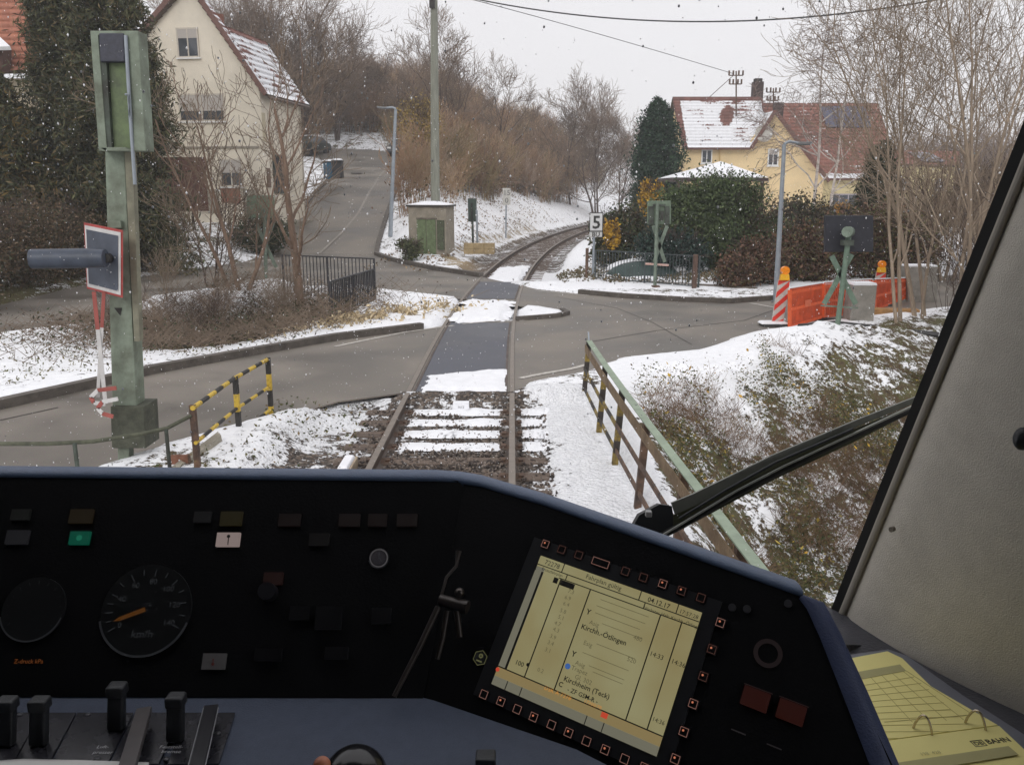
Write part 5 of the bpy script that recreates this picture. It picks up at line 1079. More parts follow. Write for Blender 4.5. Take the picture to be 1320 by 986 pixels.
bush('forsythia', 'pale yellow leaved bush on the brown hillside beside the utility pole', gpos(543, 50, 2.6), (1.3, .8), 2.6, 44, [(176, 152, 84), (150, 128, 78), (134, 116, 80)], 2600, .08, group='yellow shrubs')
RB = [(104, 78, 66), (84, 64, 54), (120, 92, 74), (74, 60, 46), (90, 84, 58)]
bush('russet_hedge', 'low russet brown bush between the fence and the right lamp post', gpos(952, 24.6, -.1), (.6, .5), .9, 51, RB, 9000, .05, group='russet bushes')
bush('russet_hedge', 'russet brown bush just left of the right lamp post', gpos(978, 25.4, -.1), (.85, .7), 1.3, 52, RB, 9000, .05, group='russet bushes')
bush('russet_hedge', 'tall russet bush behind the nearest orange barrier panel', gpos(1045, 26.5, -.1), (1.5, .8), 1.6, 53, RB + [(96, 92, 60)], 12000, .055, group='russet bushes')
bush('russet_hedge', 'mixed brown green bush behind the concrete block and slab', gpos(1130, 27, -.1), (1.9, .9), 2.2, 54, RB + [(92, 94, 60), (110, 106, 66)], 15000, .055, group='russet bushes')
bush('russet_hedge', 'dark bush below the yellow house between the lamp post and light board', gpos(1030, 36, -.1), (2.0, 1.0), 2.3, 55, [(60, 70, 48), (84, 76, 58), (70, 60, 50)], 14000, .07, group='russet bushes')
# dark hedge along the far side of the path
HED = [(78, 70, 54), (92, 80, 62), (106, 88, 70), (70, 72, 52), (118, 98, 78)]
HL = ['first', 'second', 'third', 'fourth', 'fifth', 'sixth', 'seventh', 'eighth']
for i, (x, y, rr, hh) in enumerate([(-13.6, 19.3, 1.3, 2.0), (-14.2, 21.8, 1.5, 2.4), (-14.3, 24.4, 1.5, 2.4), (-14.3, 27.0, 1.4, 2.4), (-13.9, 29.4, 1.3, 1.9), (-17, 18, 1.8, 2.8), (-17, 22, 1.9, 3.2)]):
    bush('dark_hedge', '%s bush of the dark brown green hedge beyond the left path' % ['nearest', 'second', 'third', 'fourth', 'farthest', 'large left rear', 'large middle rear'][i], (x, y, hz(x, y) - .1), (rr, rr), hh, 60 + i, HED, 15000, .04, group='dark hedge beyond the path')
bush('evergreen_bush', 'round dark green bush in front of the cream house wall', gpos(335, 38, .1), (1.3, .9), 1.7, 71, [(54, 66, 44), (66, 78, 50), (80, 76, 56)], 9000, .06)
bush('evergreen_bush', 'low green shrub at the left foot of the concrete hut', gpos(524, 33.6, 0), (.5, .4), .9, 72, [(70, 78, 52), (92, 96, 66)], 1500, .06)
# ------------------------------------------------ bare shrubs (things), thicket (stuff)
def shrub_out(seed, h, stems, kids=1.3, lev=2, sp=.5, r=.016):
    rng = np.random.RandomState(seed); out = []
    for s in range(stems):
        a = rng.rand() * 6.28; q = sp * rng.rand(); grow(out, rng, (rng.normal(0, .18), rng.normal(0, .18), -.1), (math.cos(a) * q, math.sin(a) * q, 1), h * (.6 + .5 * rng.rand()), r, 0, lev, .08, 5, kids, .6, .13, .6)
    return out
SHR = []
for i in range(5):
    V, F_ = segs(*tree_arrays(shrub_out(100 + i, 2.6, 9, 1.5), .006), n=3); SHR.append(np_mesh('shrub_twigs', V, F_)); SHR[-1].materials.append([TWIG, TW2, TW3, TWIG, BARKD][i])
def shrub(px, y, s, i, label, group, dz=0, xyz=None):
    o = bpy.data.objects.new('bare_shrub', SHR[i % 5]); COL.objects.link(o); o.location = xyz or gpos(px, y, dz); o.scale = (s * 1.1, s * 1.1, s); o.rotation_euler = (0, 0, i * 1.7)
    return props(o, label, 'shrub', group)
rs_ = random.Random(5)
for i in range(10):
    x = -5.2 - 3.6 * rs_.random(); y = 16.8 + 5.5 * rs_.random()
    if x > -5.9 and y < 18.5: x -= 1
    shrub(0, 0, .30 + .25 * rs_.random(), i, 'low bare bramble shrub in the stream hollow before the black railing', 'bare shrubs in the stream hollow', xyz=(x, y, hz(x, y)))
for i in range(46):
    y = 11.5 + 14 * rs_.random(); x0 = 6.4 + (y - 11) * .36; x = x0 + .6 + 5.5 * rs_.random() ** .8
    sdv = float(poly_sd(np.array([x]), np.array([y]), ROAD)[0])
    if sdv < .5: continue
    shrub(0, 0, .45 + .55 * rs_.random(), i, 'bare brown shrub among the thicket right of the roadworks', 'bare shrubs at the right', xyz=(x, y, hz(x, y)))
for i in range(26):
    y = 26 + 14 * rs_.random(); x = (1160 + 170 * rs_.random() - 660) / 1080 * y * .98
    shrub(0, 0, .8 + .5 * rs_.random(), i, 'tall bare shrub in the background at the right behind the concrete slab', 'background shrubs at the right', xyz=(x, y, hz(x, y)))
# right hand trees
for (px, y, h, sd_, st, ln, r, lab) in [(1168, 17.5, 9.5, 201, 2, (-.2, 0), .07, 'leaning bare tree nearest the concrete block, its stems tilting left'), (1205, 18.5, 10.5, 202, 3, (-.2, 0), .09, 'tall multi-stemmed bare tree behind the conduit end, middle of the right group'), (1245, 17, 10.5, 203, 3, (-.15, .0), .09, 'tall bare tree with dark stems beside the cab pillar edge'), (1290, 22, 11, 204, 3, (-.1, 0), .09, 'bare tree farthest right, half hidden by the cab pillar'), (1225, 27, 11, 205, 3, (-.05, 0), .1, 'bare tree farther back behind the middle of the right group'), (1150, 30, 9.5, 206, 2, (-.05, 0), .08, 'thin bare tree right of the narrow conifer'), (1270, 30, 11, 207, 3, (0, 0), .1, 'tall background bare tree above the distant house')]:
    add_tree('bare_tree', lab, 'tree', gpos(px, y, -.2), h * .8, sd_, r * .7, st, 3, 1.02, .2, ln, mat('pale_bark', lin((150, 134, 116)), .9, .3, 5, .3, 30, stretch=(3, 3, .6)), .52, .06, .7, 6, .15, group='bare trees at the right', minr=.0055, twm=TW2)
add_tree('birch_tree', 'thin pale birch with drooping twigs in front of the red roof', 'tree', gpos(1048, 43, 0), 12.5, 211, .09, 1, 3, 2.0, m=mat('birch_bark', lin((190, 180, 172)), .8, .35, 5), shr=.42, up=.03, ang=.9, minr=.009, droop=.05, twm=TWR)
add_tree('birch_tree', 'second thin pale birch just right of the first before the solar panels', 'tree', gpos(1068, 42, 0), 11.5, 212, .08, 1, 3, 1.9, m=MATS['birch_bark'], shr=.42, up=.03, ang=.9, minr=.009, droop=.05, twm=TWR)
# ridge trees
for (px, y, top, sd_, st, r, lab) in [(592, 72, 22, 301, 2, .24, 'large round crowned bare tree on the ridge right of the utility pole'), (640, 80, 88, 302, 1, .16, 'small bare tree on the ridge right of the large round one'), (735, 84, 112, 303, 1, .14, 'slim bare tree on the ridge left of the clump'), (768, 82, 108, 304, 3, .16, 'spreading bare tree in the middle of the ridge clump'), (800, 84, 128, 305, 2, .14, 'lower bare tree at the right end of the ridge clump'), (470, 86, 52, 306, 2, .18, 'dark bare tree on the ridge above the side road'), (505, 88, 62, 307, 2, .18, 'bare tree on the ridge left of the utility pole'), (440, 80, 20, 308, 2, .2, 'tall bare tree on the ridge above the parked car'), (400, 74, -30, 309, 3, .22, 'tall bare tree behind the cream house, right one'), (355, 72, -50, 310, 3, .22, 'tall bare tree behind the cream house, middle one'), (310, 70, -50, 311, 3, .22, 'tall bare tree behind the cream house roof ridge'), (535, 84, 70, 312, 1, .16, 'small bare tree just left of the utility pole'), (372, 84, 30, 313, 3, .14, 'bare tree farther up the hill behind the parked green car')]:
    b_ = gpos(px, y, -.3); tz = AT(px, top, y).z; add_tree('bare_tree', lab, 'tree', b_, (tz - b_[2]) * .78, sd_, r * .9, st, 3, 1.8, .3, m=BARKD, shr=.55, ang=.8, wob=.17, minr=.014, group='bare trees on the ridge', twm=mat('twig_ridge', lin((128, 110, 94)), .9, .25, .5))
# hillside thicket: one mass of leafless scrub that nobody could count
tmpl = []
for i in range(6):
    V, F_ = segs(*tree_arrays(shrub_out(400 + i, 3.4, 7, 1.4, 2, .45, .03), .015), n=3); tmpl.append((V, F_))
rg = np.random.RandomState(77)
def mass(name, pts, scales, matl, dead=None, leafn=0, leafs=.12, lcols=None, kind='stuff'):
    Vs, Fs, n0 = [], [], 0
    for (x, y, z), s in zip(pts, scales):
        V, F_ = tmpl[rg.randint(6)]; a = rg.rand() * 6.28; R_ = np.array([[math.cos(a), -math.sin(a), 0], [math.sin(a), math.cos(a), 0], [0, 0, 1]])
        Vs.append((V * s) @ R_.T + np.array([x, y, z - .1])); Fs.append(F_ + n0); n0 += len(V)
    cc_ = np.concatenate([np.repeat(np.array([lin(lcols[rg.randint(len(lcols))])]) * rg.uniform(.75, 1.25), len(v), axis=0) for v in Vs]) if lcols else None
    o = link(name, np_mesh(name, np.concatenate(Vs), np.concatenate(Fs), cc_), ATTR if lcols else matl); props(o, kind=kind)
    return o
def tz(x, y): return terrain(np.asarray(x, float), np.asarray(y, float))[0]
N = 5600; yy_ = 33 + 75 * rg.rand(N) ** .8; xx_ = -34 + 66 * rg.rand(N)
zz_, dd_, ss_, du_, in_, _b = terrain(xx_, yy_)
keep = (dd_ < -4.6 - 1.6 * rg.rand(N)) & (yy_ > 41 - .0 * xx_) & (ss_ > 1) & ~((du_ < 1.0) & in_) 
keep &= ~((xx_ < -9.5) & (yy_ < 62)) & ~((xx_ < -9) & (yy_ < 83) & (rg.rand(N) < .93))
keep &= ~((dd_ > -6.5) & (yy_ < 50) & (rg.rand(N) < .7))
keep &= ~((yy_ > 86) & (zz_ < 3))
P_ = np.stack([xx_, yy_, zz_], 1)[keep]; print('thicket', len(P_))
k = len(P_) // 2
mass('thicket', P_[:k], .5 + .45 * rg.rand(k), mat('thicket_brown', lin((164, 132, 104)), .9, .35, .12, col2=lin((122, 98, 78))), lcols=[(168, 136, 108), (150, 120, 94), (132, 106, 84), (176, 150, 120), (142, 126, 92)]); 
mass('thicket', P_[k:], .42 + .5 * rg.rand(len(P_) - k), mat('thicket_grey', lin((142, 126, 114)), .9, .35, .15, col2=lin((112, 98, 88))), lcols=[(158, 138, 120), (134, 114, 98), (148, 120, 96), (120, 104, 92), (172, 146, 118)])
# dead leaves caught in the scrub
rows = P_[rg.randint(0, len(P_), 60000)]; C = rows + rg.normal(0, .7, rows.shape) * np.array([1, 1, .55]) + np.array([0, 0, 1.1]); V, F_ = leaf_quads(C, .07 + .07 * rg.rand(len(C)), rg)
props(link('dead_leaves', np_mesh('dead_leaves', V, F_, pal(rg, len(C), [(122, 96, 78), (100, 80, 66), (138, 112, 88), (92, 84, 60)])), ATTR), kind='stuff')
# far wood on the skyline at the right
n_ = 200; x_ = 46 + 50 * rg.rand(n_); y_2 = 85 + 40 * rg.rand(n_); mass('far_wood', np.stack([x_, y_2, np.zeros(n_)], 1), 1.2 + 1.0 * rg.rand(n_), TWR)
# ------------------------------------------------ ground cover leaves and twigs
def cover(name, fn, n, size, cols, hgt=.12, seed=1, twig=0, flat=.3):
    r_ = np.random.RandomState(seed); x, y = fn(r_, n); z = tz(x, y); clump = fbm(x, y, .9, 3) + .6 * fbm(x, y, 3.0, 2); k_ = clump > r_.uniform(-.16, .2, len(x)); x, y, z, clump = x[k_], y[k_], z[k_], clump[k_]
    C = np.stack([x, y, z + hgt * r_.rand(len(x)) ** 1.5 * (1 + 2.5 * np.maximum(clump, 0))], 1); V, F_ = leaf_quads(C, size * (.5 + r_.rand(len(x))), r_, flat=flat); return props(link(name, np_mesh(name, V, F_, pal(r_, len(x), cols)), ATTR), kind='stuff')
def slope_pts(r_, n): y = 4.5 + 10.5 * r_.rand(n); x = 1.7 + (5 + .55 * y) * r_.rand(n) ** .9; k_ = (np.interp(x, [p[0] for p in NEAR if p[0] > 0], [p[1] for p in NEAR if p[0] > 0]) - y) > (1.9 + 2.0 * r_.rand(n)) * np.where(x > 4.2, .5, 1); return x[k_], y[k_]
SL = [(88, 92, 56), (104, 104, 64), (120, 102, 72), (92, 84, 60), (70, 78, 50), (136, 122, 66), (108, 92, 68), (76, 80, 54)]
cover('undergrowth', slope_pts, 420000, .019, SL, .22, 3)
r_ = np.random.RandomState(8); x, y = slope_pts(r_, 90000); k_ = (fbm(x, y, .7, 3) > -.06); x, y = x[k_], y[k_]; z = tz(x, y); a = r_.rand(len(x)) * 6.28; ln = .12 + .38 * r_.rand(len(x)); el_ = .15 + .8 * r_.rand(len(x))
P0 = np.stack([x, y, z], 1); P1 = P0 + np.stack([np.cos(a) * ln * (1 - el_ * .6), np.sin(a) * ln * (1 - el_ * .6), ln * el_], 1)
V, F_ = segs(P0, P1, np.full(len(x), .003), np.full(len(x), .0015)); props(link('dry_stalks', np_mesh('dry_stalks', V, F_), mat('dry_stalk', lin((138, 112, 86)), .9, .4, 2, col2=lin((90, 70, 56)))), kind='stuff')
cover('yellow_leaves', slope_pts, 2600, .034, [(196, 160, 60), (176, 138, 56), (200, 176, 90)], .25, 5)
def hollow(r_, n): return -6.8 + 1.5 * r_.randn(n), 19.3 + 2.1 * r_.randn(n)
def hk(r_, n):
    x, y = hollow(r_, n); s = poly_sd(x, y, ROAD); k_ = s > .35; return x[k_], y[k_]
cover('brambles', hk, 34000, .03, [(58, 56, 42), (70, 64, 48), (52, 62, 40), (66, 54, 46), (84, 72, 58)], .42, 6)
r_ = np.random.RandomState(9); x, y = hk(r_, 12000); z = tz(x, y); a = r_.rand(len(x)) * 6.28; ln = .2 + .6 * r_.rand(len(x)); el_ = .1 + .6 * r_.rand(len(x)); P0 = np.stack([x, y, z + .25 * r_.rand(len(x))], 1); P1 = P0 + np.stack([np.cos(a) * ln * (1 - el_ * .5), np.sin(a) * ln * (1 - el_ * .5), ln * el_], 1)
V, F_ = segs(P0, P1, np.full(len(x), .007), np.full(len(x), .003)); props(link('bramble_stems', np_mesh('bramble_stems', V, F_), TW3), kind='stuff')
def lbank(r_, n):
    y = 7 + 16 * r_.rand(n); x = -15 + 11 * r_.rand(n); s = poly_sd(x, y, ROAD); k_ = s > .3; return x[k_], y[k_]
cover('grass', lbank, 20000, .022, [(96, 98, 62), (120, 112, 80), (84, 82, 54)], .06, 12, flat=0)
def edge_l(r_, n): x = -3.4 + 1.5 * r_.rand(n); y = 7 + 4.3 * r_.rand(n); return x, y
cover('verge_weeds', edge_l, 1500, .022, [(96, 92, 62), (74, 78, 50), (120, 104, 78)], .15, 14)
def bank_h(r_, n): x = -7 + 22 * r_.rand(n); y = 30 + 42 * r_.rand(n); d = terrain(x, y)[1]; k_ = (d < -2.6) & (d > -9) & ~((x < -5.4) & (y < 45)); return x[k_], y[k_]
cover('dry_grass', bank_h, 26000, .06, [(150, 130, 102), (124, 104, 84), (104, 88, 72)], .12, 15, flat=0)
def isl(r_, n): x = -2.9 + .8 * r_.randn(n); y = 18.9 + (x + 2.9) * .9 + .5 * r_.randn(n); return x, y
cover('straw', isl, 4200, .05, [(206, 190, 158), (186, 168, 136), (166, 148, 116)], .12, 16, flat=0)
def wside(r_, n): y = 25.5 + 4 * r_.rand(n); x = 1.5 + 6 * r_.rand(n); return x, y
cover('weeds', wside, 5000, .05, [(110, 96, 74), (90, 84, 60)], .1, 17)
# loose ballast stones
r_ = np.random.RandomState(21); n_ = 9000; y = 6 + 5.2 * r_.rand(n_); x = -.75 + r_.normal(0, .8, n_); k_ = (np.abs(x + .75) < 1.2) & ~((np.abs(x + .75) < .62) & (y > 9.4) & (r_.rand(n_) < .6)) & ~((np.abs(x) < .1) | (np.abs(x + 1.5) < .1)); x, y = x[k_], y[k_]; z = tz(x, y)
C = np.stack([x, y, z + .008], 1); Vs = []; base = np.array([(1, 0, 0), (0, 1, 0), (-1, 0, 0), (0, -1, 0), (0, 0, 1), (0, 0, -1)], float)
S_ = (.007 + .013 * r_.rand(len(x)))[:, None, None]; Q = base[None] * S_ * (1 + .5 * r_.rand(len(x), 6, 1)) + .006 * r_.normal(size=(len(x), 6, 3)); V = (C[:, None] + Q).reshape(-1, 3); tri = np.array([(0, 1, 4), (1, 2, 4), (2, 3, 4), (3, 0, 4), (1, 0, 5), (2, 1, 5), (3, 2, 5), (0, 3, 5)]); F_ = (np.arange(len(x)) * 6)[:, None, None] + tri[None]
c_ = np.array([lin(q) for q in [(96, 88, 82), (76, 68, 64), (120, 108, 98), (62, 56, 54), (134, 124, 116)]])[r_.randint(0, 5, len(x))]; props(link('ballast_stones', np_mesh('ballast_stones', V, F_.reshape(-1, 3), np.repeat(c_, 6, axis=0)), ATTR), kind='stuff')
# falling snow, real flakes in the air
r_ = np.random.RandomState(31); n_ = 70000; y = 2.0 + 34 * r_.rand(n_) ** .75; x = r_.uniform(-.72, .72, n_) * (y + 1.5); z = 2.85 + r_.uniform(-.62, .5, n_) * y; k_ = (z > tz(x, y) + .1); x, y, z = x[k_], y[k_], z[k_]
C = np.stack([x, y, z], 1); S_ = (.0013 + .0026 * r_.rand(len(x)) ** 1.5)[:, None, None]; V = (C[:, None] + base[None] * S_ * np.array([1, 1, 1.5])).reshape(-1, 3); F_ = (np.arange(len(x)) * 6)[:, None, None] + tri[None]
props(link('falling_snow', np_mesh('falling_snow', V, F_.reshape(-1, 3)), mat('snowflake', (.9, .9, .92), .6, .02, 5)), kind='stuff')

# ================================================================== TRAIN CAB
TL3 = Vector((0.0382857, 1.0102346, 2.3874961)); n2v = Vector((-.31, -.74, .60)).normalized()
P2 = Plane(TL3, (.86, -.47, -.12), n2v); a_ = P2.hit(905.5, 790) - P2.hit(698, 716.5); P2.x = a_.normalized(); P2.y = P2.n.cross(P2.x).normalized(); P2.p = P2.hit(698, 716.5)
F1 = P2.hit(600, 625); F2 = P2.hit(550, 900); n1v = (F2 - F1).cross(Vector((1, 0, 0))).normalized(); n1v = n1v if n1v.y < 0 else -n1v
P1 = Plane(F1, (1, 0, 0), n1v)
DASH = mat('dash_dark', lin((9, 10, 13)), .6, .15, 30, .1, 300, spec=.15)
RIM = mat('rim_sky_sheen', lin((78, 94, 120)), .5, .1, 60, .15, 400)  # blue-grey put into the colour for the sky's highlight along the rim
DESK = mat('desk_blue', lin((68, 77, 96)), .6, .1, 60, .2, 500)
t = thing('control_desk', 'dark blue driver control desk with instruments, switches and a timetable screen', 'control desk', (-.2, 1.0, 2.2))
W0 = worldloc(t)
def build(mb, name, m, par=None, bevel=0, label=None):
    par = par or t; o = mb.build(name, m, None); off = worldloc(par)
    for v in o.data.vertices: v.co = Vector(v.co) - off
    o.parent = par
    if bevel: b = o.modifiers.new('bevel', 'BEVEL'); b.width = bevel; b.segments = 3; b.limit_method = 'ANGLE'
    if label: o['label'] = label
    return o
def q1(px, py, k=0.0): return P1.hit(px, py) + P1.n * k
def q2(px, py, k=0.0): return P2.hit(px, py) + P2.n * k
# instrument panel (left face)
lp = [q1(-860, 893), q1(545, 900), q1(598, 628), q1(590, 619.5), q1(0, 613), q1(-860, 605)]
build(MB().slab(lp, P1.n, .03), 'instrument_panel', DASH)
# right face: outline in pixels of the front rim
rp_px = [(545, 900), (720, 1010), (900, 1130), (1235, 1160), (1062, 802), (1040, 770), (1010, 758), (860, 704), (700, 648), (640, 631), (598, 623)]
rp = [q2(*p) for p in rp_px]
build(MB().slab(rp, P2.n, .03), 'screen_console', DASH)
# rim along the top
back = Vector((0, .10, -.012))
mb = MB(); rt = [q1(-860, 604), q1(0, 612), q1(560, 617), (q1(590, 619) + q2(592, 619)) / 2, q2(620, 624), q2(650, 633), q2(700, 647.5), q2(860, 703.5), q2(1000, 753), q2(1036, 766)]
prof_ = lambda p, n_: [p - n_ * .012 + Vector((0, 0, -.012)), p + n_ * .004 + Vector((0, 0, -.004)), p + n_ * .001 + Vector((0, .004, .003)), p + Vector((0, .014, .005)), p + Vector((0, .03, .003)), p + Vector((0, .075, -.03)), p + Vector((0, .08, -.1))]
vs = []; 
for i, p in enumerate(rt): vs += prof_(p, P1.n if i < 4 else P2.n)
k = 7; mb.add(vs, [(i * k + j, i * k + j + 1, (i + 1) * k + j + 1, (i + 1) * k + j) for i in range(len(rt) - 1) for j in range(k - 1)], 0, True); build(mb, 'top_rim', RIM)
# right hand rim: broad blue chamfered edge
outer = [(1036, 765), (1062, 775), (1082, 812), (1118, 890), (1152, 968), (1235, 1160)]; inner = [(1030, 772), (1040, 785), (1057, 822), (1088, 900), (1118, 978), (1180, 1120)]
mb = MB(); vs = []
for (o_, i_) in zip(outer, inner): vs += [q2(*i_, .002), q2((o_[0] + i_[0]) / 2, (o_[1] + i_[1]) / 2, .004), q2(*o_, -.006), q2(o_[0] + 3, o_[1] - 1, -.03), q2(o_[0] - 2, o_[1], -.10)]
mb.add(vs, [(i * 5 + j, i * 5 + j + 1, (i + 1) * 5 + j + 1, (i + 1) * 5 + j) for i in range(len(outer) - 1) for j in range(4)], 0, True); build(mb, 'side_rim', mat('rim_blue', lin((56, 66, 96)), .55, .1, 60, .15, 400))
# desk top: the level blue surface in front
zd = F2.z; dk = [q1(-860, 895), q1(545, 900), q2(720, 992), q2(900, 1106)]
dk2 = [Vector((p.x, p.y, zd)) for p in [dk[0], dk[1]]] + [G(722, 988, zd), G(850, 1056, zd), G(1000, 1300, zd), G(-1150, 1300, zd)]
build(MB().slab([dk2[0] + Vector((0, .004, 0)), dk2[1] + Vector((0, .004, 0)), dk2[2] + Vector((.02, .03, 0)), dk2[3] + Vector((.02, .03, 0)), dk2[4], dk2[5]][::-1], (0, 0, 1), .03), 'desk_top', DESK)
build(MB().box((-.1, .35, 1.85), (1.9, .04, .72)), 'knee_board', DASH)
# ---- screen
SCRM = bpy.data.materials.new('lit_screen'); SCRM.use_nodes = True; sn_ = SCRM.node_tree; sb = sn_.nodes['Principled BSDF']; sb.inputs['Base Color'].default_value = (.02, .02, .015, 1); sb.inputs['Roughness'].default_value = .35
tcs = sn_.nodes.new('ShaderNodeTexCoord'); nn = sn_.nodes.new('ShaderNodeTexNoise'); nn.inputs['Scale'].default_value = 14; nn.inputs['Detail'].default_value = 2; rr_ = sn_.nodes.new('ShaderNodeValToRGB')
rr_.color_ramp.elements[0].position = .3; rr_.color_ramp.elements[1].position = .7; rr_.color_ramp.elements[0].color = (*lin((128, 118, 82)), 1); rr_.color_ramp.elements[1].color = (*lin((138, 134, 100)), 1)
sn_.links.new(tcs.outputs['Object'], nn.inputs['Vector']); sn_.links.new(nn.outputs['Fac'], rr_.inputs[0]); sn_.links.new(rr_.outputs[0], sb.inputs['Emission Color']); sb.inputs['Emission Strength'].default_value = .78
def em(name, c, s=.8): return mat(name, (.006, .006, .006), .5, .1, 5, emit=lin(c), estr=s)  # colour given as emission over near-black, for unlit marks as well as lamps
sw, sh = .215, .1685
du = build(MB().slab([P2.P(-.018, -sh - .02, .002), P2.P(sw + .018, -sh - .02, .002), P2.P(sw + .018, .02, .002), P2.P(-.018, .02, .002)], P2.n, .02), 'display_unit', mat('display_bezel', (.012, .013, .016), .45, .2, 30))
def rect2(mb, a, b_, c, d, k, mi=0): mb.slab([P2.P(a, -d, k), P2.P(c, -d, k), P2.P(c, -b_, k), P2.P(a, -b_, k)], P2.n, .0004, mi)
mb = MB(); rect2(mb, 0, 0, sw, sh, .0032); build(mb, 'screen', SCRM, du)
mb = MB(); rect2(mb, 0, sh - .022, sw, sh - .011, .0036); build(mb, 'status_band', em('screen_amber', (134, 118, 80), .7), du)
mb = MB(); rect2(mb, 0, sh - .0108, sw, sh, .0036); rect2(mb, .0, .014, .012, sh - .022, .0036); build(mb, 'softkey_band', em('screen_grey', (104, 102, 88)), du)
mb = MB(); ln = lambda a, b_, c, d, w_=.0011: (rect2(mb, min(a, c) - (w_ / 2 if a == c else 0), min(b_, d) - (w_ / 2 if b_ == d else 0), max(a, c) + (w_ / 2 if a == c else 0), max(b_, d) + (w_ / 2 if b_ == d else 0), .0042))
def uvp(px, py): u, v = P2.uv(px, py); return u, -v
TY = 3.2e-3
yA = .0115; yB2 = .019
ln(0, yA, sw, yA); ln(0.034, yB2, sw, yB2); xs_ = lambda px, py: uvp(px, py)[0]
for a_x, y0_, y1_ in ((xs_(728, 730), 0, yA), (xs_(733, 740), yA, yB2), (xs_(827, 765), 0, yA), (xs_(874.5, 783), 0, yA), (xs_(833, 776), yA, yB2)): ln(a_x, y0_, a_x, y1_)
ln(0, yB2, .001, yB2); ln(0, yA, 0, yB2)
for x, w_ in ((xs_(697, 747), .0028), (xs_(725, 745), .0014), (xs_(763, 758), .0014), (xs_(853, 791), .0014), (xs_(880, 801), .0014)): ln(x, yB2, x, sh - .023, w_)
ln(0, sh - .0225, sw, sh - .0225, .0014); rect2(mb, .028, yB2 + .001, .034, yB2 + .008, .0042); rect2(mb, .038, yB2 + .001, .057, yB2 + .008, .0042)
for x in (xs_(656, 878), xs_(674, 887), xs_(758, 922), xs_(780, 931)): ln(x, sh - .0108, x, sh, .001)
def tx(s, px, py, size, k=.0042, cen=True, bold=.0, m=mb): u, v = uvp(px, py); text_mb(m, s, P2.P(u, -v, k), P2.x, P2.y, size, center=cen, bold=bold)
tx('72278', 713, 728, .0085); tx('Fahrplan gültig', 779, 751, .0082); tx('04.12.17', 850, 777.5, .0082, bold=.01); tx('17:57:28', 888.5, 792, .0068); tx('Nächster Halt: Kirchh.-Ötlingen', 867, 796.5, .0056, cen=True); tx('Ersatzfahrplan', 713, 738, .0052)
tx('Kirchh.-Ötlingen', 779, 818, .0088, bold=.012); tx('Kirchheim (Teck)', 757, 886, .0084, bold=.012); tx('- ZF GSM-R -', 752, 896, .0072, bold=.012); tx('14:33', 847, 845, .0078); tx('14:36', 875, 855, .0078); tx('14:36', 849.5, 929, .0068); tx('100', 671, 855, .008, bold=.01)
for (px, py) in ((760, 789), (741, 843)): tx('Y', px, py, .009, bold=.02)
tx('C', 724, 882, .008, bold=.02)
u, v = uvp(682, 857); mb.disc(P2.P(u, -v, .0045), .0022, P2.n, P2.x)
build(mb, 'screen_text', mat('screen_ink', (.012, .012, .008), .6, .1, 5), du)
mb = MB()
for (s, px, py) in (('7.3', 737, 763), ('6.9', 733, 771), ('6.4', 731, 779), ('5.8', 727, 788), ('5.1', 724, 796), ('4.7', 720, 804), ('4.3', 718, 812), ('3.9', 714, 821), ('3.4', 711, 829), ('3.1', 707, 838), ('0.2', 698, 864)): tx(s, px, py, .007, m=mb)
for (s, px, py) in (('Asig', 767, 804), ('480', 823, 823), ('Esig', 759, 830), ('520', 815, 851), ('Asig', 749, 856), ('Trapez', 748, 864), ('Gl. 302', 753, 876)): tx(s, px, py, .0075, m=mb)
for (x0, y0, x1, y1) in ((775, 773, 837, 795), (770, 781, 833, 803), (768, 790, 826, 811), (777, 804, 829, 822), (770, 830, 820, 847), (752, 841, 812, 862), (760, 858, 806, 875), (765, 866, 804, 880)):
    a = uvp(x0, y0); b_ = uvp(x1, y1); rect2(mb, a[0], a[1] - .0003, b_[0], a[1] + .0003, .004)
build(mb, 'faint_screen_text', em('screen_faint', (96, 90, 64), .6), du)
mb = MB(); tx('DSK A 7278', 720, 893, .007, m=mb); tx('17200/78', 765, 908, .006, m=mb); build(mb, 'amber_text', em('amber_ink', (176, 120, 50), .9), du)
u, v = uvp(733, 859); build(MB().disc(P2.P(u, -v, .0045), .0034, P2.n, P2.x), 'info_dot', em('screen_blue', (50, 84, 140), .9), du)
mb = MB(); u, v = uvp(643, 863); mb.disc(P2.P(u, -v, .0045), .0026, P2.n, P2.x); u, v = uvp(780, 922); rect2(mb, u - .004, v - .003, u + .004, v + .003, .0045); build(mb, 'alarm_dot', em('screen_red', (168, 60, 40), .9), du)
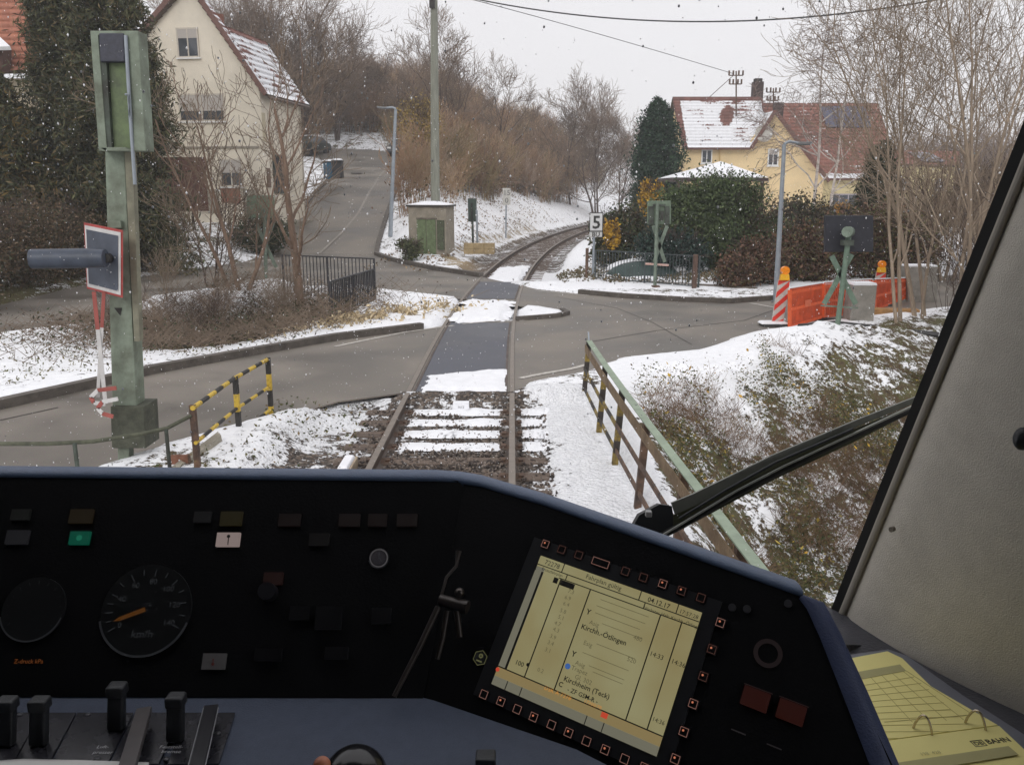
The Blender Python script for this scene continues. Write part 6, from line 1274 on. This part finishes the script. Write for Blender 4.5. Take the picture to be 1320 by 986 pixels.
# keys round the display
KEYE = em('key_outline', (142, 104, 94), .5); KEYD = em('key_outline_dim', (100, 66, 58), .35); GLY = em('key_glyph', (200, 120, 90), .6)
KEYB = mat('key_black', (.004, .004, .005), .5, .1, 9, spec=.2)
keys = [(704, 702, 1, .3), (725, 709, 0, 0), (747, 716, 0, 0), (775, 726, 0, 2), (807, 737, 0, 0), (830, 745, 0, 0), (855, 753, 1, 0), (879, 762, 1, 0), (904, 771, 0, 0), (929, 803, 1, 0), (918, 837, 1, 0), (907, 872, 1, 0), (894, 907, 1, 0), (882, 943, 1, 0), (871, 978, 1, 0)] + [(x, y, 1 if i % 2 else 0, 0) for i, (x, y) in enumerate([(625, 895), (647, 904), (668, 914), (689, 924), (712, 934), (734, 944), (757, 955), (781, 966), (806, 978), (831, 989)])]
for i, (px, py, gly, wide) in enumerate(keys):
    u, v = P2.uv(px, py); hw = .0112 if wide == 2 else .0048; hh = .0048; th = .0007; mb = MB()
    mb.slab([P2.P(u - hw - .001, v - hh - .001, .004), P2.P(u + hw + .001, v - hh - .001, .004), P2.P(u + hw + .001, v + hh + .001, .004), P2.P(u - hw - .001, v + hh + .001, .004)], P2.n, .003, 0)
    bright = 1 if (i % 3 == 0 or py > 880) else 2
    for (a, b_, c, d) in ((-hw, -hh, hw, -hh + th), (-hw, hh - th, hw, hh), (-hw, -hh + th, -hw + th, hh - th), (hw - th, -hh + th, hw, hh - th)): mb.slab([P2.P(u + a, v + b_, .0044), P2.P(u + c, v + b_, .0044), P2.P(u + c, v + d, .0044), P2.P(u + a, v + d, .0044)], P2.n, .0003, bright)
    if gly: mb.disc(P2.P(u - .001, v + .0012, .0046), .0013, P2.n, P2.x, 3, 8)
    build(mb, 'key', [KEYB, KEYE, KEYD, GLY], du)
# hexagonal badge
u, v = P2.uv(620, 848); mb = MB(); mb.ring(P2.P(u, v, .003), .0088, .0098, P2.n, P2.y, 0, 6); mb.disc(P2.P(u, v, .0025), .0085, P2.n, P2.y, 1, 6); mb.ring(P2.P(u, v + .0025, .003), .001, .003, P2.n, P2.x, 0, 12); mb.slab([P2.P(u - .004, v - .005, .003), P2.P(u + .004, v - .005, .003), P2.P(u + .004, v - .003, .003), P2.P(u - .004, v - .003, .003)], P2.n, .0003, 0)
build(mb, 'hexagon_badge', [em('badge_glow', (96, 96, 64), .5), BLACKPL])  # badge outline glows faintly to show up, though it is no lamp
# red buttons, screws on the console
def pxquad(pl, x0, y0, x1, y1, name, m, th=.004, k=.004, bevel=.001, par=None, label=None):
    u0, v0 = pl.uv((x0 + x1) / 2 - (x1 - x0) / 2, (y0 + y1) / 2); u1, _ = pl.uv((x0 + x1) / 2 + (x1 - x0) / 2, (y0 + y1) / 2); _, va = pl.uv((x0 + x1) / 2, y0); _, vb = pl.uv((x0 + x1) / 2, y1); lo_, hi_ = sorted((va, vb))
    mb = MB(); mb.slab([pl.P(u0, lo_, k), pl.P(u1, lo_, k), pl.P(u1, hi_, k), pl.P(u0, hi_, k)], pl.n, th); return build(mb, name, m, par, bevel, label)
RBT = em('red_button', (60, 16, 6), .25)  # faint red emission added to the buttons' colour
for (x, y) in ((974, 901), (1020, 918)):
    u, v = P2.uv(x, y); build(MB().slab([P2.P(u - .0145, v - .0105, .006), P2.P(u + .0145, v - .0105, .006), P2.P(u + .0145, v + .0105, .006), P2.P(u - .0145, v + .0105, .006)], P2.n, .006), 'red_button', RBT, bevel=.0015)
    build(MB().slab([P2.P(u - .016, v + .0115, .004), P2.P(u + .016, v + .0115, .004), P2.P(u + .016, v + .0122, .004), P2.P(u - .016, v + .0122, .004)], P2.n, .001), 'trim_line', em('trim_line', (44, 34, 34), .5))  # trim line made visible by a weak glow of its own
for (x, y) in ((1016, 778), (944, 783), (963, 785)): build(MB().disc(P2.hit(x, y) + P2.n * .003, .0045, P2.n, P2.x, th=.003), 'screw', mat('screw_steel', lin((80, 80, 84)), .4, .1, 20, metal=.6))
build(MB().ring(P2.hit(990, 842) + P2.n * .002, .011, .016, P2.n, P2.x), 'speaker_ring', mat('ring_dark', lin((60, 48, 48)), .5, .1, 5))
for (x, y) in ((952, 943), (998, 962)): u, v = P2.uv(x, y); build(MB().slab([P2.P(u - .008, v - .0006, .002), P2.P(u + .008, v - .0006, .002), P2.P(u + .008, v + .0006, .002), P2.P(u - .008, v + .0006, .002)], P2.n, .001), 'label_strip', em('label_glow', (50, 46, 48), .5))  # label strips carry a weak added glow
# indicator lamps on the left panel; the unlit ones get a faint glow too
lamps = [(106, 666, 30, 18, (44, 34, 12), .2, 'dim amber lamp'), (104, 694, 26, 17, (0, 84, 64), .38, 'lit green lamp'), (299, 669, 28, 18, (44, 38, 10), .25, 'dim yellow lamp'), (295, 696, 30, 18, (150, 134, 130), .5, 'lit white lamp with a black arrow'), (24, 693, 29, 18, (38, 38, 42), .25, 'grey lamp given a faint glow'), (28, 664, 24, 14, (20, 22, 20), .2, None), (262, 667, 22, 14, (22, 22, 24), .2, None), (374, 671, 28, 16, (26, 9, 5), .15, None), (451, 671, 27, 16, (26, 9, 5), .15, None), (487, 671, 24, 16, (26, 9, 5), .15, None), (525, 671, 26, 16, (26, 9, 5), .15, None), (412, 696, 26, 16, (12, 6, 6), .1, None), (353, 746, 25, 16, (36, 12, 7), .25, None)]
for i, (x, y, w_, h_, c, s, lab) in enumerate(lamps):
    o = pxquad(P1, x - w_ / 2, y - h_ / 2, x + w_ / 2, y + h_ / 2, 'indicator_lamp', em('lamp_%d' % i, c, s), label=lab)
mb = MB(); a = P1.hit(295, 703) + P1.n * .0045; b_ = P1.hit(296, 692) + P1.n * .0045; mb.bar(a, b_, .0012, .0004, up=P1.n); mb.disc(b_ + P1.n * .0002, .0024, P1.n, P1.x, 0, 8); build(mb, 'arrow_mark', BLACKP)
mb = MB(); mb.disc(P1.hit(104, 694) + P1.n * .0045, .004, P1.n, P1.x); build(mb, 'lamp_core', em('green_core', (30, 118, 92), .45))
pl_ = pxquad(P1, 262, 842, 292, 863, 'label_plate', mat('plate_grey', lin((104, 102, 102)), .6, .1, 6)); 
mb = MB(); mb.bar(P1.hit(276, 858) + P1.n * .005, P1.hit(276.5, 849) + P1.n * .005, .0012, .0004, up=P1.n); mb.disc(P1.hit(276, 856) + P1.n * .005, .002, P1.n, P1.x, 0, 8); build(mb, 'label_mark', mat('mark_red', lin((120, 50, 44)), .6))
GRM = em('dial_glow', (64, 66, 70), .25); GRD = em('dial_glow_dim', (34, 35, 38), .4)  # dial marks drawn as a faint glow, not as pale print
def gauge(name, px, py, r, label):
    c = P1.hit(px, py) + P1.n * .004; g = build(MB().disc(c, r, P1.n, P1.x, 0, 40, .006), name, mat('dial_black', (.008, .009, .01), .4, .1, 6), label=label); build(MB().ring(c + P1.n * .002, r * .98, r * 1.03, P1.n, P1.x, 0, 48, 3.4, 6.0), 'bezel', mat('bezel_grey', lin((84, 86, 90)), .35, .1, 6), g); return g, c
g, c = gauge('speedometer', 190, 786, .0585, 'large round speedometer dial')
mb = MB(); import numpy as _n
def ang(v): return math.radians(float(np.interp(v, [0, 40, 140], [212, 158, -27])))
for v in range(0, 141, 10): a = ang(v); d = P1.x * math.cos(a) + P1.y * math.sin(a); mb.bar(c + d * (.045 if v % 20 else .043) + P1.n * .001, c + d * .052 + P1.n * .001, .0011, .0003, up=P1.n)
for v in (0, 40, 60, 80, 100, 120, 140): a = ang(v); d = P1.x * math.cos(a) + P1.y * math.sin(a); text_mb(mb, str(v), c + d * .0365 + P1.n * .001, P1.x, P1.y, .0105, center=True)
text_mb(mb, 'km/h', c - P1.y * .0305 + P1.n * .001, P1.x, P1.y, .014, center=True)
build(mb, 'dial_markings', GRM, g)
mb = MB(); text_mb(mb, 'PZB', c + P1.y * .006 + P1.n * .001, P1.x, P1.y, .008, center=True); text_mb(mb, '90', c - P1.y * .002 + P1.n * .001, P1.x, P1.y, .008, center=True); build(mb, 'small_markings', GRD, g)
mb = MB(); a = ang(8); d = P1.x * math.cos(a) + P1.y * math.sin(a); n_ = Vector(P1.n); s_ = d.cross(n_); mb.add([c + d * .0 + s_ * .003 + n_ * .003, c - s_ * .003 + n_ * .003, c + d * .034 - s_ * .0025 + n_ * .003, c + d * .042 + n_ * .003, c + d * .034 + s_ * .0025 + n_ * .003], [(0, 1, 2, 3, 4)]); build(mb, 'needle', em('needle_glow', (100, 60, 18), .32), g)  # needle given a little orange glow of its own
g, c = gauge('pressure_gauge', 45, 785, .041, 'dim round gauge at the left'); mb = MB()
for k in range(13): a = math.radians(215 - k * 21); d = P1.x * math.cos(a) + P1.y * math.sin(a); mb.bar(c + d * .032 + P1.n * .001, c + d * .036 + P1.n * .001, .0008, .0003, up=P1.n)
build(mb, 'dial_markings', GRD, g); mb = MB(); text_mb(mb, 'Z-druck kPa', P1.hit(38, 852) + P1.n * .002, P1.x, P1.y, .0075, center=True); build(mb, 'gauge_caption', em('caption_glow', (104, 58, 24), .6))  # caption lettering glows instead of being lit
g, c = gauge('round_clock', 489, 720, .0135, 'small round grey clock'); mb = MB(); mb.ring(c + P1.n * .001, .0105, .0125, P1.n, P1.x); build(mb, 'clock_ring', em('clock_ring_glow', (78, 76, 78), .5), g); mb = MB(); mb.bar(c + P1.n * .002, c + P1.y * .008 + P1.n * .002, .0012, .0004, up=P1.n); mb.bar(c + P1.n * .002, c + P1.x * .004 - P1.y * .004 + P1.n * .002, .0012, .0004, up=P1.n); mb.disc(c + P1.n * .0015, .0095, P1.n, P1.x, 1); build(mb, 'clock_hands', [GRM, em('clock_face_glow', (34, 32, 36), .5)], g)  # clock ring and face brightened by emission in their colour
build(MB().disc(P1.hit(348, 764) + P1.n * .018, .0115, P1.n, P1.x, 0, 20, .018), 'knob', mat('knob_dark', lin((34, 34, 38)), .3, .1, 6), bevel=.002)
for (x0, y0, x1, y1) in ((408, 782, 442, 812), (480, 784, 505, 805), (330, 836, 365, 852), (420, 834, 450, 850), (375, 782, 400, 800)): pxquad(P1, x0, y0, x1, y1, 'switch', mat('switch_dark', lin((20, 20, 23)), .35, .1, 6), k=.008)
# lever plates and levers on the desk
def gd(px, py, k=0): return G(px, py, zd + k) 
PLT = mat('lever_plate', lin((48, 48, 54)), .25, .3, 60, spec=.6)
for (x0, x1, sk) in ((-60, 52, 40), (54, 98, 40), (100, 172, 38), (174, 236, 36), (238, 303, 24)):
    y0, y1 = 918, 984; build(MB().slab([gd(x0 - sk * .9, y1, .004), gd(x1 - sk * .9, y1, .004), gd(x1, y0, .004), gd(x0, y0, .004)], (0, 0, 1), .004), 'switch_plate', PLT, bevel=.0008)
for i, (xt, yt, xb, yb2, wd) in enumerate([(12, 908, 8, 960, 19), (57, 908, 50, 960, 19), (153, 904, 150, 940, 18), (229, 909, 226, 955, 17)]):
    b_ = gd(xb, yb2, .004); r = ray(xt, yt + 10); tt = (b_ + Vector((0, .012, .045)));  mb = MB(); mb.bar(b_, tt, .019, .012, up=(0, -1, 0)); mb.box(tt, (.021, .018, .014)); build(mb, 'toggle_lever', BLACKPL, bevel=.003)
LONG = mat('long_lever', lin((88, 84, 84)), .4, .15, 20)
def longlever(x0, y0, x1, y1, wd, m):
    a = gd(x0, y0, .02); b_ = gd(x1, y1, .05); mb = MB(); mb.bar(a, b_, wd, .008); return build(mb, 'long_lever', m, bevel=.001)
longlever(186, 915, 158, 1010, .017, LONG); longlever(272, 912, 248, 1010, .017, mat('dark_lever', lin((40, 40, 44)), .35, .1, 9))
mb = MB(); a = gd(272, 912, .0245); b_ = gd(248, 1010, .0545); 
for s in (-.0088, .0088): mb.bar(a + Vector((s, 0, 0)), b_ + Vector((s, 0, 0)), .0008, .0008)
mb.bar(a + Vector((-.0088, 0, 0)), a + Vector((.0088, 0, 0)), .0008, .0008); build(mb, 'lever_edge', mat('edge_chrome', lin((200, 200, 204)), .25, .05, 5, metal=.5))
mb = MB()
for (s, x, y) in (('Luft-', 133, 962), ('presser', 133, 969), ('Feststell-', 221, 962), ('bremse', 221, 968)): text_mb(mb, s, gd(x, y, .0046), (1, 0, 0), (0, 1, 0), .0075, center=True)
build(mb, 'plate_text', mat('plate_ink', (.5, .5, .52), .6))
for (x, y) in ((113, 921), (26, 921), (126, 978), (214, 978), (280, 945)): build(MB().sphere(gd(x, y, .004), .004, 10, 6, (1, 1, .5)), 'screw', MATS['screw_steel'])
# ball knob, small black knob
mb = MB(); b_ = gd(458, 1000, 0); c = b_ + Vector((0, 0, .03)); c = AT(458, 1004, .76); mb.sphere(c, .0345, 24, 16); mb.tube([c - Vector((0, 0, .02)), Vector((c.x, c.y, zd))], .01, 10); build(mb, 'ball_handle', mat('gloss_black', (.012, .012, .014), .18, .1, 5))
mb = MB(); c = AT(626, 982, .80); mb.box(c, (.022, .02, .02)); mb.tube([c, Vector((c.x, c.y + .01, zd))], .006, 8); build(mb, 'small_knob', BLACKPL, bevel=.003)
mb = MB(); c = AT(415, 986, .70); mb.sphere(c, .0085, 14, 9); mb.tube([c, Vector((c.x, c.y, zd))], .004, 8); build(mb, 'small_round_knob', mat('knob_wood', lin((176, 112, 84)), .45, .15, 9), label='small reddish brown round knob')
# white sheet of paper at the lower left
mb = MB(); pts_ = [gd(-60, 984, .012), gd(30, 977.5, .014), gd(100, 979, .012), gd(192, 982, .010), gd(186, 1060, .006), gd(-80, 1060, .006)]; mb.slab(pts_[::-1] if False else [pts_[5], pts_[4], pts_[3], pts_[2], pts_[1], pts_[0]], (0, 0, 1), .001); props(mb.build('paper_sheet', mat('paper', (.75, .74, .72), .8, .05, 9)), 'white sheet of paper lying on the desk at the lower left', 'paper')
# small dark tripod leaning on the panel
t3 = thing('mini_tripod', 'small dark metal tripod stand leaning against the instrument panel left of the screen', 'tripod', tuple(q1(575, 785, .03)))
TRM = mat('tripod_metal', lin((56, 50, 47)), .35, .2, 20, metal=.3)
hub = q1(584, 783, .03)
MB().tube([q1(570, 778, .035), q1(605, 789, .045)], [.007, .0085], 12).build('hub', TRM, t3)
for p_ in [[q1(568, 787, .035), q1(545, 835, .032), q1(512, 899, .03)], [q1(579, 792, .035), q1(573, 825, .03), q1(566, 852, .028)], [q1(591, 793, .04), q1(595, 825, .035)]]: MB().tube(p_, [.0042, .0038, .003][:len(p_)], 8).build('leg', TRM, t3)
MB().tube([q1(572, 772, .035), q1(578, 750, .035), q1(590, 735, .03), q1(593, 716, .03)], [.002, .002, .002, .004], 8).build('clamp_arm', TRM, t3)
MB().sphere(q1(595, 771, .045), .0065, 10, 8).build('wing_screw', mat('worn_chrome', lin((84, 78, 74)), .3, .2, 30, metal=.7), t3)

# ---- cab shell
CABD = mat('cab_dark_lining', lin((58, 56, 52)), .8, .1, 6); TRIM = mat('pillar_trim', lin((210, 204, 192)), .75, .06, 30, .25, 500, detail=3)
cab = thing('train_cab', 'beige lined train cab with its sloping windscreen pillar at the right', 'train cab', (0, 0, 1.2))
A3 = AT(1083, 797, 1.35); B3 = AT(1320, 215, 1.08); C3 = AT(1320, 917, 1.07); C3.z = A3.z
ed = (B3 - A3); up_end = A3 + ed * ((3.75 - A3.z) / ed.z); dn = A3 - ed * .1
pn = ed.cross(C3 - A3).normalized(); pn = pn if pn.dot(EYEV - A3) > 0 else -pn
zt3 = 3.75; C3t = C3 + ed * ((zt3 - C3.z) / ed.z); 
# trim panel with a rolled light edge next to the rubber
off_ = (C3 - A3).normalized(); n_ = 28; rowsA = [A3, up_end]; vs = []; m_ = 14
for j in range(n_ + 1):
    base_ = dn + (up_end - dn) * j / n_
    for i in range(m_ + 1):
        s = i / m_; w_ = s * 1.0; x_ = off_ * (w_ * (C3 - A3).length * 1.25); bul = .012 * math.sin(min(1, s * 9) * math.pi / 2) + .02 * math.sin(s * math.pi)
        vs.append(base_ + x_ + pn * bul)
mb = MB(); mb.add(vs, [(j * (m_ + 1) + i, j * (m_ + 1) + i + 1, (j + 1) * (m_ + 1) + i + 1, (j + 1) * (m_ + 1) + i) for j in range(n_) for i in range(m_)], 0, True); mb.build('pillar_trim', TRIM, cab)
mb = MB(); mb.bar(A3 + off_ * .004 - ed * .1 + pn * .004, up_end + off_ * .004 + pn * .004, .012, .016, up=pn); mb.build('pillar_edge', mat('pale_edge', lin((178, 172, 160)), .6, .05, 9), cab, bevel=.004)
mb = MB(); mb.bar(A3 - off_ * .009 - ed * .1, up_end - off_ * .009, .016, .02, up=pn); mb.build('window_gasket', mat('rubber', (.006, .006, .006), .7, .1, 9), cab)
PT = Plane(A3, off_, pn); MB().disc(PT.hit(1168, 674) + pn * .036, .0042, pn, (0, 0, 1), th=.006).build('trim_screw', mat('trim_screw_m', lin((120, 112, 98)), .5, .1, 9), cab)
cb = PT.hit(1341, 556); MB().sphere(cb + pn * .04, .011, 10, 8, (1, 1, 1.4)).build('coat_hook', BLACKPL, cab)
# windscreen pane
wl = 1.75; Lb = A3 - Vector((wl + A3.x - .0, 0, 0)); Lb = Vector((-1.35, A3.y, A3.z)); Lt = Vector((-1.35, up_end.y, up_end.z))
PANE = bpy.data.materials.new('clear_pane'); PANE.use_nodes = True; pt = PANE.node_tree; pt.nodes.clear(); po = pt.nodes.new('ShaderNodeOutputMaterial'); pb = pt.nodes.new('ShaderNodeBsdfTransparent'); pb.inputs[0].default_value = (1, 1, 1, 1); pt.links.new(pb.outputs[0], po.inputs[0])
ws = thing('windscreen', 'large raked windscreen pane speckled with melted snow', 'windscreen', tuple(A3))
wn = (up_end - A3).cross(Vector((1, 0, 0))).normalized()
MB().slab([Lb, A3 - off_ * .012, up_end - off_ * .012, Lt], wn, .006).build('pane', PANE, ws)
r_ = np.random.RandomState(55); WP = Plane(A3, (1, 0, 0), wn if wn.y < 0 else -wn); V_ = MB()
WET = mat('melted_drop', (.72, .74, .78), .15, .05, 5, spec=.8)
WETD = mat('dark_drop', (.10, .10, .11), .15, .05, 5, spec=.8)
for i in range(420):
    px, py = r_.uniform(-20, 1300), r_.uniform(-20, 700)
    if px > 1083 + (797 - py) * .407 - 25: continue
    if i > 60 and py > 420 and r_.rand() < .5: continue
    p = WP.hit(px, py); rr = .0006 + .0010 * r_.rand() ** 2; 
    V_.sphere(p, rr, 6, 4, (1, .6, 1.2), mi=1 if r_.rand() < .05 and py < 160 else 0)
V_.build('snow_specks', [WET, WETD], ws)['kind'] = 'stuff'
# shell
def sbox(n, c, d, m=CABD): return MB().box(c, d).build(n, m, cab)
sbox('floor', (0, .1, 1.15), (2.8, 2.6, .1)); sbox('ceiling', (0, -.25, 3.82), (2.8, 2.2, .1)); sbox('rear_wall', (0, -1.25, 2.45), (2.8, .1, 2.6))
mb = MB(); mb.bar(Lb + Vector((.03, 0, 0)), Lt + Vector((.03, 0, 0)), .1, .09, up=wn); mb.build('windscreen_pillar', TRIM, cab)
sbox('left_wall', (-1.4, -.05, 2.45), (.08, 2.4, 2.6)); 
sbox('front_wall', (-.1, 1.38, 1.6), (2.6, .06, .98)); sbox('header', (0, up_end.y + .02, 3.74), (2.8, .1, .12))
RX = (C3 + off_ * (C3 - A3).length * .25).x + .02
for (c, d) in (((RX + .02, -.2, 1.65), (.06, 2.3, .95)), ((RX + .02, -.2, 3.5), (.06, 2.3, .6)), ((RX + .02, .82, 2.65), (.06, .26, 1.2)), ((RX + .02, -.9, 2.65), (.06, .8, 1.2))): sbox('right_wall', c, d)
# shelf at the right with the folder on it
zs = 2.13
mb = MB(); mb.slab([G(1040, 790, zs) + Vector((0, .1, 0)), G(1085, 800, zs) + Vector((0, .04, 0)), Vector((RX, .98, zs)), Vector((RX, .25, zs)), Vector((.30, .25, zs)), Vector((.36, .8, zs))][::-1], (0, 0, 1), .03); mb.build('side_shelf', mat('shelf_grey', lin((74, 74, 80)), .7, .15, 20, .2, 200), cab)
a = AT(1085, 807, 1.335); b_ = AT(1118, 826, 1.27); c_ = AT(1180, 851, 1.2); d_ = AT(1325, 934, 1.05)
MB().tube([a, b_, c_, d_], [.003, .006, .010, .010], 8).build('lower_gasket', MATS['rubber'], cab)
mb = MB(); mb.add([AT(1083, 806, 1.33), AT(1128, 832, 1.25), AT(1165, 846, 1.2), AT(1088, 846, 1.2), AT(1083, 830, 1.2)], [(0, 1, 2, 3, 4)]); mb.build('corner_cover', MATS['shelf_grey'], cab)
# ---- ring binder with yellow forms
rb = thing('ring_binder', 'open ring binder of yellow railway forms on the shelf at the lower right', 'ring binder', (.4, .7, zs))
YP = mat('yellow_paper', lin((236, 226, 150)), .8, .04, 3); zp = zs + .018
def gp(px, py, k=0.0): return G(px, py, zp + k)
pg1 = [gp(1075, 852), gp(1144, 839), gp(1163, 848), gp(1200, 884), gp(1286, 934), gp(1143, 953), gp(1100, 960)]
mb = MB(); mb.slab(pg1[::-1], (0, 0, 1), .012); mb.build('page_block', YP, rb)
mb = MB(); mb.slab([gp(1070, 847, -.012), gp(1145, 836.5, -.012), gp(1170, 845, -.012), gp(1240, 895, -.012), gp(1420, 1010, -.012), gp(1150, 1080, -.012)][::-1], (0, 0, 1), .004); mb.build('cover', mat('binder_cover', lin((120, 122, 132)), .6, .1, 9), rb)
pg2 = [gp(1130, 956, .004), gp(1288, 935, .004), gp(1400, 1040, .008), gp(1160, 1070, .008)]
mb = MB(); mb.slab(pg2[::-1], (0, 0, 1), .010); mb.build('page_block', YP, rb)
GB = mat('form_grey', lin((176, 170, 122)), .8, .05, 5); GL = mat('form_line', lin((190, 178, 118)), .8, .05, 5); INKB = mat('print_ink', lin((76, 72, 54)), .8, .05, 5)
mb = MB(); mb.slab([gp(1092, 868, .0006), gp(1160, 856, .0006), gp(1168, 864, .0006), gp(1098, 877, .0006)][::-1], (0, 0, 1), .0003); mb.build('form_header', GB, rb); mb = MB(); mb.slab([gp(1140, 985, .0078), gp(1300, 961, .0078), gp(1313, 972, .0078), gp(1150, 999, .0078)][::-1], (0, 0, 1), .0003); mb.build('form_header', GB, rb)
mb = MB()
for k in range(10): y = 879 + k * 6.2 + k * k * .12; mb.bar(gp(1104 + k * 3.2, y + 5.5 + k * .1, .0004), gp(1178 + k * 9.6, y - 7 + k * 1.6, .0004), .0005, .0003)
for k in range(4): mb.bar(gp(1122 + k * 14, 872 - k * 2.5, .0004), gp(1176 + k * 22, 930 - k * 1, .0004), .0005, .0003)
mb.bar(gp(1168, 864, .0004), gp(1250, 918, .0004), .0007, .0003); mb.bar(gp(1140, 930, .0004), gp(1250, 921, .0004), .0008, .0003); mb.build('form_lines', GL, rb)
mb = MB(); dx_ = (gp(1295, 953) - gp(1262, 957)).normalized(); dy_ = Vector((-dx_.y, dx_.x, 0)); text_mb(mb, 'BAHN', gp(1286, 954, .0050), dx_, dy_, .0125, center=True, bold=.03)
c = gp(1261.5, 957.5, .0050); hw, hh, th = .0085, .0062, .0012
for (x0, y0, x1, y1) in ((-hw, -hh, hw, -hh + th), (-hw, hh - th, hw, hh), (-hw, -hh, -hw + th, hh), (hw - th, -hh, hw, hh)): mb.slab([c + dx_ * x0 + dy_ * y0, c + dx_ * x1 + dy_ * y0, c + dx_ * x1 + dy_ * y1, c + dx_ * x0 + dy_ * y1], (0, 0, 1), .0002)
text_mb(mb, 'DB', c, dx_, dy_, .0095, center=True, bold=.03); mb.build('print_mark', INKB, rb)
mb = MB(); text_mb(mb, '198  428', gp(1199, 970, .0062), dx_, dy_, .008, center=True); mb.build('faint_print', GB, rb)
CHR = mat('ring_chrome', lin((200, 188, 168)), .2, .05, 5, metal=.85)
for (x0, y0, x1, y1, xm, ym) in ((1177, 938, 1202, 951, 1186, 917), (1244, 931, 1271, 945, 1254, 912)):
    a = gp(x0, y0); b_ = gp(x1, y1); top = (a + b_) / 2; pts_ = []
    for k in range(13): s = k / 12; pts_.append(a.lerp(b_, s) + Vector((0, 0, .026 * math.sin(math.pi * s) ** .75)))
    MB().tube(pts_, .0016, 8).build('ring', CHR, rb)
# ---- wiper outside the pane
wp = thing('windscreen_wiper', 'long black windscreen wiper lying across the lower right of the windscreen', 'wiper', tuple(AT(850, 675, 1.55)))
yw = lambda px: 1.56 - (px - 815) / 370 * .12
def aw(px, py, k=0): return AT(px, py, yw(px) + k)
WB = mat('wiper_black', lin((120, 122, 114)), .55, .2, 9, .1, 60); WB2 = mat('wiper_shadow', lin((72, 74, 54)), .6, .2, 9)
def poly_prism(mb, pts_, th): mb.slab(pts_, (0, -1, .3), th); return mb
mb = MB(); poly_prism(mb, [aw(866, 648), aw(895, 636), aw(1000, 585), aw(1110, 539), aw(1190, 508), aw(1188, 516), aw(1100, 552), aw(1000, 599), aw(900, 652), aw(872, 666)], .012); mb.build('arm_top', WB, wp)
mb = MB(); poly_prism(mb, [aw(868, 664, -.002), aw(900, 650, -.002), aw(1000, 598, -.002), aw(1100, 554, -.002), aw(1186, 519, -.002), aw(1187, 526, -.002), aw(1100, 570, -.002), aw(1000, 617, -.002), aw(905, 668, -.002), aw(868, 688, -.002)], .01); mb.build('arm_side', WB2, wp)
mb = MB(); poly_prism(mb, [aw(814, 682), aw(824, 664), aw(850, 650), aw(866, 652), aw(870, 676), aw(848, 694), aw(812, 690)], .03); mb.build('arm_head', mat('wiper_head', lin((48, 50, 52)), .5, .2, 9), wp, bevel=.004)
mb = MB(); mb.tube([aw(846, 694), aw(880, 676), aw(940, 640), aw(1010, 604), aw(1100, 562), aw(1186, 524)], [.007, .008, .008, .0075, .006, .005], 8); mb.build('blade_rubber', mat('wiper_rubber', (.012, .012, .012), .5, .1, 9), wp)
mb = MB(); mb.tube([aw(850, 692, -.012), aw(950, 632, -.012), aw(1010, 601, -.01), aw(1186, 519, -.01)], .0022, 6); mb.build('blade_spring', mat('spring_steel', lin((170, 172, 166)), .3, .1, 9, metal=.5), wp)
mb = MB(); mb.tube([aw(876, 668, -.01), aw(935, 632, -.012), aw(1000, 596, -.01), aw(1100, 553, -.01)], .0028, 6); mb.build('linkage', MATS['wiper_head'], wp)
MB().box(aw(836, 662, -.03), (.012, .012, .012)).build('nozzle', mat('nozzle_grey', lin((150, 150, 150)), .4, .1, 9), wp, bevel=.002)
mb = MB(); mb.tube([aw(800, 690), aw(770, 705)], .008, 8); mb.tube([aw(860, 690), aw(800, 722)], .008, 8); mb.build('spindle', WB2, wp)

# ================================================================== HAZE: thin winter air
mb = MB(); mb.box((0, 60, 13.5), (240, 150, 38)); hz_o = mb.build('haze', bpy.data.materials.new('haze_air')); props(hz_o, kind='stuff')
hm = hz_o.data.materials[0]; hm.use_nodes = True; ht = hm.node_tree; ht.nodes.clear(); ho = ht.nodes.new('ShaderNodeOutputMaterial'); hv = ht.nodes.new('ShaderNodeVolumePrincipled')
hv.inputs['Density'].default_value = .0012; hv.inputs['Color'].default_value = (.93, .94, .96, 1); hv.inputs['Anisotropy'].default_value = .2; ht.links.new(hv.outputs[0], ho.inputs['Volume'])
SC.cycles.volume_bounces = 1
